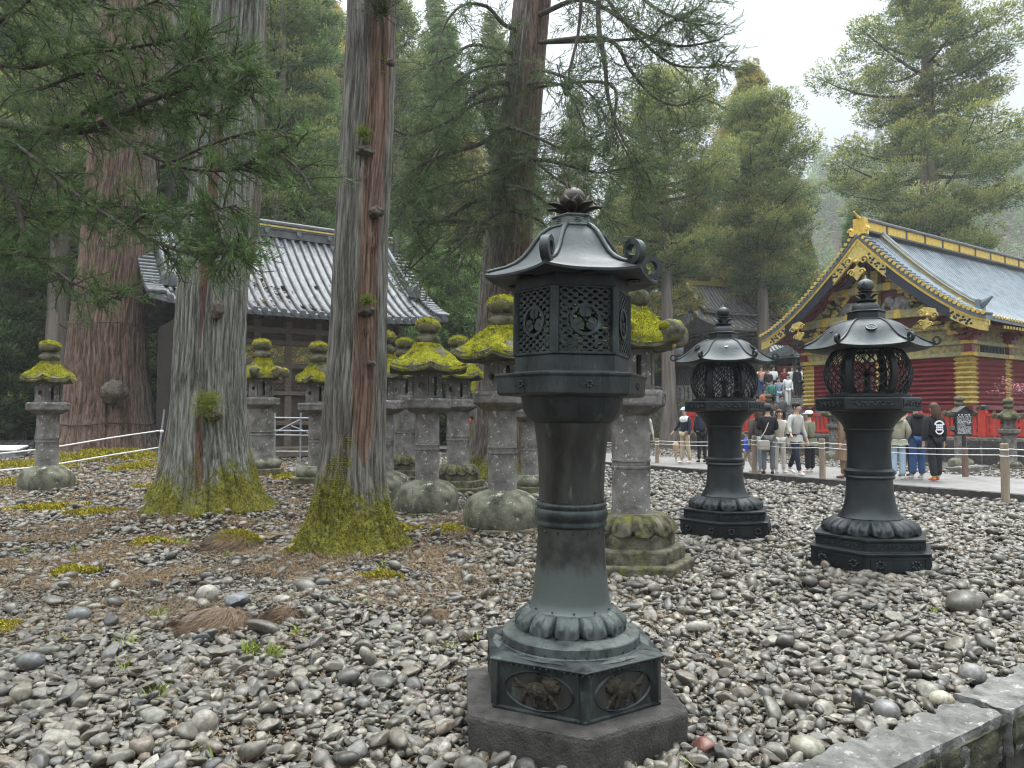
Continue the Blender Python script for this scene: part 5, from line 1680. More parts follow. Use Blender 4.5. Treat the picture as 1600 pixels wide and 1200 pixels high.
    q.add(V + V2, [tuple(range(nn)), tuple(range(2 * nn - 1, nn - 1, -1))] + [(i, i + nn, (i + 1) % nn + nn, (i + 1) % nn) for i in range(nn)])
    q.build('gable_wall', M['maroon'], t)
    for (z, hw, h, out) in ((5.05, 3.0, 0.30, 0.45), (6.15, 1.75, 0.26, 0.38)):
        q = MB(); n_ = 16; V, Fs = [], []
        for i in range(n_ + 1):
            y = bc - hw + 2 * hw * i / n_; arch = 0.10 * (1 - (2 * i / n_ - 1) ** 2)
            V += [(wa - out, y, z + arch), (wa - out + 0.25, y, z + arch), (wa - out + 0.25, y, z + h + arch), (wa - out, y, z + h + arch)]
        for i in range(n_):
            for k in range(4): Fs.append((i * 4 + k, i * 4 + (k + 1) % 4, (i + 1) * 4 + (k + 1) % 4, (i + 1) * 4 + k))
        Fs += [(0, 3, 2, 1), (n_ * 4, n_ * 4 + 1, n_ * 4 + 2, n_ * 4 + 3)]
        q.add(V, Fs); q.build('rainbow_beam', M['beam_pat'], t)
        g = MB()
        for i in range(7): g.box((wa - out - 0.012, bc + hw * (i / 3 - 1) * 0.97, z + h / 2 + 0.10 * (1 - (i / 3 - 1) ** 2)), (0.02, 0.26, h + 0.02))
        g.build('gilt_plates', M['gold'], t)
    q = MB(); q.box((wa - 0.15, bc, 5.85), (0.26, 0.28, 2.4)); q.build('king_post', M['gold_dull'], t, bevel=0.02)
    # carved pair of grey animals in the gable, generic rounded relief
    for sg in (-1, 1):
        q = MB(); y = bc + sg * 1.0; x = wa - 0.22
        q.ball((x, y, 5.72), 0.30, 18, 12, (0.45, 1.25, 0.8)); q.ball((x - 0.03, y - sg * 0.42, 5.80), 0.20, 16, 10, (0.6, 1, 1))
        q.tube([(x - 0.08, y - sg * 0.55, 5.75), (x - 0.10, y - sg * 0.66, 5.58), (x - 0.1, y - sg * 0.58, 5.45)], [0.08, 0.06, 0.035], 8)
        for k in (-0.28, -0.1, 0.15, 0.3): q.tube([(x - 0.03, y + k, 5.62), (x - 0.04, y + k, 5.38)], [0.09, 0.07], 8)
        q.tube([(x - 0.1, y - sg * 0.36, 5.9), (x - 0.12, y - sg * 0.25, 5.78), (x - 0.1, y - sg * 0.3, 5.66)], [0.09, 0.10, 0.03], 8)
        q.build('carved_animal', M['carving'], t, smooth=True, angle=60)
        q = MB(); rnd = random.Random(5 + sg)
        for k in range(60):
            yy = rnd.uniform(1.4, 3.0); zz = 5.35 + rnd.uniform(0, 0.9) * (1 - (yy - 1.4) / 2.1)
            q.ball((wa - 0.12, bc + sg * yy, zz), rnd.uniform(0.06, 0.13), 8, 6, (0.6, 1, 0.8))
        q.build('cloud_carving', M['frieze_multi'], t, smooth=True, angle=60)
    q = MB(); rnd = random.Random(9)
    for k in range(50):
        yy = rnd.uniform(-1.0, 1.0); zz = 6.5 + rnd.uniform(0, 0.75) * (1 - abs(yy) / 1.3); q.ball((wa - 0.12, bc + yy, zz), rnd.uniform(0.06, 0.13), 8, 6, (0.6, 1, 0.8))
    q.build('cloud_carving', M['frieze_multi'], t, smooth=True, angle=60)
    # gilt and painted sprays filling the gable and hanging under the boards
    for sg in (-1, 1):
        g = MB(); rnd = random.Random(21 + sg)
        for k in range(70):
            s_ = rnd.uniform(0.06, 0.74); z = rc(s_, ze, zr) - 0.85 - rnd.uniform(0, 0.28)
            g.ball((wa - 0.25 - rnd.uniform(0, .1), bc + sg * hf * s_ * 0.93, z), rnd.uniform(0.05, 0.10), 8, 6, (0.6, 1.2, 0.8))
        g.build('gilt_spray', M['gold_dull'], t, smooth=True, angle=60)
    g = MB(); rnd = random.Random(31)
    for k in range(90): g.ball((wa - 0.16, bc + rnd.uniform(-2.9, 2.9), 4.78 + rnd.uniform(-.12, .12)), rnd.uniform(0.04, 0.08), 8, 6, (0.6, 1.3, 0.8))
    g.build('gilt_frieze', M['gold_dull'], t, smooth=True, angle=60)
    # stilts
    q = MB()
    for y in frange(w0 + 0.1, w1 - 0.1, 0.8): q.box((wa + 0.15, y, 0.88), (0.26, 0.26, 1.78))
    for x in frange(wa + 0.95, a1 - 1.2, 0.8): q.box((x, w0 + 0.15, 0.88), (0.26, 0.26, 1.78))
    q.box((wa + 8, w0 + 0.15, 1.2), (15.9, 0.08, 0.14)); q.box((wa + 0.15, (w0 + w1) / 2, 1.2), (0.08, w1 - w0, 0.14))
    q.build('stilts', M['red'], t)
    q = MB(); q.box((wa + 9, (w0 + w1) / 2 + 0.4, 0.9), (15, w1 - w0 - 1.2, 1.7)); q.build('undercroft', M['wood_dark'], t)
    return t
red_store()

# red fence on its stone base
def fence(b_start, b_end, a=25.0, posts=(), label=''):
    t = thing('red_fence', label, 'fence', (0, 0, 0), AX)
    q = MB(); q.box((a + 0.2, (b_start + b_end) / 2, 0.42), (0.5, b_end - b_start, 0.94)); o = q.build('stone_base', M['stone'], t, bevel=0.02)
    q = MB()
    n = int((b_end - b_start) / 1.15)
    for k in range(n):
        bb = b_start + (k + 0.5) * (b_end - b_start) / n
        q.box((a - 0.065, bb, 0.40), (0.03, (b_end - b_start) / n - 0.07, 0.80))
    o2 = q.build('base_panel', M['stone_dark'], t, bevel=0.01)
    q = MB()
    for y in frange(b_start + 0.1, b_end - 0.1, 0.165): q.box((a + 0.1, y, 1.27), (0.05, 0.10, 0.70))
    q.build('pickets', M['red'], t)
    q = MB()
    for z in (1.0, 1.60): q.box((a + 0.1, (b_start + b_end) / 2, z), (0.12, b_end - b_start, 0.09))
    q.build('rail', M['red'], t)
    for y in frange(b_start + 0.1, b_end - 0.1, 1.9):
        q = MB(); q.box((a + 0.1, y, 1.33), (0.22, 0.22, 0.86)); p = q.build('post', M['red'], t, bevel=0.01)
        q = MB(); q.box((a + 0.1, y, 1.79), (0.25, 0.25, 0.07)); q.ball((a + 0.1, y, 1.83), 0.12, 10, 6, (1, 1, 0.7)); q.build('post_cap', M['bronze'], p)
fence(5.0, 17.2, label='vermilion picket fence with bronze-capped posts on a stone base before the storehouse')
fence(19.6, 23.2, label='short vermilion fence left of the foot of the stairs')

# grey tiled hall behind the cedars on the left
def grey_hall():
    t = thing('shrine_hall', 'dark timber shrine hall with a heavy grey tiled roof behind the cedar trunks', 'building', (-8.68, 24.0, 0.0), AX)
    x0, x1, yc, hf, ze, zr = -2.7, 7.56, 4.5, 4.5, 5.0, 8.52
    roof_skin(x0, x1, yc, hf, ze, zr, up=0.28).build('roof', M['tile_grey'], t, smooth=True, angle=40)
    roof = t.children[-1]
    b = MB(); roof_ribs(b, frange(x0 + 0.55, x1 - 0.75, 0.315), x0, x1, yc, hf, ze, zr, 0.085, up=0.28, dz=0.03, seg=8, n=16)
    roof_ribs(b, frange(x0 + 0.55, x1 - 0.75, 0.63), x0, x1, yc, hf, ze, zr, 0.085, up=0.28, dz=0.03, side=(1,))
    b.build('tile_rolls', M['tile_grey'], roof, smooth=True, angle=60)
    b = MB()
    for x in frange(x0 + 0.55, x1 - 0.2, 0.315):
        z = ze + 0.28 * abs(2 * (x - x0) / (x1 - x0) - 1) ** 4 + 0.0
        b.tube([(x, -0.05, z + 0.01), (x, 0.04, z + 0.01)], 0.10, 12)
    b.build('tile_ends', M['tile_dark'], roof)
    for (xe, dr) in ((x1, 1), (x0, -1)):
        b = MB()
        for k in range(22):
            s = 0.05 + 0.93 * k / 21; z = rc(s, ze, zr) + 0.28 * s + 0.07
            b.tube([(xe + dr * 0.08, yc - hf * s, z), (xe - dr * 0.45, yc - hf * s, z)], 0.085, 8)
            b.tube([(xe + dr * 0.08, yc + hf * s, z), (xe - dr * 0.45, yc + hf * s, z)], 0.085, 8)
        b.build('verge_rolls', M['tile_dark'], roof, smooth=True, angle=60)
    for xe in (x1 - 0.62, x0 + 0.62, x0 + 0.95 + 0.6):
        b = MB(); send = 0.62 if xe > 0 else (0.80 if xe < x0 + 1 else 0.84)
        pts = [(xe, yc - hf * s, rc(s, ze, zr) + 0.28 * s + 0.16) for s in frange(0.03, send, 0.07)]
        b.tube(pts, 0.15, 8); b.tube([(p[0], p[1], p[2] + 0.16) for p in pts], 0.10, 8)
        e = pts[-1]
        st = len(b.v)
        b.lathe([(0.26, -0.14), (0.25, 0.10), (0.21, 0.28), (0.13, 0.36), (0.05, 0.40), (0.07, 0.46), (0.02, 0.52)], 16)
        b.xform(Matrix.Translation((e[0], e[1] - 0.08, e[2])) @ Matrix.Scale(0.55, 4, (0, 1, 0)), st)
        b.build('descending_ridge', M['tile_dark'], roof, smooth=True, angle=50)
    b = MB(); b.box(((x0 + x1) / 2, yc, zr + 0.13), (x1 - x0 - 0.5, 0.40, 0.30)); b.box(((x0 + x1) / 2, yc, zr + 0.50), (x1 - x0 - 0.3, 0.52, 0.07)); b.tube([(x0 + 0.1, yc, zr + 0.57), (x1 - 0.1, yc, zr + 0.57)], 0.10, 10)
    b.box(((x0 + x1) / 2, yc, zr + 0.31), (x1 - x0 - 0.4, 0.48, 0.05))
    b.box((x1 - 0.2, yc, zr + 0.25), (0.16, 0.6, 0.75)); b.tube([(x1 - 0.15, yc, zr + 0.45), (x1 + 0.3, yc, zr + 0.55), (x1 + 0.6, yc, zr + 0.66)], [0.08, 0.05, 0.02], 8)
    rd = b.build('ridge', M['tile_dark'], roof, smooth=True, angle=40)
    b = MB(); b.box(((x0 + x1) / 2, yc - 0.215, zr + 0.40), (x1 - x0 - 0.6, 0.03, 0.07)); b.build('gilt_band', M['gold_dull'], rd)
    b = MB()
    for k in range(8): b.tube([(x0 + 0.9 + k * 1.25, yc - 0.27, zr + 0.2), (x0 + 0.9 + k * 1.25, yc - 0.2, zr + 0.2)], 0.1, 12)
    b.build('ridge_boss', M['tile_grey'], rd)
    # eave timbers
    b = MB(); roof_ribs(b, frange(x0 + 0.2, x1 - 0.2, 0.22), x0, x1, yc, hf - 0.2, ze - 0.16, zr - 0.22, 0.055, up=0.28, seg=4, s0=0.66)
    b.build('rafters', M['wood_dark'], t)
    wx0, wx1, wy = -1.3, 6.3, 1.5
    b = MB(); b.box(((wx0 + wx1) / 2, wy + 3.2, 2.6), (wx1 - wx0, 6.2, 4.9)); b.build('wall', M['wood_dark'], t)
    b = MB()
    for k in range(8):
        x = wx0 + k * (wx1 - wx0) / 7
        b.box((x, wy + 0.06, 2.55), (0.24, 0.24, 4.7))
    b.build('pillars', M['wood_brown'], t, bevel=0.01)
    for (z, h, m) in ((4.55, 0.20, 'wood_brown'), (4.12, 0.16, 'wood_brown'), (3.30, 0.14, 'wood_brown'), (2.35, 0.14, 'wood_brown'), (1.3, 0.14, 'wood_brown')):
        b = MB(); b.box(((wx0 + wx1) / 2, wy - 0.03, z), (wx1 - wx0 + 0.4, 0.16, h)); b.build('beam', M[m], t, bevel=0.008)
    b = MB(); b.box(((wx0 + wx1) / 2, wy + 0.07, 3.71), (wx1 - wx0, 0.16, 0.64)); fz = b.build('frieze', M['frieze_green'], t)
    b = MB(); rnd = random.Random(4)
    for k in range(150):
        x = rnd.uniform(wx0, wx1); z = rnd.uniform(3.47, 3.95); rr = rnd.uniform(0.05, 0.10)
        b.tube([(x + rr * (1 - j / 12) * math.cos(j * 0.6), wy - 0.015, z + rr * (1 - j / 12) * math.sin(j * 0.6)) for j in range(10)], 0.014, 5)
    b.build('vine_carving', M['gold_dull'], fz)
    b = MB()
    for k in range(7):
        x = wx0 + (k + 0.5) * (wx1 - wx0) / 7
        for i in range(6):
            for j in range(3):
                cx, cz = x - 0.40 + i * 0.16, 2.58 + j * 0.2
                b.lathe([(0.055, 0), (0.055, 0.02), (0.075, 0.02), (0.075, 0)], 10, c=(0, 0, 0), closed=True)
                b.xform(Matrix.Translation((cx, wy - 0.05, cz)) @ Matrix.Rotation(R(90), 4, 'X'), len(b.v) - 40)
    b.build('lattice', M['wood_brown'], t)
    b = MB(); b.box(((wx0 + wx1) / 2, wy - 0.6, 0.35), (wx1 - wx0 + 1.6, 1.6, 0.3)); b.build('veranda', M['wood_brown'], t, bevel=0.01)
    b = MB()
    for x in frange(wx0 - 0.5, wx1 + 0.5, 1.0): b.box((x, wy - 1.2, 0.12), (0.18, 0.18, 0.24))
    b.build('veranda_posts', M['wood_dark'], t)
    # dead needles lying on the tiles
    n = 900; s = rng.uniform(0.5, 0.93, n); x = rng.uniform(-0.5, 5.4, n); z = rc(s, ze, zr) + 0.02
    k = fbm(np.stack([x * 1.2, s * 6, 0 * x], -1), 3, 9) > 0.0
    s, x, z = s[k], x[k], z[k]; y = yc - hf * s
    P = np.stack([x, y, z + 0.03], -1); D = rng.normal(0, 0.07, P.shape); E = rng.normal(0, 0.05, P.shape); D[:, 2] *= 0.4; E[:, 2] *= 0.4
    V = np.stack([P - D, P + E, P + D, P - E], 1).reshape(-1, 3)
    np_mesh('roof_litter', V, np.arange(len(V)).reshape(-1, 4), M['litter'], roof, smooth=False, attrs={'col': np.repeat(np.where(rng.random((len(P), 1)) < 0.75, np.array([[0.17, 0.10, 0.06]]), np.array([[0.15, 0.16, 0.04]])), 4, 0)})
    return t
grey_hall()

def pipe_rail():
    t = thing('pipe_railing', 'galvanised pipe railing with cross braces in front of the timber hall', 'railing', (0, 0, 0))
    b = MB()
    xs = [330, 372, 430, 470, 520, 560]
    for py in (652, 672, 679):
        b.tube([at(325, py - 1, 21.5), at(580, py + 3, 22.4)], 0.024, 8)
    b.tube([at(400, 690, 22.0), at(470, 655, 22.1)], 0.018, 6); b.tube([at(455, 665, 22.0), at(515, 690, 22.2)], 0.018, 6); b.tube([at(380, 705, 21.8), at(570, 706, 22.4)], 0.02, 6)
    b.build('rail', M['steel'], t, smooth=True)
    for k, px in enumerate(xs):
        Y = 21.6 + 0.15 * k; p = at(px, 645, Y)
        q = MB(); q.tube([(p.x, p.y, 0), p], 0.026, 8); q.build('upright', M['steel'], t, smooth=True)
    return t
pipe_rail()

# ---------------------------------------------------------------- terrace, stairs and the buildings up there
q = MB()
TZ = 2.45
line = [(-30, 44.5), (0, 44.5), (7.0, 42.5), (12.3, 38.2)]
for (x0, y0), (x1, y1) in zip(line[:-1], line[1:]):
    q.add([(x0, y0, -0.2), (x1, y1, -0.2), (x1 + 0.15, y1 + 0.3, TZ), (x0, y0 + 0.3, TZ)], [(0, 1, 2, 3)])
tw = thing('terrace_wall', 'mossy stone retaining wall of the upper terrace with a stone paling on top', 'wall', (0, 0, 0))
q.build('wall_face', M['stone_moss'], tw)
q = MB()
for (x0, y0), (x1, y1) in zip(line[1:-1], line[2:]):
    p, r_ = Vector((x0, y0, 0)), Vector((x1, y1, 0)); n = int((r_ - p).length / 0.24)
    for k in range(n):
        c = p.lerp(r_, (k + 0.5) / n); q.box((c.x, c.y + 0.45, TZ + 0.32), (0.15, 0.15, 0.7), rz=math.atan2(y1 - y0, x1 - x0))
    c = (p + r_) / 2; q.box((c.x, c.y + 0.45, TZ + 0.70), ((r_ - p).length, 0.2, 0.10), rz=math.atan2(y1 - y0, x1 - x0))
q.build('paling', M['stone'], tw)
q = MB(); q.add([(-60, 44.8, TZ), (0, 44.8, TZ), (7.1, 42.8, TZ), (12.4, 38.5, TZ), (16.2, 38.5, TZ), (60, 38.5, TZ), (60, 75, TZ), (-60, 75, TZ)], [(0, 1, 2, 3, 4, 5, 6, 7)])
tag(q.build('terrace', M['paving']), kind='structure')
S0, SD = Vector((12.4, 33.3, 0)), Vector((0.325, 0.946, 0)).normalized()
SS = Vector((SD.y, -SD.x, 0)); NS = 15; RISE = (TZ - 0.1) / NS; TREAD = 0.36
SRZ = math.atan2(SD.y, SD.x)
stairs = thing('stone_stairs', 'wide stone stairs crowded with visitors leading up to the terrace', 'stairs', (0, 0, 0))
q = MB()
for k in range(NS):
    h = 0.1 + RISE * (k + 1); c = S0 + SD * (TREAD * (k + 0.5))
    q.box((c.x, c.y, h / 2 - 0.1), (TREAD - 0.003, 4.4, h + 0.2), rz=SRZ)
q.build('steps', M['paving'], stairs, bevel=0.015)
for sg in (-1, 1):
    q = MB(); p0 = S0 + SS * sg * 2.35; p1 = p0 + SD * (TREAD * NS)
    for k in range(9):
        c = p0.lerp(p1, k / 8); zz = 0.1 + TZ * k / 8; q.box((c.x, c.y, zz + 0.35), (0.2, 0.2, 0.9), rz=SRZ)
    q.tube([p0 + Vector((0, 0, 0.85)), p1 + Vector((0, 0, TZ + 0.75))], 0.08, 6)
    q.build('balustrade', M['stone_dark'], stairs)

def small_hall(name, label, cx, cy, rz, L, hf, ze, zr, wall_m, roof_m, edge_m, wall=(0.78, 0.62), z0=TZ, rib=0.3, gold=True):
    t = thing(name, label, 'building', (cx, cy, 0), rz)
    r_ = roof_skin(-L / 2, L / 2, 0, hf, ze, zr, up=0.35).build('roof', roof_m, t, smooth=True, angle=40)
    b = MB(); roof_ribs(b, frange(-L / 2 + 0.2, L / 2 - 0.2, rib), -L / 2, L / 2, 0, hf, ze, zr, 0.07, up=0.35, side=(-1, 1), dz=0.03)
    b.build('tile_rolls', roof_m, r_, smooth=True, angle=60)
    b = MB(); b.box((0, 0, zr + 0.2), (L * 0.94, 0.35, 0.4)); b.build('ridge', edge_m, r_)
    b = MB()
    for sg in (-1, 1):
        for e in (-1, 1):
            b.tube([(e * (L / 2), sg * hf * s, rc(s, ze, zr) + 0.35 * s + 0.1) for s in frange(0, 1, 0.1)], 0.09, 6)
    b.build('verge', edge_m, r_)
    b = MB(); b.box((0, 0, (z0 + ze) / 2), (L * wall[0], hf * 2 * wall[1], ze - z0)); b.build('wall', wall_m, t)
    b = MB()
    for x in frange(-L * wall[0] / 2, L * wall[0] / 2, L * wall[0] / 6): b.box((x, -hf * wall[1] - 0.03, (z0 + ze) / 2), (0.28, 0.28, ze - z0))
    b.box((0, -hf * wall[1] - 0.06, ze - 0.5), (L * wall[0], 0.2, 0.3)); b.box((0, -hf * wall[1] - 0.06, z0 + 0.9), (L * wall[0], 0.15, 0.15))
    b.build('timber_frame', M['red'] if gold else M['wood_brown'], t)
    return t
small_hall('long_hall', 'long low hall with a pale blue tiled roof beyond the stairs', 19.5, 56, R(6), 20, 4.0, 5.4, 8.2, M['wood_dark'], M['tile_blue'], M['tile_dark'])
small_hall('rear_hall', 'blue roofed hall with a gilt ridge behind the cedar trunk left of the bell tower', 12.0, 62, R(10), 12, 4.5, 6.6, 11.0, M['wood_dark'], M['tile_blue'], M['gold'])
small_hall('side_hall', 'low dark hall behind the stone paling left of the bell tower', 5.2, 52, R(-8), 7.0, 3.2, 4.9, 7.0, M['wood_dark'], M['tile_blue'], M['gold'], gold=False)

def hipped(b, hw, hd, ze, zr, rx, up, n=12, m=16):
    "hip-and-curve roof skin: rx half length of ridge"
    ring = []
    for j in range(n + 1):
        s = j / n
        z = rc(s, ze, zr, 1.5)
        row = []
        ax, ay = rx + (hw - rx) * s, 0.05 + (hd - 0.05) * s
        for side in range(4):
            for k in range(m):
                u_ = -1 + 2 * k / m; up_ = up * (abs(u_) ** 3) * s
                x, y = ((u_ * ax, -ay), (ax, u_ * ay), (-u_ * ax, ay), (-ax, -u_ * ay))[side]
                row.append((x, y, z + up_))
        ring.append(row)
    V = [p for r_ in ring for p in r_]; w = 4 * m
    Fs = [(j * w + k, (j + 1) * w + k, (j + 1) * w + (k + 1) % w, j * w + (k + 1) % w) for j in range(n) for k in range(w)]
    Vb = [(p[0] * 0.99, p[1] * 0.99, p[2] - 0.16) for p in ring[-1]]
    o = len(V); V += Vb
    Fs += [(n * w + k, o + k, o + (k + 1) % w, n * w + (k + 1) % w) for k in range(w)]
    Fs.append(tuple(o + k for k in range(w)))
    b.add(V, Fs)
    return ring

def bell_tower():
    X = at(1118, 500, 49); t = thing('bell_tower', 'bell tower with flared base, red balcony and dark tiled roof with gilt ridges', 'tower', (X.x + 0.3, 49, TZ - 0.2), R(20))
    b = MB(); b.lathe([(2.7 * 1.3, 0), (2.35 * 1.3, 0.8), (2.1 * 1.3, 1.7), (2.0 * 1.3, 2.4)], 4, R(45)); b.build('flared_base', M['tile_dark'], t)
    b = MB()
    for k in range(4):
        p, q_ = hexpt(1, 45 + 90 * k), hexpt(1, 135 + 90 * k)
        for j in range(17):
            u_ = j / 16
            b.tube([p.lerp(q_, u_) * (r_ + 0.02) + Vector((0, 0, z)) for r_, z in ((3.51, 0), (3.055, 0.8), (2.73, 1.7), (2.6, 2.4))], 0.05, 5)
    b.build('base_ribs', M['tile_blue'], t)
    b = MB(); b.box((0, 0, 2.5), (5.0, 5.0, 0.22)); b.build('balcony', M['wood_dark'], t)
    b = MB()
    for z in (2.95, 3.2):
        for (dx, dy, w, d) in ((0, -2.45, 4.9, 0.08), (0, 2.45, 4.9, 0.08), (-2.45, 0, 0.08, 4.9), (2.45, 0, 0.08, 4.9)): b.box((dx, dy, z), (w, d, 0.09))
    for k in range(9):
        u_ = -2.45 + 4.9 * k / 8
        for (dx, dy) in ((u_, -2.45), (u_, 2.45), (-2.45, u_), (2.45, u_)): b.box((dx, dy, 2.95), (0.09, 0.09, 0.66))
    b.build('balcony_rail', M['red'], t)
    b = MB(); b.box((0, 0, 3.5), (3.4, 3.4, 1.9)); b.build('wall', M['wood_dark'], t)
    b = MB()
    for lv in range(4):
        w = 3.7 + lv * 0.55; b.lathe([(w * 0.707, 4.0 + lv * 0.17), (w * 0.707, 4.10 + lv * 0.17)], 4, R(45))
        for k in range(10):
            u_ = (-0.5 + k / 9) * w
            for (dx, dy) in ((u_, -w / 2), (u_, w / 2), (-w / 2, u_), (w / 2, u_)): b.box((dx, dy, 4.13 + lv * 0.17), (0.18, 0.18, 0.1))
    b.build('bracketing', M['wood_brown'], t)
    b = MB(); ring = hipped(b, 4.2, 3.6, 4.62, 7.0, 2.3, 0.7)
    r_ = b.build('roof', M['tile_pale'], t, smooth=True, angle=40)
    up = roof_skin(-2.5, 2.5, 0, 2.0, 5.75, 7.75, up=0.12, thick=0.10).build('upper_roof', M['tile_pale'], r_, smooth=True, angle=40)
    b = MB(); roof_ribs(b, frange(-2.3, 2.3, 0.26), -2.5, 2.5, 0, 2.0, 5.75, 7.75, 0.05, up=0.12, side=(-1, 1), dz=0.03); b.build('tile_rolls', M['tile_grey'], up)
    b = MB()
    for side in range(4):
        for k in range(16):
            i = side * 16 + k
            b.tube([Vector(ring[j][i]) + Vector((0, 0, 0.03)) for j in range(5, 13, 1)], 0.06, 5)
    b.build('tile_rolls', M['tile_grey'], r_)
    b = MB()
    for side in range(4): b.tube([Vector(ring[j][side * 16]) + Vector((0, 0, 0.10)) for j in range(5, 13)], 0.09, 6)
    for sg in (-1, 1):
        for e_ in (-1, 1): b.tube([(e_ * 2.5, sg * 2.0 * q, rc(q, 5.75, 7.75) + 0.12 * q + 0.08) for q in frange(0, 1, 0.1)], 0.08, 6)
    b.box((0, 0, 7.9), (4.8, 0.26, 0.26))
    b.build('gilt_ridges', M['gold_dull'], r_)
    b = MB()
    for e_ in (-1, 1): b.add([(e_ * 2.3, -1.8, 5.9), (e_ * 2.3, 1.8, 5.9), (e_ * 2.3, 0, 7.6)], [(0, 1, 2)])
    b.build('gable_panel', M['frieze_multi'], up)
    b = MB()
    for i in range(64): b.ball(Vector(ring[-1][i]), 0.07, 6, 5)
    b.build('eave_tiles', M['gold_dull'], r_)
bell_tower()

def lamp_pavilion():
    p = at(1250, 600, 44); t = thing('lamp_pavilion', 'small open pavilion with a hexagonal bronze roof on green pillars above the stairs', 'pavilion', (p.x, 44, TZ), 0)
    b = MB(); b.lathe([(2.35, 2.35), (2.45, 2.38), (2.42, 2.48), (1.7, 2.72), (1.0, 3.0), (0.45, 3.35), (0.28, 3.45)], 6, R(0)); r_ = b.build('roof', M['tile_dark'], t)
    b = MB()
    for k in range(6):
        p_, q_ = hexpt(1, 60 * k), hexpt(1, 60 * k + 60)
        for j in range(12): b.tube([p_.lerp(q_, j / 11) * rr + Vector((0, 0, z)) for rr, z in ((2.45, 2.47), (1.7, 2.75), (1.0, 3.03), (0.45, 3.38))], 0.045 if j else 0.1, 5)
    b.build('roof_rolls', M['bronze'], r_)
    b = MB(); b.lathe([(0.3, 3.4), (0.34, 3.5), (0.2, 3.6), (0.3, 3.7), (0.25, 3.9), (0.05, 4.15)], 16); b.build('finial', M['verdigris'], r_, smooth=True)
    for k in range(6):
        c = hexpt(1.75, 60 * k); b = MB(); b.tube([(c.x, c.y, 0), (c.x, c.y, 2.4)], 0.13, 12); b.build('pillar', M['verdigris'], t, smooth=True)
    b = MB(); b.lathe([(1.85, 2.1), (1.85, 2.34), (1.65, 2.34), (1.65, 2.1)], 6, 0, closed=True); b.build('beam', M['bronze'], t)
    b = MB(); b.lathe([(0.5, 0.3), (0.55, 0.5), (0.2, 0.7), (0.18, 1.2), (0.6, 1.4), (0.65, 1.9), (0.3, 2.1), (0.1, 2.3)], 12); b.build('lamp', M['bronze'], t, smooth=True)
    b = MB(); b.lathe([(1.8, 0.0), (1.8, 0.3)], 6); b.build('plinth', M['stone'], t)
    b = MB()
    for k in range(6):
        if k in (4,): continue
        p_, q_ = hexpt(1.75, 60 * k, 0.8), hexpt(1.75, 60 * k + 60, 0.8); b.tube([p_, q_], 0.06, 6)
        for j in range(1, 8): c = p_.lerp(q_, j / 8); b.box((c.x, c.y, 0.55), (0.07, 0.07, 0.5))
    b.build('railing', M['red'], t)
lamp_pavilion()

# low tiled wall and little shed at the far left edge
t = thing('tiled_wall', 'low tiled wall with blue-grey stripes at the far left edge', 'wall', (0, 0, 0))
b = MB(); p = at(28, 700, 30); b.box((p.x - 1.5, 30, 0.15), (7.0, 0.4, 0.5)); b.build('wall_face', M['tile_dark'], t)
b = MB()
for k in range(26): b.box((p.x - 4.6 + k * 0.26, 29.76, 0.12), (0.12, 0.06, 0.5), ry=0.5)
b.build('stripes', M['tile_blue'], t)
b = MB(); b.box((p.x - 1.5, 30, 0.44), (7.2, 0.6, 0.10))
for k in range(24): b.tube([(p.x - 4.9 + k * 0.3, 29.66, 0.50), (p.x - 4.9 + k * 0.3, 30.3, 0.52)], 0.06, 6)
b.build('coping', M['tile_dark'], t)
t = thing('metal_box', 'small pale grey metal cabinet with a sloping lid at the far left edge', 'cabinet', (at(4, 705, 22).x, 22, 0.0), R(8))
b = MB(); b.box((0, 0, 0.28), (1.0, 0.6, 0.62)); b.build('body', M['steel'], t, bevel=0.01)
b = MB(); b.box((0, -0.02, 0.62), (1.1, 0.72, 0.05), rx=R(8)); b.build('lid', M['rope'], t, bevel=0.01)
b = MB(); b.box((0.2, -0.32, 0.35), (0.1, 0.03, 0.05)); b.build('latch', M['tile_dark'], t)
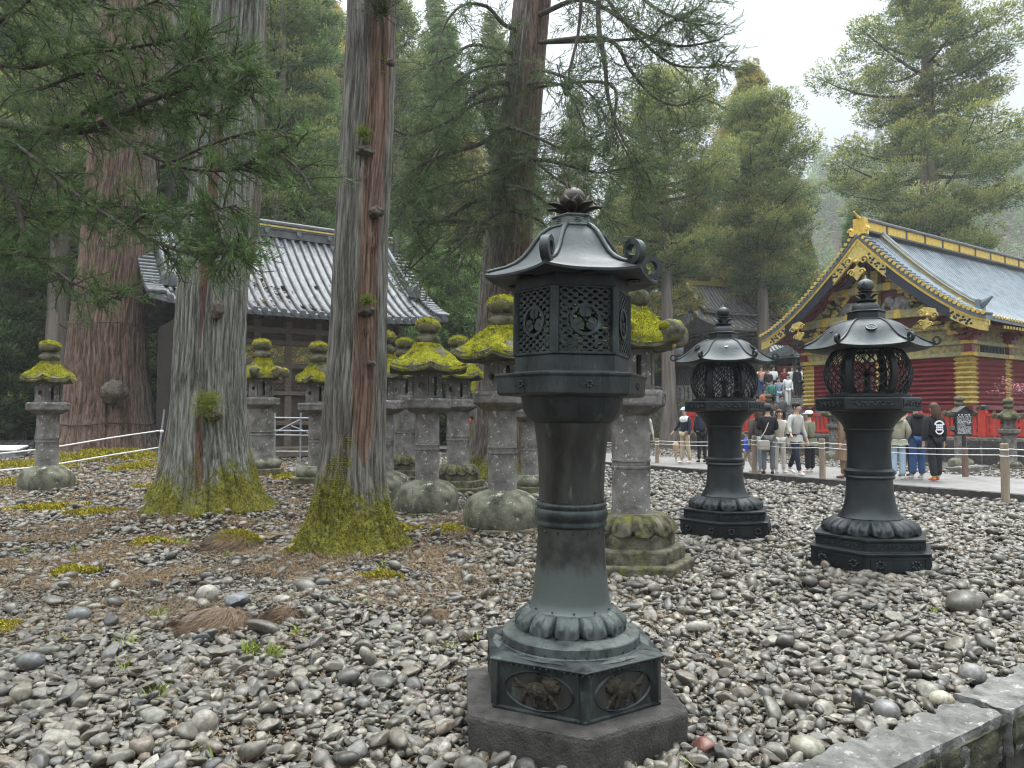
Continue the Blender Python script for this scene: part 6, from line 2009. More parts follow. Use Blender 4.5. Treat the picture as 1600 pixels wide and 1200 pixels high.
# ================================================================= TREES
def trunk(name, path, m, parent, lobes=7, flare=0.55, flare_h=0.55, seg=200, rows=200, ridge=0.02, seed=0, moss_top=0.9, moss_amt=1.0, red_fn=None, knots=(), z0=-0.15, moss_side=None):
    "path: list of (z, x, y, radius); a fibrous trunk with root flare and bark ridges; moss and red bark as attributes"
    path = sorted(path); zs = np.array([p[0] for p in path]); 
    ztop = zs[-1]
    t = np.linspace(0, 1, rows) ** 1.35
    z = z0 + (ztop - z0) * t
    cx = np.interp(z, zs, [p[1] for p in path]); cy = np.interp(z, zs, [p[2] for p in path]); r = np.interp(z, zs, [p[3] for p in path])
    th = np.linspace(0, 2 * np.pi, seg, endpoint=False)
    ZZ, TT = np.meshgrid(z, th, indexing='ij'); RR = np.repeat(r[:, None], seg, 1); CX = np.repeat(cx[:, None], seg, 1); CY = np.repeat(cy[:, None], seg, 1)
    zz = np.clip(ZZ, 0, None)
    r0 = float(np.interp(0.3, zs, [p[3] for p in path]))
    fl = np.exp(-zz / flare_h)
    ph = fbm(np.stack([np.cos(TT).ravel() * 1.4, np.sin(TT).ravel() * 1.4, np.zeros(TT.size) + seed], -1), 3, seed).reshape(TT.shape)
    lob = np.abs(np.sin(lobes / 2 * TT + ph * 4 + seed)) 
    RR = RR + r0 * flare * fl ** 1.3 * (0.75 + 0.35 * lob) + r0 * 0.10 * (lob - 0.5) * np.exp(-zz / (flare_h * 3.5))
    ct, st = np.cos(TT).ravel(), np.sin(TT).ravel()
    TW = TT + (0.08 * np.sin(ZZ * 1.7 + seed) + 0.04 * np.sin(ZZ * 4.1 + TT * 3)) * min(1.0, 0.4 / r0)
    k = 10.5 * (max(r0, 0.25) / 0.4) ** 0.5
    tw = 0.12 * ZZ.ravel()
    a = fbm(np.stack([np.cos(TW.ravel()) * k, np.sin(TW.ravel()) * k, ZZ.ravel() * 0.8], -1), 3, seed + 3).reshape(TT.shape)
    a2 = fbm(np.stack([ct * 1.5, st * 1.5, ZZ.ravel() * 0.8], -1), 3, seed + 9).reshape(TT.shape)
    rid = np.clip(np.abs(a) * 5.0, 0, 1) ** 0.8 + 0.5 * a; fis = 1 - np.clip(np.abs(a) * 6.0, 0, 1)
    red = np.zeros_like(RR) if red_fn is None else red_fn(TT, ZZ)
    RR = RR + ridge * rid + 0.05 * r0 * a2 - 0.022 * np.clip(red, 0, 1) * (ridge / 0.02)
    for (kt, kz, kr, kh) in knots:
        dt = np.angle(np.exp(1j * (TT - kt))) * r0; dz = ZZ - kz
        d2 = (dt / kr) ** 2 + (dz / (kr * 1.4)) ** 2
        RR = RR + kh * np.exp(-d2) - kh * 0.7 * np.exp(-d2 * 6)
    mossn = 1 - zz / moss_top + 0.35 * a2
    if moss_side is not None: mossn = mossn + 0.35 * np.cos(TT - moss_side) * np.clip(zz, 0, 1)
    moss = np.clip(mossn * 0.9, 0, 1) * moss_amt
    # cushions of moss stand out from the bark
    mm = fbm(np.stack([(CX + np.cos(TT) * RR).ravel() * 11, (CY + np.sin(TT) * RR).ravel() * 11, ZZ.ravel() * 11], -1), 3, 21).reshape(TT.shape)
    RR = RR + 0.05 * np.clip(moss - 0.2, 0, 1) * np.clip(mm + 0.15, 0, 1)
    V = np.stack([CX + np.cos(TT) * RR, CY + np.sin(TT) * RR, ZZ], -1).reshape(-1, 3)
    idx = np.arange(rows * seg).reshape(rows, seg); nx = np.roll(idx, -1, 1)
    Fq = np.stack([idx[:-1], nx[:-1], nx[1:], idx[1:]], -1).reshape(-1, 4)
    return np_mesh(name, V, Fq, m, parent, attrs={'moss': moss.ravel(), 'red': red.ravel(), 'fis': fis.ravel()})

def blades(P, D, L, w, c, jitter=0.25):
    "one thin triangular leaf blade per row"
    n = len(P)
    S = np.cross(D, rng.normal(size=(n, 3))); S /= np.linalg.norm(S, axis=1)[:, None] + 1e-9
    L = np.asarray(L).reshape(-1, 1); w = np.asarray(w).reshape(-1, 1)
    V = np.stack([P - S * w / 2, P + S * w / 2, P + D * L], 1).reshape(-1, 3)
    cc = c * (1 + rng.uniform(-jitter, jitter, (n, 1)))
    return V, np.arange(3 * n).reshape(n, 3), np.repeat(cc, 3, 0)

def norm(a):
    return a / (np.linalg.norm(a, axis=1)[:, None] + 1e-9)

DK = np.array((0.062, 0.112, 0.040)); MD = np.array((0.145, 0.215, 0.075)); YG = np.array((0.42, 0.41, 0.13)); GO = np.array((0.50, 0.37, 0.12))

def crown_mesh(seed, H, base, rad, nl=64, cl=7, bl=80, blen=0.34, bw=0.085, cr=0.75, low=DK, mid=MD, tip=YG, tipw=0.5, up=0.25, gap=0.0, shape='cone', sparse=0.0, open_=0.35, oneside=None):
    "limbs, and clumps of blade leaves for one conifer crown; returns branch MB and leaf arrays"
    r_ = np.random.default_rng(seed)
    lb = MB(); C, CR, CO, LO = [], [], [], []
    for i in range(nl):
        t = (i + r_.random() * 0.8) / nl
        h = base + (H - base) * t ** 0.92
        az = i * 2.39996 + r_.normal() * 0.3
        if shape == 'cone': Rr = rad * (1 - t) ** 0.72 * (0.55 + 0.45 * min(1, t / 0.15))
        elif shape == 'wide': Rr = rad * (1 - t ** 2.2) ** 0.7 * (0.7 + 0.3 * math.sin(t * 21 + seed))
        else: Rr = rad * math.sin(math.pi * min(0.97, 0.16 + t * 0.8)) ** 0.7
        Rr = max(0.5, Rr * r_.uniform(0.62, 1.12))
        d = np.array([math.cos(az), math.sin(az), 0])
        droop = -0.05 * Rr * (1 - t); Rr = Rr * (1.0 if i % 3 else 0.7)
        pts = []
        for s in np.linspace(0, 1, 6):
            lat = np.array([-d[1], d[0], 0]) * math.sin(s * 2.5 + i) * 0.06 * Rr
            pts.append(d * Rr * s + lat + np.array([0, 0, h + Rr * (0.30 * s * s * (0.4 + t) ) + droop * math.sin(s * 3.1)]))
        lb.tube([Vector(p) for p in pts], list(np.linspace(0.05 + 0.035 * Rr ** 0.6, 0.015, 6)), 5, cap=False)
        nc = max(2, int(cl * (0.45 + 0.55 * Rr / rad)))
        for j in range(nc):
            s = open_ + (1 - open_) * (j + r_.random()) / nc
            k = s * 5; q = int(min(4, k)); p = pts[q] * (1 - (k - q)) + pts[q + 1] * (k - q)
            side = np.array([-d[1], d[0], 0]) * r_.normal() * 0.42 * Rr * (1.15 - s) * 1.2
            p = p + side + np.array([0, 0, r_.normal() * 0.22 + up * 0.3])
            if r_.random() < sparse: continue
            C.append(p); CR.append(cr * r_.uniform(0.6, 1.2) * (0.55 + 0.45 * min(1, Rr / (0.5 * rad)))); CO.append(r_.random()); LO.append(d)
    C = np.array(C); CR = np.array(CR); CO = np.array(CO); LO = np.array(LO); n = len(C)
    per = bl
    U = norm(r_.normal(size=(n, per, 3)).reshape(-1, 3)); U[:, 2] = U[:, 2] * 0.75 + 0.18
    lump = 1 + 0.28 * vnoise(U * 2.2 + np.repeat(C, per, 0) * 0.7, seed)
    rr = r_.uniform(0.30, 1.0, n * per) ** 0.30 * lump
    cen = np.repeat(C, per, 0); crr = np.repeat(CR, per)
    P = cen + U * (rr * crr)[:, None] * np.array([1, 1, 0.80])
    D = norm(U * 1.0 + np.repeat(LO, per, 0) * 0.35 + r_.normal(0, 0.45, U.shape) + np.array([0, 0, up]))
    hue = np.repeat(CO, per); outer_lit = np.clip((rr - 0.6) / 0.45, 0, 1) * np.clip(U[:, 2] * 1.3 + 0.35, 0, 1)  # tip colour weighted to upward sides: light from above painted in for volume
    w1 = np.clip(outer_lit * (0.45 + tipw * hue * 1.7), 0, 1)[:, None]
    w0 = np.clip(0.5 + 0.6 * U[:, 2] + 0.5 * (hue - 0.5), 0, 1)[:, None]  # shade painted in: blades darken towards the underside of each clump
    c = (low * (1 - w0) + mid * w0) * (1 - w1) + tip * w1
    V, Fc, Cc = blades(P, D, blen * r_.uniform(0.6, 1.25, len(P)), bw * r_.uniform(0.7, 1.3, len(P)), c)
    return lb, V, Fc, Cc

def simple_trunk(H, r0, lean=(0, 0), r1=0.06, n=9, seg=14, seed=0):
    b = MB(); pts, rad = [], []
    for i in range(n + 1):
        s = i / n; pts.append((lean[0] * s * H + 0.1 * math.sin(s * 5 + seed), lean[1] * s * H + 0.1 * math.cos(s * 4 + seed), H * s - 0.3)); rad.append(r1 + (r0 - r1) * (1 - s) ** 0.8 + (r0 * 0.5 if i == 0 else 0))
    b.tube(pts, rad, seg); return b

TREES = {}
def tree_kind(key, H, r0, **k):
    seed = k.pop('seed'); hole = thing('cedar_tree', 'x', 'tree', (0, -60, 0))
    lb, V, Fc, C = crown_mesh(seed, H, **k)
    simple_trunk(H * 0.97, r0, seed=seed).build('trunk', M['bark_far'], hole, smooth=True, angle=80)
    lb.build('limbs', M['branch'], hole, smooth=True, angle=80)
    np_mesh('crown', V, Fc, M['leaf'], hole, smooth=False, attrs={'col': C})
    TREES[key] = [hole, False]
    return hole

M['bark_far'] = mat('distant_cedar_bark', (0.10, 0.075, 0.06), (0.25, 0.215, 0.185), 5, 0.9, bump=0.6, bscale=16, stretch=(1, 1, 0.08))

def place(key, px, Y, label, group=None, s=1.0, rz=0.0, z=None, cat='tree', sz=None, name='cedar_tree'):
    src, used = TREES[key]
    o = src if not used else copy_tree(src)
    TREES[key][1] = True
    X = (px - 800.0) / F * Y
    o.name = name
    o.location = (X, Y, 0.0 if z is None else z); o.rotation_euler = (0, 0, rz); o.scale = (s, s, sz or s)
    o['label'] = label; o['category'] = cat
    if group: o['group'] = group
    elif 'group' in o.keys(): del o['group']
    return o

GF = 'tall misty cedars of the wood behind the halls'
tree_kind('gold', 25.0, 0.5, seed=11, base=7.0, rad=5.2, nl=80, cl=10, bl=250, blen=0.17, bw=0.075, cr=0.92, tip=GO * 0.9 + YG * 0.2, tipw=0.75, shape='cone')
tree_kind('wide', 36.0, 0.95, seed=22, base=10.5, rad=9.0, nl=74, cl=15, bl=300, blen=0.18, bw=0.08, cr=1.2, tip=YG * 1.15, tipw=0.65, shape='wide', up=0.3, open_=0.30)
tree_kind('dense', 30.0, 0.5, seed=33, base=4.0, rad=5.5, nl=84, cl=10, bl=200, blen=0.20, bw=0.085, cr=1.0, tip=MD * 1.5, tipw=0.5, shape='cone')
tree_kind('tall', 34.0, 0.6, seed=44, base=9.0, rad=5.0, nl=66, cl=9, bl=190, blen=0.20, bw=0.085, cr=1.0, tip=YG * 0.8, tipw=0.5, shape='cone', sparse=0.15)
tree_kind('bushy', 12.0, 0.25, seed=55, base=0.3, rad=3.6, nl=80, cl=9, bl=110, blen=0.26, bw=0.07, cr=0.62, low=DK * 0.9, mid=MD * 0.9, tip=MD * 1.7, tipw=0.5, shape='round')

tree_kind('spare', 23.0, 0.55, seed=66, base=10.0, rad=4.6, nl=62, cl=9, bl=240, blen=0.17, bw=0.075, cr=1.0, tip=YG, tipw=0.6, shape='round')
# named trees on the right
place('wide', 1462, 50, 'huge layered cedar towering above the red storehouse roof', rz=0.4)
place('gold', 1178, 50, 'cedar with a golden brown pointed top in the middle of the sky gap', rz=0.0)
place('dense', 1262, 58, 'olive green cedar in front of the golden topped one, left of the storehouse gable', s=0.52, rz=1.0)
place('gold', 1092, 56, 'olive cedar between the hanging boughs and the golden topped cedar', s=0.80, rz=2.0)
place('spare', 1192, 45.0, 'cedar with a straight grey bare lower trunk beside the bell tower', s=0.85, rz=2.5, sz=0.90)
place('spare', 1044, 41, 'cedar with a reddish trunk left of the bell tower', s=0.80, rz=1.1, sz=0.88)
place('gold', 1010, 47, 'olive green cedar behind the top of the front bronze lantern', s=0.72, rz=4.0)
place('dense', 1340, 62, 'dark cedar hidden low behind the storehouse ridge', s=0.62, rz=3.0)
place('gold', 1400, 66, 'olive cedar rising behind the storehouse ridge', s=0.66, rz=5.0)
place('tall', 680, 60, 'tall hazy cedar left of the leaning red trunk', s=1.05, rz=0.5)
place('tall', 900, 58, 'hazy cedar behind the hanging boughs', s=0.78, rz=2.2)
place('dense', 960, 60, 'dark hazy cedar behind the front lantern roof', s=0.66, rz=2.2)
place('gold', 735, 50, 'yellow-green cedar behind the leaning red trunk', s=0.80, rz=1.7)
rnd = random.Random(12)
# the wood behind the halls
k = 0
for (px, Y, kind, s) in ((-60, 40, 'dense', 1.0), (40, 46, 'tall', 1.0), (90, 38, 'dense', 0.9), (150, 52, 'tall', 1.0), (235, 48, 'dense', 1.05), (300, 56, 'gold', 1.2), (360, 50, 'tall', 0.95), (430, 46, 'dense', 0.95),
                         (470, 58, 'tall', 1.05), (505, 52, 'dense', 0.86), (560, 60, 'gold', 1.15), (610, 54, 'dense', 0.85), (640, 66, 'tall', 1.0), (830, 66, 'dense', 0.8), (770, 62, 'tall', 0.95),
                         (-150, 44, 'tall', 1.0), (20, 33, 'dense', 0.85), (85, 31, 'tall', 0.8), (265, 36, 'dense', 0.95), (330, 39, 'tall', 0.85), (430, 38, 'tall', 0.9), (475, 41, 'dense', 0.9), (505, 64, 'gold', 1.5), (620, 46, 'tall', 0.8), (690, 52, 'dense', 0.9), (-20, 58, 'gold', 1.3), (120, 64, 'dense', 1.1), (400, 66, 'dense', 1.15), (540, 74, 'tall', 1.1), (700, 76, 'dense', 0.95), (205, 72, 'tall', 1.15), (-240, 50, 'dense', 1.1), (320, 74, 'dense', 1.2)):
    k += 1
    place(kind, px, Y, 'tall cedar of the hazy wood behind the two tiled halls, one of many alike', group=GF, s=s * rnd.uniform(0.94, 1.08), rz=rnd.uniform(0, 6.28))
GB = 'low dark evergreens filling the wood at eye level'
for (px, Y, s) in ((-40, 31, 0.85), (20, 34, 0.95), (70, 37, 0.9), (-90, 36, 1.0), (235, 33, 0.75), (250, 41, 1.0), (640, 36, 0.72), (690, 38, 0.8), (740, 37, 0.75), (800, 40, 0.8), (850, 41, 0.75), (600, 42, 0.9), (450, 44, 0.9), (540, 45, 0.9), (905, 43, 0.7), (960, 45, 0.66), (350, 46, 0.9), (140, 42, 1.0), (-160, 38, 1.0)):
    place('bushy', px, Y, 'low dark evergreen at the edge of the wood, one of many alike', group=GB, s=s * rnd.uniform(0.95, 1.1), rz=rnd.uniform(0, 6.28), name='evergreen_shrub_tree')

# far wooded hillside fading in the mist
def hill():
    b = MB(); V, Fs = [], []; nx, ny = 40, 14
    for j in range(ny + 1):
        for i in range(nx + 1):
            x = -190 + 400 * i / nx; y = 140 + 110 * j / ny
            h = (30 + 62 / (1 + math.exp(-(x - 75) / 14))) * (j / ny) ** 0.8 + 3 * mnoise.noise(Vector((x * .05, y * .05, 0)))
            V.append((x, y, h - 1))
    for j in range(ny):
        for i in range(nx):
            a = j * (nx + 1) + i; Fs.append((a, a + 1, a + nx + 2, a + nx + 1))
    b.add(V, Fs); o = b.build('hillside', M['soil'], smooth=True, angle=80); tag(o, kind='structure')
    n = 1900; x = rng.uniform(-150, 205, n); y = rng.uniform(141, 240, n); t_ = (y - 140) / 110
    z = (30 + 62 / (1 + np.exp(-(x - 75) / 14))) * t_ ** 0.8 - 1
    parts = []; per = 150
    Hh = rng.uniform(9, 17, n)
    tt = rng.random((n, per)) ** 0.8; az = rng.uniform(0, 2 * np.pi, (n, per)); rr = (1 - tt) ** 0.7 * 2.9 * rng.uniform(0.3, 1, (n, per))
    P = np.stack([x[:, None] + rr * np.cos(az), y[:, None] + rr * np.sin(az), z[:, None] + Hh[:, None] * (0.08 + 0.92 * tt)], -1).reshape(-1, 3)
    D = norm(np.stack([np.cos(az), np.sin(az), 0.2 + 0 * az], -1).reshape(-1, 3) + rng.normal(0, 0.4, (n * per, 3)))
    hue = np.repeat(rng.random(n), per)[:, None]
    c = MD * 0.7 * (1 - hue) + MD * 1.35 * hue
    V, Fc, C = blades(P, D, rng.uniform(0.8, 1.5, len(P)), rng.uniform(0.3, 0.55, len(P)), c)
    tag(np_mesh('far_wood', V, Fc, M['leaf'], smooth=False, attrs={'col': C}), 'distant wooded hillside dissolving in mist', 'wood', kind='stuff')
hill()

def bare_tree(px, Y, H, label, seed, m='branch_pale'):
    X = (px - 800.0) / F * Y; t = thing('bare_tree', label, 'tree', (X, Y, 6.0 if Y > 60 else 0))
    rr = random.Random(seed); tb = MB(); br = MB()
    def grow(p, d, L, r, lv):
        n = 5; pts = [p]; q = p
        for i in range(n):
            d = (d + Vector((rr.gauss(0, .16), rr.gauss(0, .16), 0.05))).normalized(); q = q + d * L / n; pts.append(q)
        (tb if lv == 0 else br).tube(pts, [r * (1 - 0.6 * i / n) for i in range(n + 1)], 6 if lv < 2 else 4, cap=False)
        if lv < 4:
            for k in range(6 if lv == 0 else 4):
                s = rr.uniform(0.3, 1.0); pp = pts[int(s * n)]
                dd = (d + Vector((rr.gauss(0, .6), rr.gauss(0, .6), rr.uniform(0, .5)))).normalized(); grow(pp, dd, L * rr.uniform(.45, .65), r * 0.42, lv + 1)
    grow(Vector((0, 0, 0)), Vector((0, 0, 1)), H * 0.6, H * 0.018, 0)
    tb.build('trunk', M[m], t, smooth=True); br.build('limbs', M[m], t, smooth=True)
bare_tree(1572, 66, 13, 'pale leafless tree at the right edge above the storehouse roof', 4)
bare_tree(1535, 72, 12, 'leafless tree left of the palest one beyond the storehouse roof', 6)
bare_tree(1330, 80, 12, 'leafless tree in the misty gap between the cedars', 8)
bare_tree(1590, 80, 14, 'tallest leafless tree fading in the mist at the right edge', 14)

# ---------------------------------------------------------------- the near trunks
def pxr(px, Y): return (px - 800.0) / F * Y
def path_from(lst, Y):
    "lst of (py, left px, right px) -> (z, x, y, r)"
    out = []
    for (py, l, r) in lst:
        p = at((l + r) / 2, py, Y); out.append((p.z, p.x, Y, (r - l) / 2 / F * Y))
    return out

def near_cedar(name, label, lst, Y, extend, m, **kw):
    t = thing(name, label, 'tree', (0, 0, 0))
    p = path_from(lst, Y); p.sort()
    top = p[-1]; prev = p[-2]
    p.append((extend, top[1] + (top[1] - prev[1]) / (top[0] - prev[0]) * (extend - top[0]), Y, top[3] * 0.62))
    X0 = p[0][1]
    t.location = (X0, Y, ghz(X0, Y)); p = [(z, x - X0, y - Y, r) for z, x, y, r in p]
    tr = trunk('trunk', p, m, t, **kw)
    if Y < 15:                                   # living moss tips on the foot
        me = tr.data; n = len(me.vertices); co = np.zeros(n * 3, np.float32); no = np.zeros(n * 3, np.float32); ms = np.zeros(n, np.float32)
        me.vertices.foreach_get('co', co); me.vertices.foreach_get('normal', no); me.attributes['moss'].data.foreach_get('value', ms)
        co = co.reshape(-1, 3); no = no.reshape(-1, 3)
        nn = fbm(co * 5.0, 4, 40)
        k = np.where((ms + nn * 0.9 > 0.52) & (co[:, 2] > -0.05))[0]; k = rng.permutation(k)[:7000]
        dk = np.clip(0.5 + nn[k] * 1.6, 0, 1); br = dk > 0.62
        for sel, c1, c2, nm in ((br, (0.12, 0.12, 0.02), (0.42, 0.39, 0.04), 'bright_moss'), (~br, (0.035, 0.04, 0.010), (0.13, 0.135, 0.025), 'dark_moss')):
            if sel.sum() > 10:
                V, Fc, C = fuzz(co[k[sel]], no[k[sel]], 4, 0.012, 0.009, c1, c2, 0.8)
                np_mesh(nm, V, Fc, M['litter'], tr, smooth=False, attrs={'col': C})
    return t, X0

def burl(t, x, y, z, r, m, seed=0, squash=1.0):
    b = MB(); b.ball((x, y, z), r, 22, 14, (1, 1, squash), fn=lambda d: 1 + 0.35 * mnoise.noise(d * 2.5 + Vector((seed, 0, 0))) + 0.2 * mnoise.noise(d * 7))
    return b.build('burl', m, t, smooth=True, angle=80)

M['burl'] = mat('burl_wood', (0.03, 0.024, 0.018), (0.15, 0.12, 0.09), 16, 0.95, bump=1.0, bscale=50)

def sprig(t, p, n, L, seed=0, name='epicormic_shoots', cols=((0.10, 0.13, 0.02), (0.30, 0.30, 0.05)), up=0.5, out=(0, -1, 0)):
    n_ = n; D0 = norm(rng.normal(0, 0.6, (n_, 3)) + np.array(out) * 0.6 + np.array([0, 0, up])); parts = []
    for s in np.linspace(0, 1, 9):
        P = np.array(p) + D0 * L * s + rng.normal(0, 0.008, (n_, 3)); D = norm(D0 + rng.normal(0, 0.7, (n_, 3)))
        tt = rng.random((n_, 1)); c = np.array(cols[0]) * (1 - tt) + np.array(cols[1]) * tt
        parts.append(blades(P, D, L * 0.28 * (1.2 - s * 0.6), 0.006, c)); parts.append(blades(P, norm(D0 + rng.normal(0, 0.5, (n_, 3))), L * 0.28, 0.006, c))
    parts.append(blades(np.tile(np.array(p), (n_, 1)), D0, L * 1.05, 0.008, np.tile(np.array(cols[0]), (n_, 1))))
    V, Fc, C = merge(parts); return np_mesh(name, V, Fc, M['leaf'], t, smooth=False, attrs={'col': C})

# A: the middle trunk
def redA(T, Zc):
    f = np.zeros_like(T)
    d = np.angle(np.exp(1j * (T - R(-62 ))))
    w = np.interp(Zc, [0, 0.9, 1.3, 1.9, 2.4, 3.3, 4.2, 6.8], [0.0, 0.0, 0.35, 0.45, 0.50, 0.42, 0.55, 0.8])
    c_ = np.interp(Zc, [1.0, 2.4, 4.0, 6.8], [0.05, 0.0, 0.12, 0.25])
    return np.clip(1.25 - np.abs(d - c_) / np.maximum(w, 1e-3) * 0.9, 0, 1) * (w > 0.02) * 0.9
tA, XA = near_cedar('cedar_tree', 'straight middle cedar trunk with a strip of bare red wood and mossy foot',
    [(846, 492, 602), (760, 500, 598), (700, 506, 598), (640, 509, 600), (500, 520, 603), (400, 524, 603), (300, 530, 607), (200, 536, 612), (100, 542, 614), (0, 546, 616)], 8.9, 12.0, M['bark_a'],
    lobes=7, flare=0.62, flare_h=0.34, seg=280, rows=360, ridge=0.022, seed=2, moss_top=1.3, red_fn=redA, knots=((R(-80), 4.33, 0.07, 0.05), (R(-55), 3.55, 0.07, 0.05), (R(-60), 2.55, 0.08, 0.05)))
for (px, py, r, sq) in ((570, 236, 0.10, 0.6), (588, 332, 0.085, 0.8), (573, 486, 0.09, 0.6), (610, 98, 0.05, 0.9), (580, 568, 0.05, 0.7)):
    p = at(px, py, 8.60); burl(tA, p.x - XA, -0.30, p.z - ghz(XA, 8.9), r, M['burl'], px, sq)
for (px, py, n, L, cols) in ((568, 222, 60, 0.12, ((0.07, 0.11, 0.02), (0.22, 0.28, 0.04))), (574, 482, 70, 0.10, ((0.07, 0.11, 0.02), (0.25, 0.30, 0.04))), (596, 30, 110, 0.32, ((0.03, 0.04, 0.02), (0.08, 0.09, 0.04)))):
    p = at(px, py, 8.52); sprig(tA, (p.x - XA, -0.36, p.z), n, L, cols=cols)
# B: grey trunk, and its twin close behind
def redB(T, Zc):
    d = np.angle(np.exp(1j * (T - R(-80)))); w = np.interp(Zc, [0.0, 0.5, 1.3, 1.6, 2.2, 3.4, 3.8, 5.6, 6], [0, 0.10, 0.08, 0.0, 0.0, 0.12, 0.2, 0.2, 0.05])
    return np.clip(1.4 - np.abs(d + 0.06) / np.maximum(w, 1e-3), 0, 1) * (w > 0.02)
tB, XB = near_cedar('cedar_tree', 'thick grey barked cedar left of the middle trunk with a tuft of yellow-green shoots',
    [(800, 270, 392), (740, 272, 386), (650, 274, 378), (560, 278, 379), (480, 283, 381), (400, 290, 384), (320, 300, 388), (240, 312, 394), (160, 322, 400), (80, 332, 404), (0, 338, 408)], 11.7, 15.0, M['bark_grey'],
    lobes=8, flare=0.52, flare_h=0.42, seg=300, rows=380, ridge=0.030, seed=5, moss_top=0.95, moss_amt=0.95, red_fn=redB, moss_side=R(-30))
p = at(326, 655, 11.05); sprig(tB, (p.x - XB, -0.64, p.z), 130, 0.26)
burl(tB, at(326, 665, 11).x - XB, -0.55, at(0, 668, 11).z, 0.13, M['burl'], 3, 0.6)
b = burl(tB, at(331, 505, 11).x - XB, -0.50, at(0, 500, 11).z, 0.09, M['burl'], 4, 1.6)
tB2, XB2 = near_cedar('cedar_tree', 'paler slender cedar standing close behind the thick grey one and leaning right',
    [(770, 252, 330), (650, 270, 345), (500, 300, 372), (400, 325, 392), (340, 340, 402), (250, 352, 407), (120, 368, 411), (0, 372, 412)], 13.4, 16.0, M['bark_red'],
    lobes=6, flare=0.5, flare_h=0.4, seg=200, rows=240, ridge=0.035, seed=8, moss_top=0.9)
# C: great cedar at the far left
def redC(T, Zc): 
    d = np.angle(np.exp(1j * (T - R(-85)))); return np.clip(1.2 - np.abs(d) / 1.6, 0, 1) * 0.85 + 0.1
tC, XC = near_cedar('giant_cedar', 'giant red-brown cedar with a knotted burl low on its trunk at the left',
    [(705, 104, 232), (640, 108, 226), (560, 112, 222), (480, 120, 222), (400, 132, 230), (300, 140, 236), (200, 148, 250), (100, 158, 262), (0, 165, 270)], 24.8, 30.0, M['bark_red'],
    lobes=9, flare=0.42, flare_h=0.9, seg=300, rows=300, ridge=0.075, seed=13, moss_top=1.3, moss_amt=0.85, red_fn=redC)
tC.location.z = -0.15
p = at(173, 606, 23.3); burl(tC, p.x - XC, -1.3, p.z, 0.36, M['burl'], 9, 1.1)
for py in (505, 655):
    b = MB(); b.tube([(1.46 * math.cos(k * .2618), 1.44 * math.sin(k * .2618), at(0, py, 24.8).z + 0.04 * math.sin(k)) for k in range(25)], 0.022, 6); b.build('binding_wire', M['branch'], tC)
# D: leaning reddish trunk right of centre
def redD(T, Zc):
    d = np.angle(np.exp(1j * (T - R(-55)))); return np.clip(1.25 - np.abs(d) / 1.1, 0, 1) * 0.95
tD, XD = near_cedar('cedar_tree', 'tall red barked cedar leaning right behind the moss capped lanterns, with long drooping boughs',
    [(730, 738, 828), (600, 748, 828), (480, 757, 828), (400, 766, 830), (300, 775, 832), (200, 783, 842), (100, 795, 850), (0, 806, 860)], 18.5, 22.0, M['bark_red'],
    lobes=7, flare=0.4, flare_h=0.5, seg=240, rows=280, ridge=0.05, seed=17, moss_top=1.2, red_fn=redD)
tD2, XD2 = near_cedar('cedar_tree', 'darker mossy cedar trunk touching the left side of the leaning red one',
    [(740, 735, 800), (600, 742, 792), (480, 748, 790), (380, 756, 796), (300, 762, 800), (240, 768, 806)], 19.4, 9.5, M['bark_a'],
    lobes=6, flare=0.4, flare_h=0.5, seg=140, rows=140, ridge=0.03, seed=19, moss_top=3.5, moss_amt=0.7)

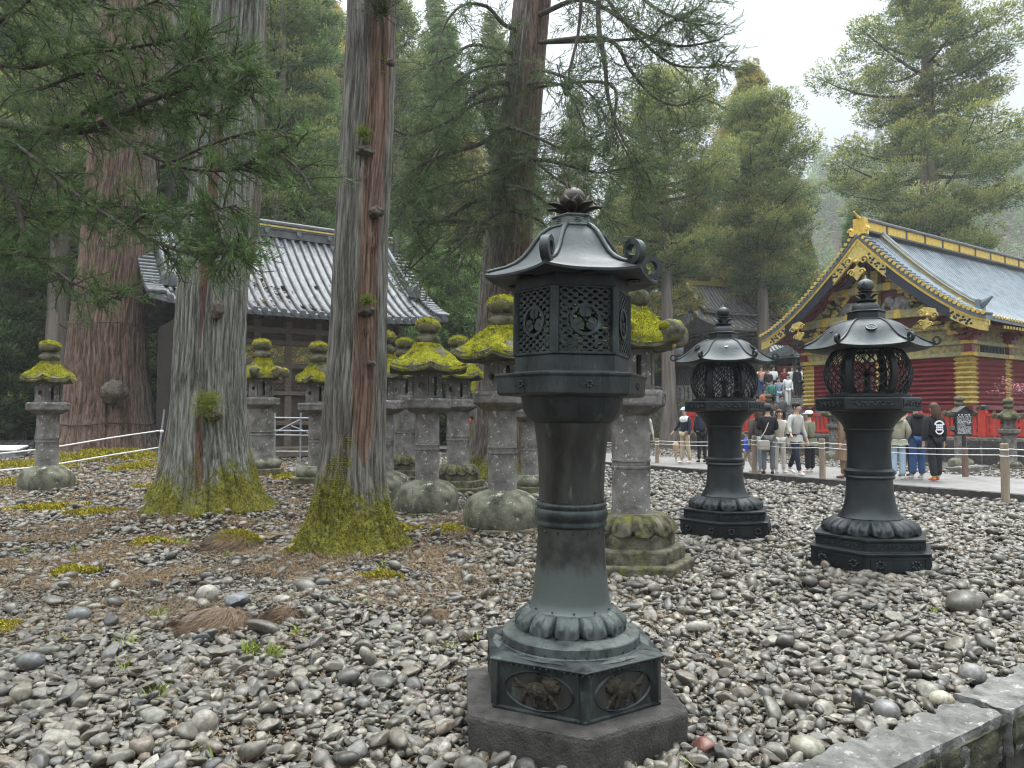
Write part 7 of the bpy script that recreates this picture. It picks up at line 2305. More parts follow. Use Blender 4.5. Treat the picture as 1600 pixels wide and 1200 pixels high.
# ---------------------------------------------------------------- boughs
def bough_leaves(lines, rnd_seed, twig_step, twig_len, shoot_len, shoots, needle, wsh, cols, droop=0.15, needles=6, spread=1.0):
    "secondary twigs off the given limb lines, each ending in feathery shoots; returns twig MB and leaf arrays"
    r_ = np.random.default_rng(rnd_seed); tw = MB(); TP, TD, TH = [], [], []
    for (pts, s0, dens) in lines:
        L = sum((pts[i + 1] - pts[i]).length for i in range(len(pts) - 1)); n = max(2, int(L / twig_step * dens))
        for k in range(n):
            s = s0 + (1 - s0) * (k + r_.random()) / n; q = s * (len(pts) - 1); i = min(len(pts) - 2, int(q)); p = pts[i].lerp(pts[i + 1], q - i)
            d = (pts[i + 1] - pts[i]).normalized()
            out = Vector(r_.normal(size=3)); out = (out - d * out.dot(d)); out.z *= 0.55; out.normalize()
            dd = (d * r_.uniform(0.3, 1.0) + out * spread).normalized(); Lt = twig_len * r_.uniform(0.5, 1.3) * (1.15 - 0.5 * s)
            m_ = 6; tp = [p]; cur = p
            for j in range(m_):
                dd = (dd + Vector((r_.normal() * .10, r_.normal() * .10, -droop * 0.25 + 0.05 * j * 0.3))).normalized(); cur = cur + dd * (Lt / m_); tp.append(cur)
            tw.tube(tp, [0.006 * (1 - j / (m_ + 1)) + 0.0015 for j in range(m_ + 1)], 4, cap=False)
            h = r_.random()
            for j in range(shoots):
                u_ = 0.15 + 0.85 * (j + r_.random()) / shoots; qq = u_ * m_; ii = min(m_ - 1, int(qq)); pp = tp[ii].lerp(tp[ii + 1], qq - ii); dt = (tp[ii + 1] - tp[ii]).normalized()
                sd = Vector(r_.normal(size=3)); sd = (sd - dt * sd.dot(dt)).normalized()
                dirn = (dt * 0.9 + sd * 0.75 + Vector((0, 0, 0.05))).normalized(); TP.append(pp[:]); TD.append(dirn[:]); TH.append(h)
    TP, TD, TH = np.array(TP), np.array(TD), np.array(TH)
    # each shoot: a slender curved spine of needles
    n = len(TP); parts = []
    Ls = shoot_len * r_.uniform(0.5, 1.25, n)
    hue = TH[:, None] * 0.6 + r_.random((n, 1)) * 0.4
    base = np.array(cols[0]) * (1 - hue) + np.array(cols[1]) * hue
    bend = np.array([0, 0, 1.0]) * 0.35 + r_.normal(0, 0.15, (n, 3))
    for j in range(needles):
        u_ = j / needles; D1 = norm(TD + bend * u_); P = TP + D1 * (Ls * u_)[:, None]
        nd = norm(D1 * 1.1 + r_.normal(0, 0.55, (n, 3))); parts.append(blades(P, nd, needle * r_.uniform(0.7, 1.3, n), np.full(n, wsh), base * (0.85 + 0.35 * u_)))
    parts.append(blades(TP, norm(TD + bend * 0.5), Ls, np.full(n, wsh * 1.5), base))
    V, Fc, C = merge(parts); return tw, V, Fc, C

def boughs(t, X0, Y0, limbs, leafargs, r0, m='branch', z0=0.0, tie=None):
    "limbs: list of (list of (px, py), Y start, Y end, radius px, leaf start, density)"
    lb = MB(); lines = []
    off = Vector((t.location.x, t.location.y, t.location.z))
    for (pl, Ya, Yb, rp, s0, dens) in limbs:
        pts = [at(px, py, Ya + (Yb - Ya) * i / (len(pl) - 1)) - off for i, (px, py) in enumerate(pl)]
        if tie is not None: pts = [at(tie(pl[0][1]), pl[0][1] + 8, Y0) - off] + pts
        pts = catmull(pts, 5); n = len(pts)
        lb.tube(pts, [max(0.004, rp / F * Ya * (1 - 0.8 * i / n)) for i in range(n)], 8)
        lines.append((pts, s0, dens))
    lb.build('bough', M[m], t, smooth=True, angle=80)
    tw, V, Fc, C = bough_leaves(lines, **leafargs)
    tw.build('twigs', M[m], t, smooth=True, angle=80)
    np_mesh('foliage', V, Fc, M['leaf'], t, smooth=False, attrs={'col': C})
    print('bough tris', len(Fc))

# near overhanging cedar whose trunk stands just outside the left edge
tE = thing('overhanging_cedar', 'cedar at the left edge whose dark feathery boughs hang over the upper left', 'tree', (-6.0, 7.6, 0))
trunk('trunk', [(0, 0, 0, 0.30), (4, 0.02, 0, 0.26), (9, 0.1, 0, 0.18), (12, 0.1, 0, 0.12)], M['bark_red'], tE, seg=90, rows=120, seed=23)
near_limbs = [
    ([(-90, 175), (0, 192), (60, 203), (130, 204), (165, 190), (240, 155), (330, 130), (395, 150)], 7.0, 5.6, 9, 0.1, 1.5),
    ([(-60, 190), (5, 218), (50, 245), (120, 305), (200, 355), (280, 392), (350, 396), (400, 378)], 6.6, 5.2, 5, 0.1, 1.15),
    ([(165, 190), (220, 235), (290, 262), (350, 266), (385, 255), (410, 240)], 6.0, 5.4, 4, 0.1, 1.2),
    ([(-60, 70), (0, 33), (45, 0), (90, -40)], 6.4, 5.6, 6, 0.0, 1.1),
    ([(-60, 90), (40, 105), (110, 85), (200, 75), (280, 60), (330, 55)], 6.8, 5.8, 5, 0.1, 1.5),
    ([(100, 200), (170, 150), (250, 125), (320, 90), (370, 95), (400, 125)], 6.3, 5.3, 4, 0.1, 1.4),
    ([(250, 262), (330, 225), (400, 205), (440, 205), (465, 230)], 5.9, 5.2, 3, 0.1, 0.6),
    ([(355, 268), (420, 245), (450, 250), (475, 275), (485, 295)], 5.7, 5.1, 3, 0.0, 0.6),
    ([(-70, 260), (0, 280), (30, 330), (35, 380), (20, 400)], 6.5, 6.0, 7, 0.0, 1.3),
    ([(-60, 400), (0, 395), (60, 405), (110, 440), (150, 455), (190, 470)], 6.6, 5.8, 4, 0.0, 1.1),
    ([(-60, 330), (20, 340), (90, 330), (160, 320), (230, 330)], 6.9, 6.0, 4, 0.0, 1.2),
    ([(-60, 20), (30, -10), (120, 0), (200, 15), (270, -10)], 6.7, 6.0, 5, 0.0, 1.3),
    ([(60, 140), (150, 115), (230, 180), (300, 175), (360, 185)], 6.6, 5.9, 3, 0.0, 1.3),
    ([(280, 262), (330, 320), (345, 370), (370, 405)], 5.7, 5.2, 3, 0.2, 1.0),
    ([(200, 355), (240, 330), (300, 335), (370, 320)], 5.8, 5.3, 3, 0.1, 1.1),
    ([(-60, -30), (60, -60), (200, -80), (330, -60), (430, -40)], 6.3, 5.6, 6, 0.0, 1.6),
]
boughs(tE, 0, 0, near_limbs, dict(rnd_seed=31, twig_step=0.042, twig_len=0.36, shoot_len=0.125, shoots=13, needle=0.033, wsh=0.0056, cols=((0.034, 0.062, 0.028), (0.145, 0.225, 0.07)), droop=0.3, needles=9), 0)
# drooping boughs of the red cedar
right_limbs = [
    ([(850, 20), (900, 0), (940, 10), (1000, 50), (1060, 72), (1125, 62)], 18, 15, 5, 0.25, 0.9),
    ([(940, -40), (950, 0), (1000, 60), (1050, 100), (1110, 105), (1128, 100)], 17, 15, 4, 0.2, 0.9),
    ([(925, -40), (935, 40), (945, 100), (952, 160), (975, 220), (1005, 262), (1035, 318)], 16.5, 15, 5, 0.3, 0.8),
    ([(945, 60), (985, 110), (1020, 150), (1060, 165), (1100, 150)], 16.5, 15, 4, 0.2, 0.8),
    ([(900, -30), (905, 40), (890, 110), (885, 150), (870, 100)], 16, 15.5, 4, 0.2, 0.6),
    ([(950, 130), (960, 200), (985, 250), (1000, 300)], 16, 15, 3, 0.1, 0.8),
    ([(845, 110), (900, 130), (940, 170), (950, 230)], 17.5, 16, 3, 0.2, 0.8),
    ([(1000, 60), (1035, 40), (1080, 20), (1110, -10)], 16, 15, 3, 0.1, 1.0),
    ([(960, -30), (1020, 10), (1060, 30), (1100, 40)], 16.5, 15, 4, 0.1, 1.0),
    ([(830, 130), (880, 135), (910, 190), (915, 240)], 18, 16.5, 3, 0.2, 0.8),
    ([(780, 310), (745, 312), (700, 338), (668, 345), (650, 300), (690, 230)], 18, 16.5, 6, 0.1, 1.8),
    ([(668, 345), (655, 380), (640, 420), (690, 370)], 17, 16.5, 4, 0.1, 1.2),
    ([(780, 130), (740, 150), (700, 190), (640, 210), (610, 200)], 18, 16, 5, 0.1, 1.5),
    ([(785, 80), (740, 70), (700, 90), (650, 110)], 18, 16, 4, 0.1, 1.4),
    ([(790, 200), (750, 225), (700, 240), (650, 262), (620, 290)], 18, 16, 5, 0.1, 1.5),
    ([(800, 250), (850, 250), (900, 262), (940, 270), (980, 262)], 17.5, 15.5, 4, 0.1, 1.6),
    ([(800, 200), (840, 215), (880, 232), (930, 225)], 17.5, 15.5, 4, 0.0, 1.6),
    ([(790, 290), (830, 300), (870, 330), (900, 340)], 17.5, 16, 4, 0.0, 1.5),
    ([(780, 350), (740, 370), (720, 410), (700, 440)], 17.5, 16, 4, 0.1, 1.4),
    ([(790, 40), (760, 10), (720, 10), (690, 50), (680, 120)], 18, 16.5, 4, 0.1, 1.0),
    ([(800, 330), (850, 350), (860, 400), (850, 430)], 17.8, 17, 3, 0.1, 1.0),
    ([(790, 150), (730, 170), (680, 235), (640, 300), (620, 350)], 18, 16, 3, 0.1, 1.8),
    ([(800, 100), (740, 110), (690, 150), (660, 190)], 18, 16.2, 3, 0.1, 1.8),
    ([(790, 330), (750, 350), (700, 400), (660, 440)], 17.8, 16, 3, 0.1, 1.6),
    ([(820, 240), (870, 280), (920, 310), (960, 350)], 17.6, 16, 3, 0.1, 1.6),
    ([(790, 260), (740, 280), (690, 290), (650, 310)], 17.8, 16, 3, 0.1, 1.8),
]
boughs(tD, XD, 18.5, right_limbs, dict(rnd_seed=37, twig_step=0.10, twig_len=1.0, shoot_len=0.28, shoots=9, needle=0.10, wsh=0.014, cols=((0.05, 0.085, 0.04), (0.14, 0.19, 0.065)), droop=0.35, needles=5, spread=0.9), 0, tie=lambda py: 833 - py * 0.1)
# ================================================================= POSTS, ROPES, SIGN
def post(px, py_bot, py_top, label, wpx=11):
    Y = CAMZ * F / (py_bot - 648.0); X = (px - 800.0) / F * Y; h = (py_bot - py_top) / F * Y
    r = wpx / 2 / F * Y; t = thing('rope_post', label, 'post', (X, Y, -0.02), 0, 'wooden rope posts beside the paved way')
    b = MB(); b.tube([(0, 0, -0.1), (0.004, 0, h * 0.5), (0, 0, h - 0.01), (0, 0, h)], [r, r * 1.02, r, r * 0.85], 16); b.build('stake', M['post_wood'], t, smooth=True, angle=40)
    b = MB()
    for z in (h * 0.90, h * 0.80): b.lathe([(r * 1.02, z - 0.012), (r * 1.16, z), (r * 1.02, z + 0.012)], 14, closed=False, cap=False)
    b.build('rope_loop', M['rope'], t, smooth=True)
    return Vector((X, Y, h))
P4 = post(1567, 790, 691, 'wooden rope post nearest the right edge', 12)
P3 = post(1283, 758, 684, 'wooden rope post immediately left of the right bronze lantern', 9)
P2 = post(1178, 748, 680, 'wooden rope post between the pair of round bronze lanterns, beside the child', 8)
P1 = post(1026, 730, 684, 'farthest wooden rope post, left of the man with the furled umbrella', 6)
P0 = P1 + (P1 - P2) * 1.2
for k, off in enumerate((0.90, 0.80)):
    b = MB()
    seq = [P4 + Vector((3.0, -4.6, 0)), P4, P3, P2, P1, P0]
    for p, q in zip(seq[:-1], seq[1:]):
        pts = []
        for j in range(13):
            s = j / 12; c = p.lerp(q, s); c.z = (p.z * (1 - s) + q.z * s) * off - 0.05 * math.sin(math.pi * s) - (0.05 * k if False else 0); pts.append(c)
        b.tube(pts, 0.008, 6)
    tag(b.build('rope', M['rope'], smooth=True), ('upper' if k == 0 else 'lower') + ' white rope strung along the wooden posts beside the paved way', 'rope')
# rope at the left, tied to a blue-grey stake
def left_rope(pts_px, label):
    b = MB(); pts = catmull([at(px, py, Y) for px, py, Y in pts_px], 6); b.tube(pts, 0.016, 6)
    tag(b.build('rope', M['rope'], smooth=True), label, 'rope')
left_rope([(-30, 712, 16.2), (75, 700, 17.5), (180, 683, 19), (249, 673, 20)], 'upper of the two pale ropes crossing behind the lone stone lantern at left')
left_rope([(-30, 738, 16.2), (75, 727, 17.5), (180, 710, 19), (249, 699, 20)], 'lower of the two pale ropes crossing behind the lone stone lantern at left')
t = thing('rope_stake', 'thin blue-grey leaning stake holding the ropes left of the grey cedar', 'post', (at(251, 700, 20).x, 20, 0))
b = MB(); p0 = at(249, 702, 20) - t.location; p1 = at(257, 640, 20) - t.location; b.tube([p0 - Vector((0, 0, 0.4)), p0, p1], [0.03, 0.03, 0.022], 10); b.build('stake', M['steel'], t, smooth=True)
b = MB(); b.ball(p0.lerp(p1, 0.45), 0.05, 10, 8); b.build('rope_knot', M['rope'], t, smooth=True)

# black notice board
M['ink'] = mat('black_board', (0.012, 0.012, 0.014), (0.02, 0.02, 0.023), 5, 0.4)
M['white_paint'] = mat('white_lettering', (0.8, 0.8, 0.8), None, rough=0.6)
M['post_brown'] = mat('brown_painted_post', (0.13, 0.075, 0.055), (0.19, 0.115, 0.085), 6, 0.5, stretch=(1, 1, .2))
def notice():
    Y = 17.8; p = at(1508, 748, Y); t = thing('notice_board', 'black gabled notice board with white lettering on a brown post', 'sign', (p.x, Y, 0.02), R(14))
    s = Y / F; bw, bh = 31 * s, 36 * s; zb = at(0, 682, Y).z
    b = MB(); b.prism([(-bw / 2, 0), (bw / 2, 0), (bw / 2, bh), (0, bh + 0.13), (-bw / 2, bh)], Matrix.Translation((0, 0.03, zb)) @ Matrix.Rotation(R(90), 4, 'X'), 0.05)
    o = b.build('board', M['ink'], t, bevel=0.004)
    b = MB()
    for sg in (-1, 1):
        b.box((sg * bw * 0.27, 0.0, zb + bh + 0.075), (bw * 0.64, 0.16, 0.022), ry=sg * math.atan2(0.13, bw / 2))
    b.build('cap', M['ink'], o)
    lines_txt = [("SHRINE  STOREHOUSES", 0.040, 0.885), ("Kami-   Naka-   Shimo-", 0.026, 0.80), ("jinko", 0.026, 0.74)]
    def text(s_, size, y):
        c = bpy.data.curves.new('lettering', 'FONT'); c.body = s_; c.size = size; c.align_x = 'CENTER'; c.extrude = 0.001
        ob = bpy.data.objects.new('lettering', c); col.objects.link(ob); ob.parent = o; ob.location = (0, -0.0225, zb + bh * y); ob.rotation_euler = (R(90), 0, 0); ob.data.materials.append(M['white_paint']); return ob
    # the lettering is too small to read in the photograph: rows of small strokes stand for it
    b = MB(); rr = random.Random(2)
    def row(z, h, x0, x1, m):
        x = x0
        while x < x1:
            w = rr.uniform(0.010, 0.028)
            if x + w > x1: break
            if rr.random() < 0.86: b.box((x + w / 2, -0.0225, z), (w * 0.8, 0.003, h * rr.uniform(0.6, 1)))
            x += w
    for x0, x1 in ((-0.40, -0.24), (-0.17, -0.02), (0.02, 0.17), (0.22, 0.38)): row(zb + bh * 0.90, 0.040, x0 * bw / 0.94, x1 * bw / 0.94, 0)
    for k in range(8): row(zb + bh * (0.82 - k * 0.052), 0.013, -0.43 * bw, (0.43 if k != 7 else 0.1) * bw, 0)
    for k in range(7): row(zb + bh * (0.36 - k * 0.045), 0.009, -0.43 * bw, 0.43 * bw, 0)
    b.box((0, -0.0225, zb + bh * 0.40), (bw * 0.86, 0.003, 0.004))
    b.build('lettering', M['white_paint'], o)
    b = MB(); b.box((0, 0.0, 0.4), (0.09, 0.085, 0.84)); b.box((0.06, 0.02, 0.4), (0.05, 0.085, 0.80)); b.build('post', M['post_brown'], t, bevel=0.004)
    b = MB(); b.box((0.02, 0.03, 0.5 + zb / 2), (0.08, 0.04, zb - 0.1)); b.build('board_leg', M['ink'], t)
notice()
t = thing('stone_kerb_block', 'long pale low stone block on the gravel behind the notice board', 'stone block', (at(1520, 742, 19.9).x + 0.1, 20.2, 0.0), AX + R(90))
b = MB(); b.box((0, 0, 0.1), (0.35, 1.5, 0.22), rz=0); b.build('block', M['stone'], t, bevel=0.02)
b = MB(); b.box((0, 0, 0.215), (0.25, 1.3, 0.02)); b.build('worn_top', M['stone'], t)

# lamp pole at the storehouse corner
t = thing('lamp_pole', 'slim dark pole standing at the left corner of the storehouse', 'pole', (at(1270, 640, 31.5).x, 31.5, 0))
b = MB(); b.tube([(0, 0, 0), (0, 0, 4.8)], [0.06, 0.045], 10); b.build('pole', M['bronze_black'], t, smooth=True)
b = MB(); b.box((0, 0, 0.15), (0.3, 0.3, 0.3)); b.build('foot', M['bronze_black'], t, bevel=0.02)
# blossom spray at the right edge
t = thing('blossom_tree', 'little tree with pink blossom entering at the right edge by the storehouse', 'tree', (at(1640, 700, 22.5).x, 22.5, 0))
b = MB(); b.tube([(0, 0, 0), (0.05, 0, 1.2), (-0.1, 0, 2.0)], [0.06, 0.05, 0.03], 8); b.build('trunk', M['branch'], t, smooth=True)
b = MB(); P = []
for k in range(12):
    a = random.Random(k); e = Vector((-0.9 - a.random() * 0.6 if k < 6 else a.uniform(-.5, .8), a.uniform(-.5, .5), 2.3 + a.random() * 0.5)); pts = [Vector((-0.1, 0, 1.9)), Vector((-0.1, 0, 1.9)).lerp(e, .5) + Vector((0, 0, .1)), e]; b.tube(pts, [0.02, 0.012, 0.005], 5)
    for j in range(26): P.append(pts[1].lerp(e, a.random()) + Vector((a.gauss(0, .05), a.gauss(0, .05), a.gauss(0, .05))))
b.build('limbs', M['branch'], t, smooth=True)
P = np.array([p[:] for p in P]); V, Fc, C = blades(np.repeat(P, 5, 0), norm(rng.normal(size=(len(P) * 5, 3))), 0.03, 0.03, np.tile(np.array((0.75, 0.36, 0.42)), (len(P) * 5, 1)))
np_mesh('blossom', V, Fc, M['leaf'], t, smooth=False, attrs={'col': C})

# ================================================================= PEOPLE
def cloth(name, c, rough=0.85, c2=None):
    k = 'cl_' + name
    if k not in M:
        c2 = c2 or tuple(min(1, x * 1.25 + 0.004) for x in c); M[k] = mat(name, c, c2, 9, rough, bump=0.25, bscale=30, spec=0.2)
    return M[k]
SKIN = mat('skin', (0.50, 0.31, 0.22), (0.56, 0.36, 0.26), 8, 0.55, bump=0.03)

def skin_obj(name, chains, m, parent, sub=1, root=0):
    "chains: lists of (point, (rx, ry)); equal points are welded; grown by a Skin modifier"
    bm = bmesh.new(); lay = bm.verts.layers.skin.verify(); d = {}
    for ch in chains:
        prev = None
        for p, r in ch:
            k = tuple(round(c, 4) for c in p)
            if k not in d:
                v = bm.verts.new(p); v[lay].radius = r if hasattr(r, '__len__') else (r, r); v[lay].use_root = (len(d) == root); d[k] = v
            v = d[k]
            if prev is not None and prev is not v and bm.edges.get((prev, v)) is None: bm.edges.new((prev, v))
            prev = v
    me = bpy.data.meshes.new(name); bm.to_mesh(me); bm.free(); me.materials.append(m)
    o = bpy.data.objects.new(name, me); col.objects.link(o); o.parent = parent
    s = o.modifiers.new('skin', 'SKIN'); s.use_smooth_shade = True; s.branch_smoothing = 0.3
    if sub: q = o.modifiers.new('sub', 'SUBSURF'); q.levels = sub; q.render_levels = sub
    return o

def person(px, Y, z, face, label, top, legs, hair, shoes=(0.03, 0.03, 0.03), h=1.68, walk=0.0, arm=('hang', 'hang'), long_hair=False, hat=None, coat=0.0, wide=0.0, lean=0.0, detail=True, group=None, hood=False, skirt=None, head_turn=0.0, top_name='jacket'):
    X = (px - 800.0) / F * Y; s = h / 1.70
    t = thing('person', label, 'person', (X, Y, z), face, group, s)
    V3 = lambda x, y, zz: (x, y, zz)
    # local: front is +Y, right is +X
    ln = lean
    pel = V3(0, 0, 0.94); wai = V3(0, 0.01 + ln * .2, 1.10); che = V3(0, 0.02 + ln * .5, 1.30); nk0 = V3(0, 0.0 + ln * .8, 1.43); nk1 = V3(0, 0.012 + ln, 1.50)
    hd0 = V3(0, 0.022 + ln * 1.1, 1.545); hd1 = V3(0, 0.018 + ln * 1.2, 1.61); hd2 = V3(0, 0.0 + ln * 1.2, 1.665)
    legsP = {}
    for sg in (-1, 1):
        w = walk * sg
        hip = V3(0.085 * sg, 0, 0.90); knee = V3(0.095 * sg, w * 0.55 + 0.02 * abs(walk) * 4, 0.50 + abs(w) * 0.03); ank = V3(0.10 * sg, w * 1.0 - (0.05 if w < 0 else 0), 0.09 + (0.06 if w < -0.1 else 0))
        toe = V3(0.115 * sg, ank[1] + 0.13, 0.035 if w >= -0.1 else 0.03)
        legsP[sg] = (hip, knee, ank, toe)
    arms = {}
    for sg, kind in ((-1, arm[0]), (1, arm[1])):
        sh = V3(0.165 * sg, 0.0 + ln * .7, 1.39)
        if kind == 'hang': el, wr, ha = V3(0.215 * sg, -0.02 - walk * sg * .3, 1.11), V3(0.225 * sg, 0.03 - walk * sg * .6, 0.87), V3(0.222 * sg, 0.045 - walk * sg * .7, 0.78)
        elif kind == 'pocket': el, wr, ha = V3(0.25 * sg, -0.06, 1.12), V3(0.19 * sg, 0.08, 0.95), V3(0.16 * sg, 0.12, 0.89)
        elif kind == 'front': el, wr, ha = V3(0.22 * sg, 0.02, 1.12), V3(0.10 * sg, 0.24, 1.15), V3(0.05 * sg, 0.31, 1.19)
        elif kind == 'out': el, wr, ha = V3(0.26 * sg, 0.04, 1.15), V3(0.33 * sg, 0.16, 0.98), V3(0.36 * sg, 0.21, 0.92)
        elif kind == 'up': el, wr, ha = V3(0.24 * sg, 0.12, 1.28), V3(0.12 * sg, 0.28, 1.45), V3(0.07 * sg, 0.32, 1.52)
        arms[sg] = (sh, el, wr, ha)
    # body: one continuous surface
    ch = [[(pel, (.115, .085)), (wai, (.105, .08)), (che, (.125, .09)), (nk0, (.06, .055)), (nk1, (.048, .05)), (hd0, (.062, .075)), (hd1, (.075, .092)), (hd2, (.055, .07))]]
    if detail: ch.append([(hd0, (.062, .075)), ((0, 0.075 + ln * 1.1 + 0.022, 1.565), (.018, .014)), ((0, 0.108 + ln * 1.1 + 0.01, 1.572), (.010, .010))])
    for sg in (-1, 1):
        hip, knee, ank, toe = legsP[sg]
        ch.append([(pel, (.115, .085)), (hip, (.075, .075)), (knee, (.05, .05)), (ank, (.035, .04)), (toe, (.035, .025))])
        sh, el, wr, ha = arms[sg]
        ch.append([(che, (.125, .09)), (sh, (.05, .05)), (el, (.038, .038)), (wr, (.026, .024)), (ha, (.038, .018))])
        if detail:
            dirv = (Vector(ha) - Vector(wr)).normalized(); sd = dirv.cross(Vector((1, 0, 0))).normalized() if kind != 'x' else Vector((0, 1, 0))
            for k in range(5):
                o_ = (k - 1.5) * 0.017; L = (0.075, 0.085, 0.08, 0.062, 0.05)[k]
                if k == 4: p1 = Vector(wr) + dirv * 0.05 + sd * 0.035; p2 = p1 + dirv * 0.035 + sd * 0.015
                else: p1 = Vector(ha) + sd * o_ + dirv * 0.035; p2 = p1 + dirv * (L - .035) + Vector((-sg * 0.012, 0, 0))
                ch.append([(ha, (.038, .018)), (tuple(p1), (.0095, .0095)), (tuple(p2), (.0075, .0075))])
    skin_obj('body', ch, SKIN, t, 1)
    # clothes
    tm = cloth(top[0] + '_cloth', top[1]); lm = cloth(legs[0] + '_cloth', legs[1]); w_ = wide
    tc = [[((0, 0, 0.90), (.155 + w_, .115 + w_)), (wai, (.145 + w_, .11 + w_)), (che, (.155 + w_ * .7, .118 + w_ * .6)), ((0, nk0[1] - .0, 1.415), (.085, .075))]]
    for sg in (-1, 1):
        sh, el, wr, ha = arms[sg]; tc.append([(che, (.155 + w_ * .7, .118)), (sh, (.073 + w_ * .3, .07 + w_ * .3)), (el, (.060 + w_ * .5, .058 + w_ * .4)), (wr, (.043 + w_ * .3, .042))])
    tp = skin_obj(top_name, tc, tm, t, 1)
    if coat > 0:
        b = MB(); zz = 0.95; b.lathe([(.165 + w_, zz), (.175 + w_, zz - coat * .5), (.195 + w_ * 1.3, zz - coat), (.15, zz - coat), (.13, zz - .02)], 20, fn=lambda r, z_, a: (r * (1 if abs(math.cos(a)) > .5 else .86) * (1 + .03 * math.sin(a * 7)), z_ + 0.012 * math.sin(a * 5))); b.build('coat_hem', tm, tp, smooth=True, angle=60)
    lc = []
    for sg in (-1, 1):
        hip, knee, ank, toe = legsP[sg]; fl = 0.02 if w_ > 0.02 else 0.0
        lc.append([((0, 0, 0.95), (.135, .10)), (hip, (.088, .092)), (knee, (.070 + fl, .072 + fl)), (Vector(knee).lerp(Vector(ank), .55)[:], (.060 + fl, .062 + fl)), ((ank[0], ank[1], ank[2] + .015), (.056 + fl, .060 + fl))])
    skin_obj('trousers', lc, lm, t, 1)
    if skirt:
        b = MB(); b.lathe([(.14, .98), (.17, .75), (.22, .35), (.235, skirt), (.2, skirt)], 22, fn=lambda r, z_, a: (r * (1 + .05 * math.sin(a * 8)), z_)); b.build('skirt', lm, t, smooth=True, angle=60)
    sm = cloth('shoe_%d' % int(shoes[0] * 100) + str(int(shoes[2] * 100)), shoes, 0.5)
    for sg in (-1, 1):
        hip, knee, ank, toe = legsP[sg]
        skin_obj('shoe', [[((ank[0], ank[1] - .035, ank[2] - .035), (.045, .045)), ((ank[0], ank[1] + .04, ank[2] - .045), (.048, .04)), ((toe[0], toe[1] + .03, toe[2] + .002), (.042, .028))]], sm, t, 1)
    hm = cloth(hair[0] + '_hair', hair[1], 0.6)
    hx, hy, hz = hd1[0], hd1[1], hd1[2]
    b = MB(); b.ball((hx, hy - .018, hz + .022), 0.1, 18, 12, (.95, 1.08, 1.0), fn=lambda d: (1.0 + 0.05 * mnoise.noise(d * 6)) if not (d.y > 0.25 and d.z < 0.25) else 0.80)
    hr = b.build('hair', hm, t, smooth=True, angle=70)
    if long_hair:
        b = MB(); b.tube([(0, hy - .06, hz + .02), (0, hy - .085, hz - .10), (0, hy - .09 , hz - .22), (0, hy - .09, hz - .27)], [.085, .095, .085, .04], 14); b.xform(Matrix.Scale(1.15, 4, (1, 0, 0))); b.build('hair_length', hm, hr, smooth=True, angle=70)
    if detail:
        b = MB()
        for sg in (-1, 1): b.ball((sg * .028, hd1[1] + .083, hd1[2] - .010), .0085, 8, 6, (1.2, .6, .7))
        b.build('eyes', cloth('dark_eye', (0.02, 0.015, 0.01), .3), t, smooth=True)
        b = MB(); b.box((0, hd0[1] + .083, hd0[2] - .012), (.034, .008, .007)); b.build('mouth', cloth('lip', (0.35, 0.14, 0.12)), t, bevel=.002)
        b = MB()
        for sg in (-1, 1): b.ball((sg * .082, hd1[1] - .005, hd1[2] - .02), .022, 8, 6, (.45, .8, 1.2))
        b.build('ears', SKIN, t, smooth=True)
    if hat:
        nm, c, kind = hat; km = cloth(nm + '_hat', c); b = MB()
        b.lathe([(.112, hz + .02), (.112, hz + .06), (.095, hz + .10), (.05, hz + .125), (.01, hz + .13)], 20, c=(0, hy - .01, 0))
        if kind == 'cap': b.ball((0, hy + .10, hz + .035), .075, 14, 8, (1.05, 1.0, .14))
        if kind == 'brim': b.lathe([(.11, hz + .03), (.18, hz + .0), (.18, hz - .008), (.11, hz + .015)], 20, c=(0, hy - .01, 0))
        b.build('hat', km, t, smooth=True, angle=50)
    if hood:
        b = MB(); b.tube([(-.09, -.02 + ln, 1.42), (-.07, -.10 + ln, 1.43), (0, -.125 + ln, 1.42), (.07, -.10 + ln, 1.43), (.09, -.02 + ln, 1.42)], [.035, .05, .06, .05, .035], 10); b.build('hood', tm, tp, smooth=True, angle=60)
    return t

GP = 'visitors strolling on the paved way'; PZ = 0.14
BLK = ('black', (0.018, 0.019, 0.022)); NAV = ('navy', (0.022, 0.027, 0.045)); WHT = ('white', (0.72, 0.72, 0.70)); KHA = ('khaki', (0.42, 0.35, 0.24)); OLV = ('olive', (0.17, 0.165, 0.11))
JNL = ('pale_denim', (0.34, 0.42, 0.50)); JNB = ('blue_denim', (0.055, 0.10, 0.23)); GRY = ('grey', (0.14, 0.145, 0.15)); LGR = ('light_grey', (0.40, 0.39, 0.36)); BHA = ('black', (0.015, 0.012, 0.011)); BRH = ('brown', (0.07, 0.038, 0.025)); GHA = ('greying', (0.10, 0.10, 0.10))
def Yf(py, z=PZ): return (CAMZ - z) * F / (py - 648.0)
def bag(t_px, Y, z, label, m, size, strap=None, name='shoulder_bag', rz=0):
    X = (t_px - 800) / F * Y; t = thing(name, label, 'bag', (X, Y, z), rz)
    b = MB(); b.box((0, 0, 0), size); b.build('pouch', m, t, bevel=min(size) * .3, smooth=False)
    b = MB(); b.box((0, -size[1] / 2 - .004, size[2] * .18), (size[0] * .9, .012, size[2] * .5)); b.build('flap', m, t, bevel=.004)
    if strap:
        b = MB(); b.tube(strap, .012, 6); b.build('strap', m, t, smooth=True)
    return t

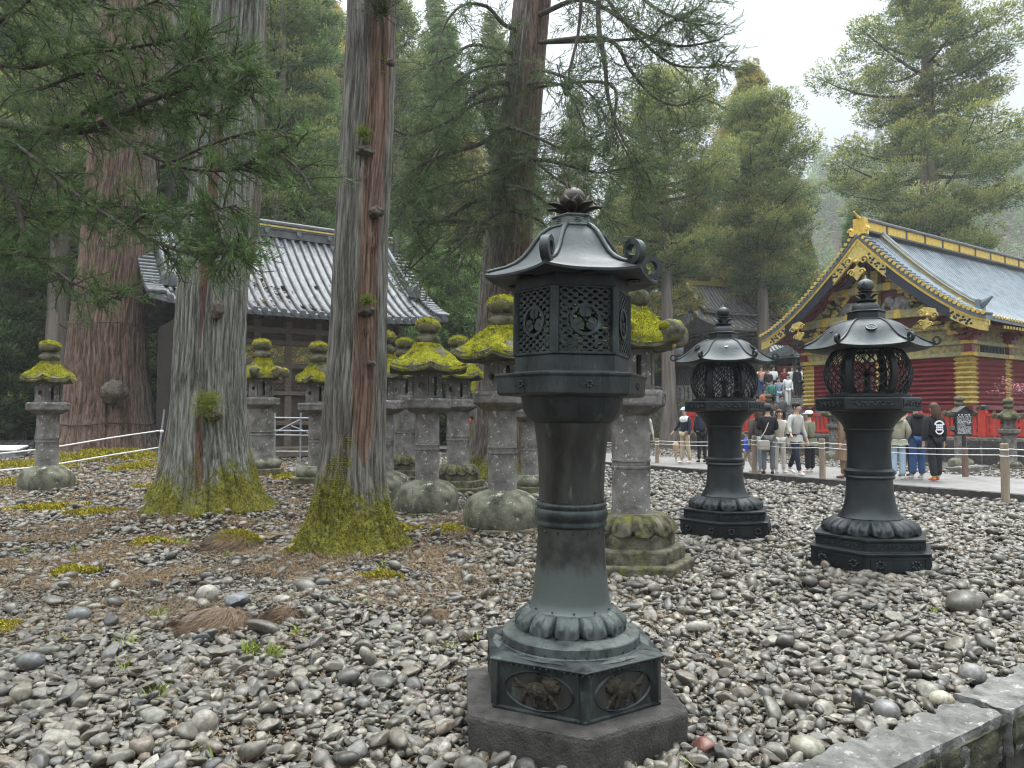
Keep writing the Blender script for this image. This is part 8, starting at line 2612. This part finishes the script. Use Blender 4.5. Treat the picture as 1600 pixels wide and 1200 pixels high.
person(1070, 22.6, PZ, R(120), 'man in a pale blue cap, navy and white jacket and beige trousers', NAV, KHA, GHA, (0.6, 0.6, 0.58), 1.66, walk=0.05, hat=('pale_blue', (0.45, 0.55, 0.68), 'cap'), arm=('hang', 'out'), group=GP)
skin_obj('yoke', [[((-.185, 0.005, 1.365), (.085, .088)), ((-.09, .02, 1.35), (.12, .125)), ((.09, .02, 1.35), (.12, .125)), ((.185, .005, 1.35), (.085, .088))]], cloth('white_cloth', (0.72, 0.72, 0.70)), bpy.data.objects['person'], 1)
t = thing('furled_umbrella', 'tan furled umbrella held point down by the man in the pale blue cap', 'umbrella', (at(1056, 700, 22.4).x, 22.4, 0.22), 0)
b = MB(); b.lathe([(.008, 0), (.03, .12), (.085, .42), (.10, .50), (.05, .56), (.012, .58)], 14, fn=lambda r, z_, a: (r * (1 + .22 * math.sin(a * 6)), z_)); b.build('cover', cloth('tan_cloth', (0.40, 0.29, 0.18)), t, smooth=True, angle=50)
b = MB(); b.tube([(0, 0, -.04), (0, 0, .66), (0.02, 0, .72), (.06, 0, .72), (.07, 0, .68)], .008, 6); b.build('handle', M['branch'], t, smooth=True)
person(1096, 22.9, PZ, R(10), 'person in black seen from behind, wearing a dark backpack', BLK, BLK, BHA, (0.03, 0.03, 0.03), 1.64, arm=('pocket', 'pocket'), group=GP)
b = thing('backpack', 'dark blue-grey backpack worn by the person in black', 'backpack', (at(1095, 700, 22.7).x, 22.72, 1.35), R(10)); q = MB(); q.box((0, 0, 0), (.30, .17, .46)); q.build('pack', NAVM if 'NAVM' in globals() else cloth('navy_cloth', NAV[1]), b, bevel=.05); q = MB(); q.box((0, -.10, -.08), (.22, .05, .2)); q.build('pocket', cloth('navy_cloth', NAV[1]), b, bevel=.02)
person(1008, 23.2, PZ, R(200), 'person in grey trousers glimpsed between the stone lantern and the farthest rope post', LGR, GRY, BHA, (0.1, 0.1, 0.1), 1.6, walk=0.14, group=GP)
person(1166, Yf(737), PZ, R(95), 'small child in a bright blue jacket walking left', ('bright_blue', (0.03, 0.12, 0.62)), ('beige', (0.40, 0.33, 0.27)), BRH, (0.06, 0.06, 0.07), 1.02, walk=0.16, group=GP)
person(1182, Yf(738), PZ, R(20), 'long haired woman in a brown coat and pale jeans behind the second rope post', ('brown_grey', (0.10, 0.085, 0.08)), JNL, BRH, (0.5, 0.5, 0.5), 1.62, long_hair=True, group=GP)
person(1199, Yf(741), PZ, R(-8), 'man in a black jacket, dark cap and grey trousers seen from behind', BLK, GRY, BHA, (0.025, 0.025, 0.025), 1.70, arm=('front', 'front'), hat=('dark_grey', (0.05, 0.05, 0.055), 'cap'), wide=.02, group=GP)
Yb = Yf(741); bag(1192, Yb - .18, 0.86, 'beige shoulder bag hanging behind the man in the black jacket', cloth('beige_bag', (0.36, 0.33, 0.28), .6), (.30, .11, .24), [(-.1, 0.02, .12), (.05, .0, .35), (.22, .1, .62)], rz=R(8))
person(1217, Yf(739), PZ, R(180), 'woman in cream trousers mostly hidden behind the man in the grey blazer', ('cream', (0.45, 0.41, 0.34)), ('cream_trousers', (0.55, 0.52, 0.46)), BRH, (0.6, 0.58, 0.55), 1.58, long_hair=True, group=GP)
person(1241, Yf(742), PZ, R(-150), 'man in a light grey blazer and dark trousers striding with white shoes', LGR, NAV, BHA, (0.72, 0.72, 0.72), 1.74, walk=0.20, arm=('hang', 'out'), coat=.16, lean=.05, group=GP, top_name='blazer')
person(1264, Yf(738), PZ, R(35), 'woman in a white cap and olive parka with black trousers behind the striding man', OLV, BLK, BRH, (0.7, 0.7, 0.7), 1.54, hat=('white', (0.66, 0.66, 0.66), 'cap'), wide=.03, coat=.2, group=GP, arm=('hang', 'front'))
person(1316, Yf(747), PZ, R(60), 'person in a yellow knitted hat and long brown coat left of the right bronze lantern', ('brown_coat', (0.20, 0.13, 0.085)), ('brown_coat', (0.20, 0.13, 0.085)), BRH, (0.1, 0.06, 0.04), 1.60, hat=('yellow', (0.72, 0.47, 0.03), 'knit'), coat=.5, wide=.02, group=GP)
person(1401, Yf(749), PZ, R(-10), 'person in a wide olive jacket and pale jeans right of the right bronze lantern', ('pale_olive', (0.27, 0.26, 0.19)), JNL, BRH, (0.75, 0.75, 0.74), 1.60, wide=.05, coat=.12, arm=('pocket', 'pocket'), group=GP, hood=True)
person(1415, Yf(745), PZ, R(10), 'person in a grey knitted hat between the olive jacket and the black hoodie', GRY, BLK, BHA, (0.05, 0.05, 0.05), 1.66, hat=('mid_grey', (0.16, 0.16, 0.16), 'knit'), group=GP)
person(1431, Yf(748), PZ, R(0), 'man in a black hoodie and blue jeans seen from behind', ('soft_black', (0.028, 0.028, 0.032)), JNB, BHA, (0.55, 0.55, 0.55), 1.72, hood=True, wide=.03, arm=('pocket', 'pocket'), group=GP)
pw = person(1459, Yf(751), PZ, R(8), 'woman in a black jacket with white print on its back and orange boots', BLK, BLK, BRH, (0.55, 0.17, 0.04), 1.70, long_hair=True, wide=.03, walk=0.05, group=GP)
# white print on the jacket back: ring of lettering round a grid of letters
b = MB(); yb = -0.158
for k in range(16):
    a = R(25 + k * 130 / 15); b.box((.115 * math.cos(a), yb, 1.20 + .12 * math.sin(a)), (.022, .008, .032), ry=-(a - R(90)))
for i in range(4):
    for j in range(3): b.box((-.066 + i * .044, yb - .004, 1.235 - j * .05), (.034, .008, .040))
for k in range(14):
    a = R(205 + k * 130 / 13); b.box((.10 * math.cos(a), yb, 1.16 + .12 * math.sin(a)), (.020, .008, .026), ry=-(a - R(90)))
b.build('jacket_print', M['white_paint'], pw)
# crowd behind the trunk on the left
person(611, 27.5, 0.1, R(190), 'person in a white and black top glimpsed between two stone lanterns at left', WHT, BLK, BHA, h=1.6, detail=False)
person(740, 30, 0.1, R(190), 'person in red glimpsed between stone lanterns near the leaning red cedar', ('red', (0.55, 0.05, 0.05)), BLK, BHA, h=1.6, detail=False)
# the crowd on the stairs
GS = 'visitors crowding on the stone stairs'
def on_stairs(px, frac, label, top, legs, hair=BHA, **k):
    c = S0 + SD * (TREAD * NS * frac); Y = c.y; z = 0.1 + RISE * max(0, min(NS, math.floor(frac * NS) + 1))
    if frac > 1: z = TZ
    if frac < 0: z = 0.05
    k.setdefault('h', 1.62)
    return person(px, Y, z, R(k.pop('face', 180)), label, top, legs, hair, group=GS, detail=False, **k)
on_stairs(1190, 1.04, 'woman in a peach top taking a photo at the left top of the stairs', ('peach', (0.62, 0.36, 0.28)), JNB, BRH, arm=('up', 'up'))
on_stairs(1201, 0.92, 'visitor in a black waistcoat over white on the left of the upper stairs', BLK, GRY)
on_stairs(1209, 0.98, 'visitor in a white shirt behind the black waistcoat on the stairs', WHT, BLK)
on_stairs(1217, 0.72, 'visitor in a blue-grey top and pale jeans coming down the middle of the stairs', ('blue_grey', (0.25, 0.30, 0.36)), JNL, walk=.12)
on_stairs(1231, 0.74, 'visitor dressed all in white on the stairs', WHT, WHT, walk=.1, wide=.03)
on_stairs(1226, 1.10, 'visitor in dark red at the top of the stairs behind the one in white', ('dark_red', (0.18, 0.04, 0.04)), BLK)
on_stairs(1238, 1.02, 'visitor in a white blouse at the top of the stairs', ('off_white', (0.62, 0.60, 0.57)), GRY, BRH, long_hair=True)
on_stairs(1246, 0.98, 'visitor in a black coat at the top right of the stairs', BLK, BLK, face=10)
on_stairs(1254, 1.0, 'visitor in white and navy at the top right of the stairs', WHT, NAV, face=0)
on_stairs(1262, 0.99, 'visitor in a navy blue jacket nearest the storehouse at the top of the stairs', NAV, JNB, face=0)
on_stairs(1195, 0.46, 'visitor in an orange jacket on the lower left of the stairs', ('orange', (0.52, 0.18, 0.09)), BLK, walk=.1)
on_stairs(1183, 0.30, 'visitor in a dark jacket at the left balustrade of the stairs', NAV, BLK, face=30)
on_stairs(1206, 0.60, 'visitor in a teal top between the orange jacket and the pale jeans', ('teal', (0.05, 0.20, 0.17)), BLK)
on_stairs(1211, 0.18, 'visitor in a white hooded top on the bottom steps', WHT, ('dark_cloth', (0.04, 0.04, 0.05)), BRH, hood=True)
on_stairs(1222, 0.30, 'visitor in a dark grey coat on the bottom steps behind the greying man', GRY, BLK)

# ================================================================= THE AIR
hz_ = bpy.data.materials.new('haze'); hz_.use_nodes = True
N, L = hz_.node_tree.nodes, hz_.node_tree.links; N.clear()
vo = N.new('ShaderNodeOutputMaterial'); pv = N.new('ShaderNodeVolumePrincipled'); pv.inputs['Color'].default_value = (0.93, 0.96, 0.98, 1); pv.inputs['Density'].default_value = HAZE; pv.inputs['Anisotropy'].default_value = 0.2
L.new(pv.outputs[0], vo.inputs['Volume'])
b = MB(); b.box((0, 0, 59), (580, 580, 122)); o = b.build('haze', hz_); tag(o, 'pale mist hanging over the whole precinct', 'haze', kind='stuff')
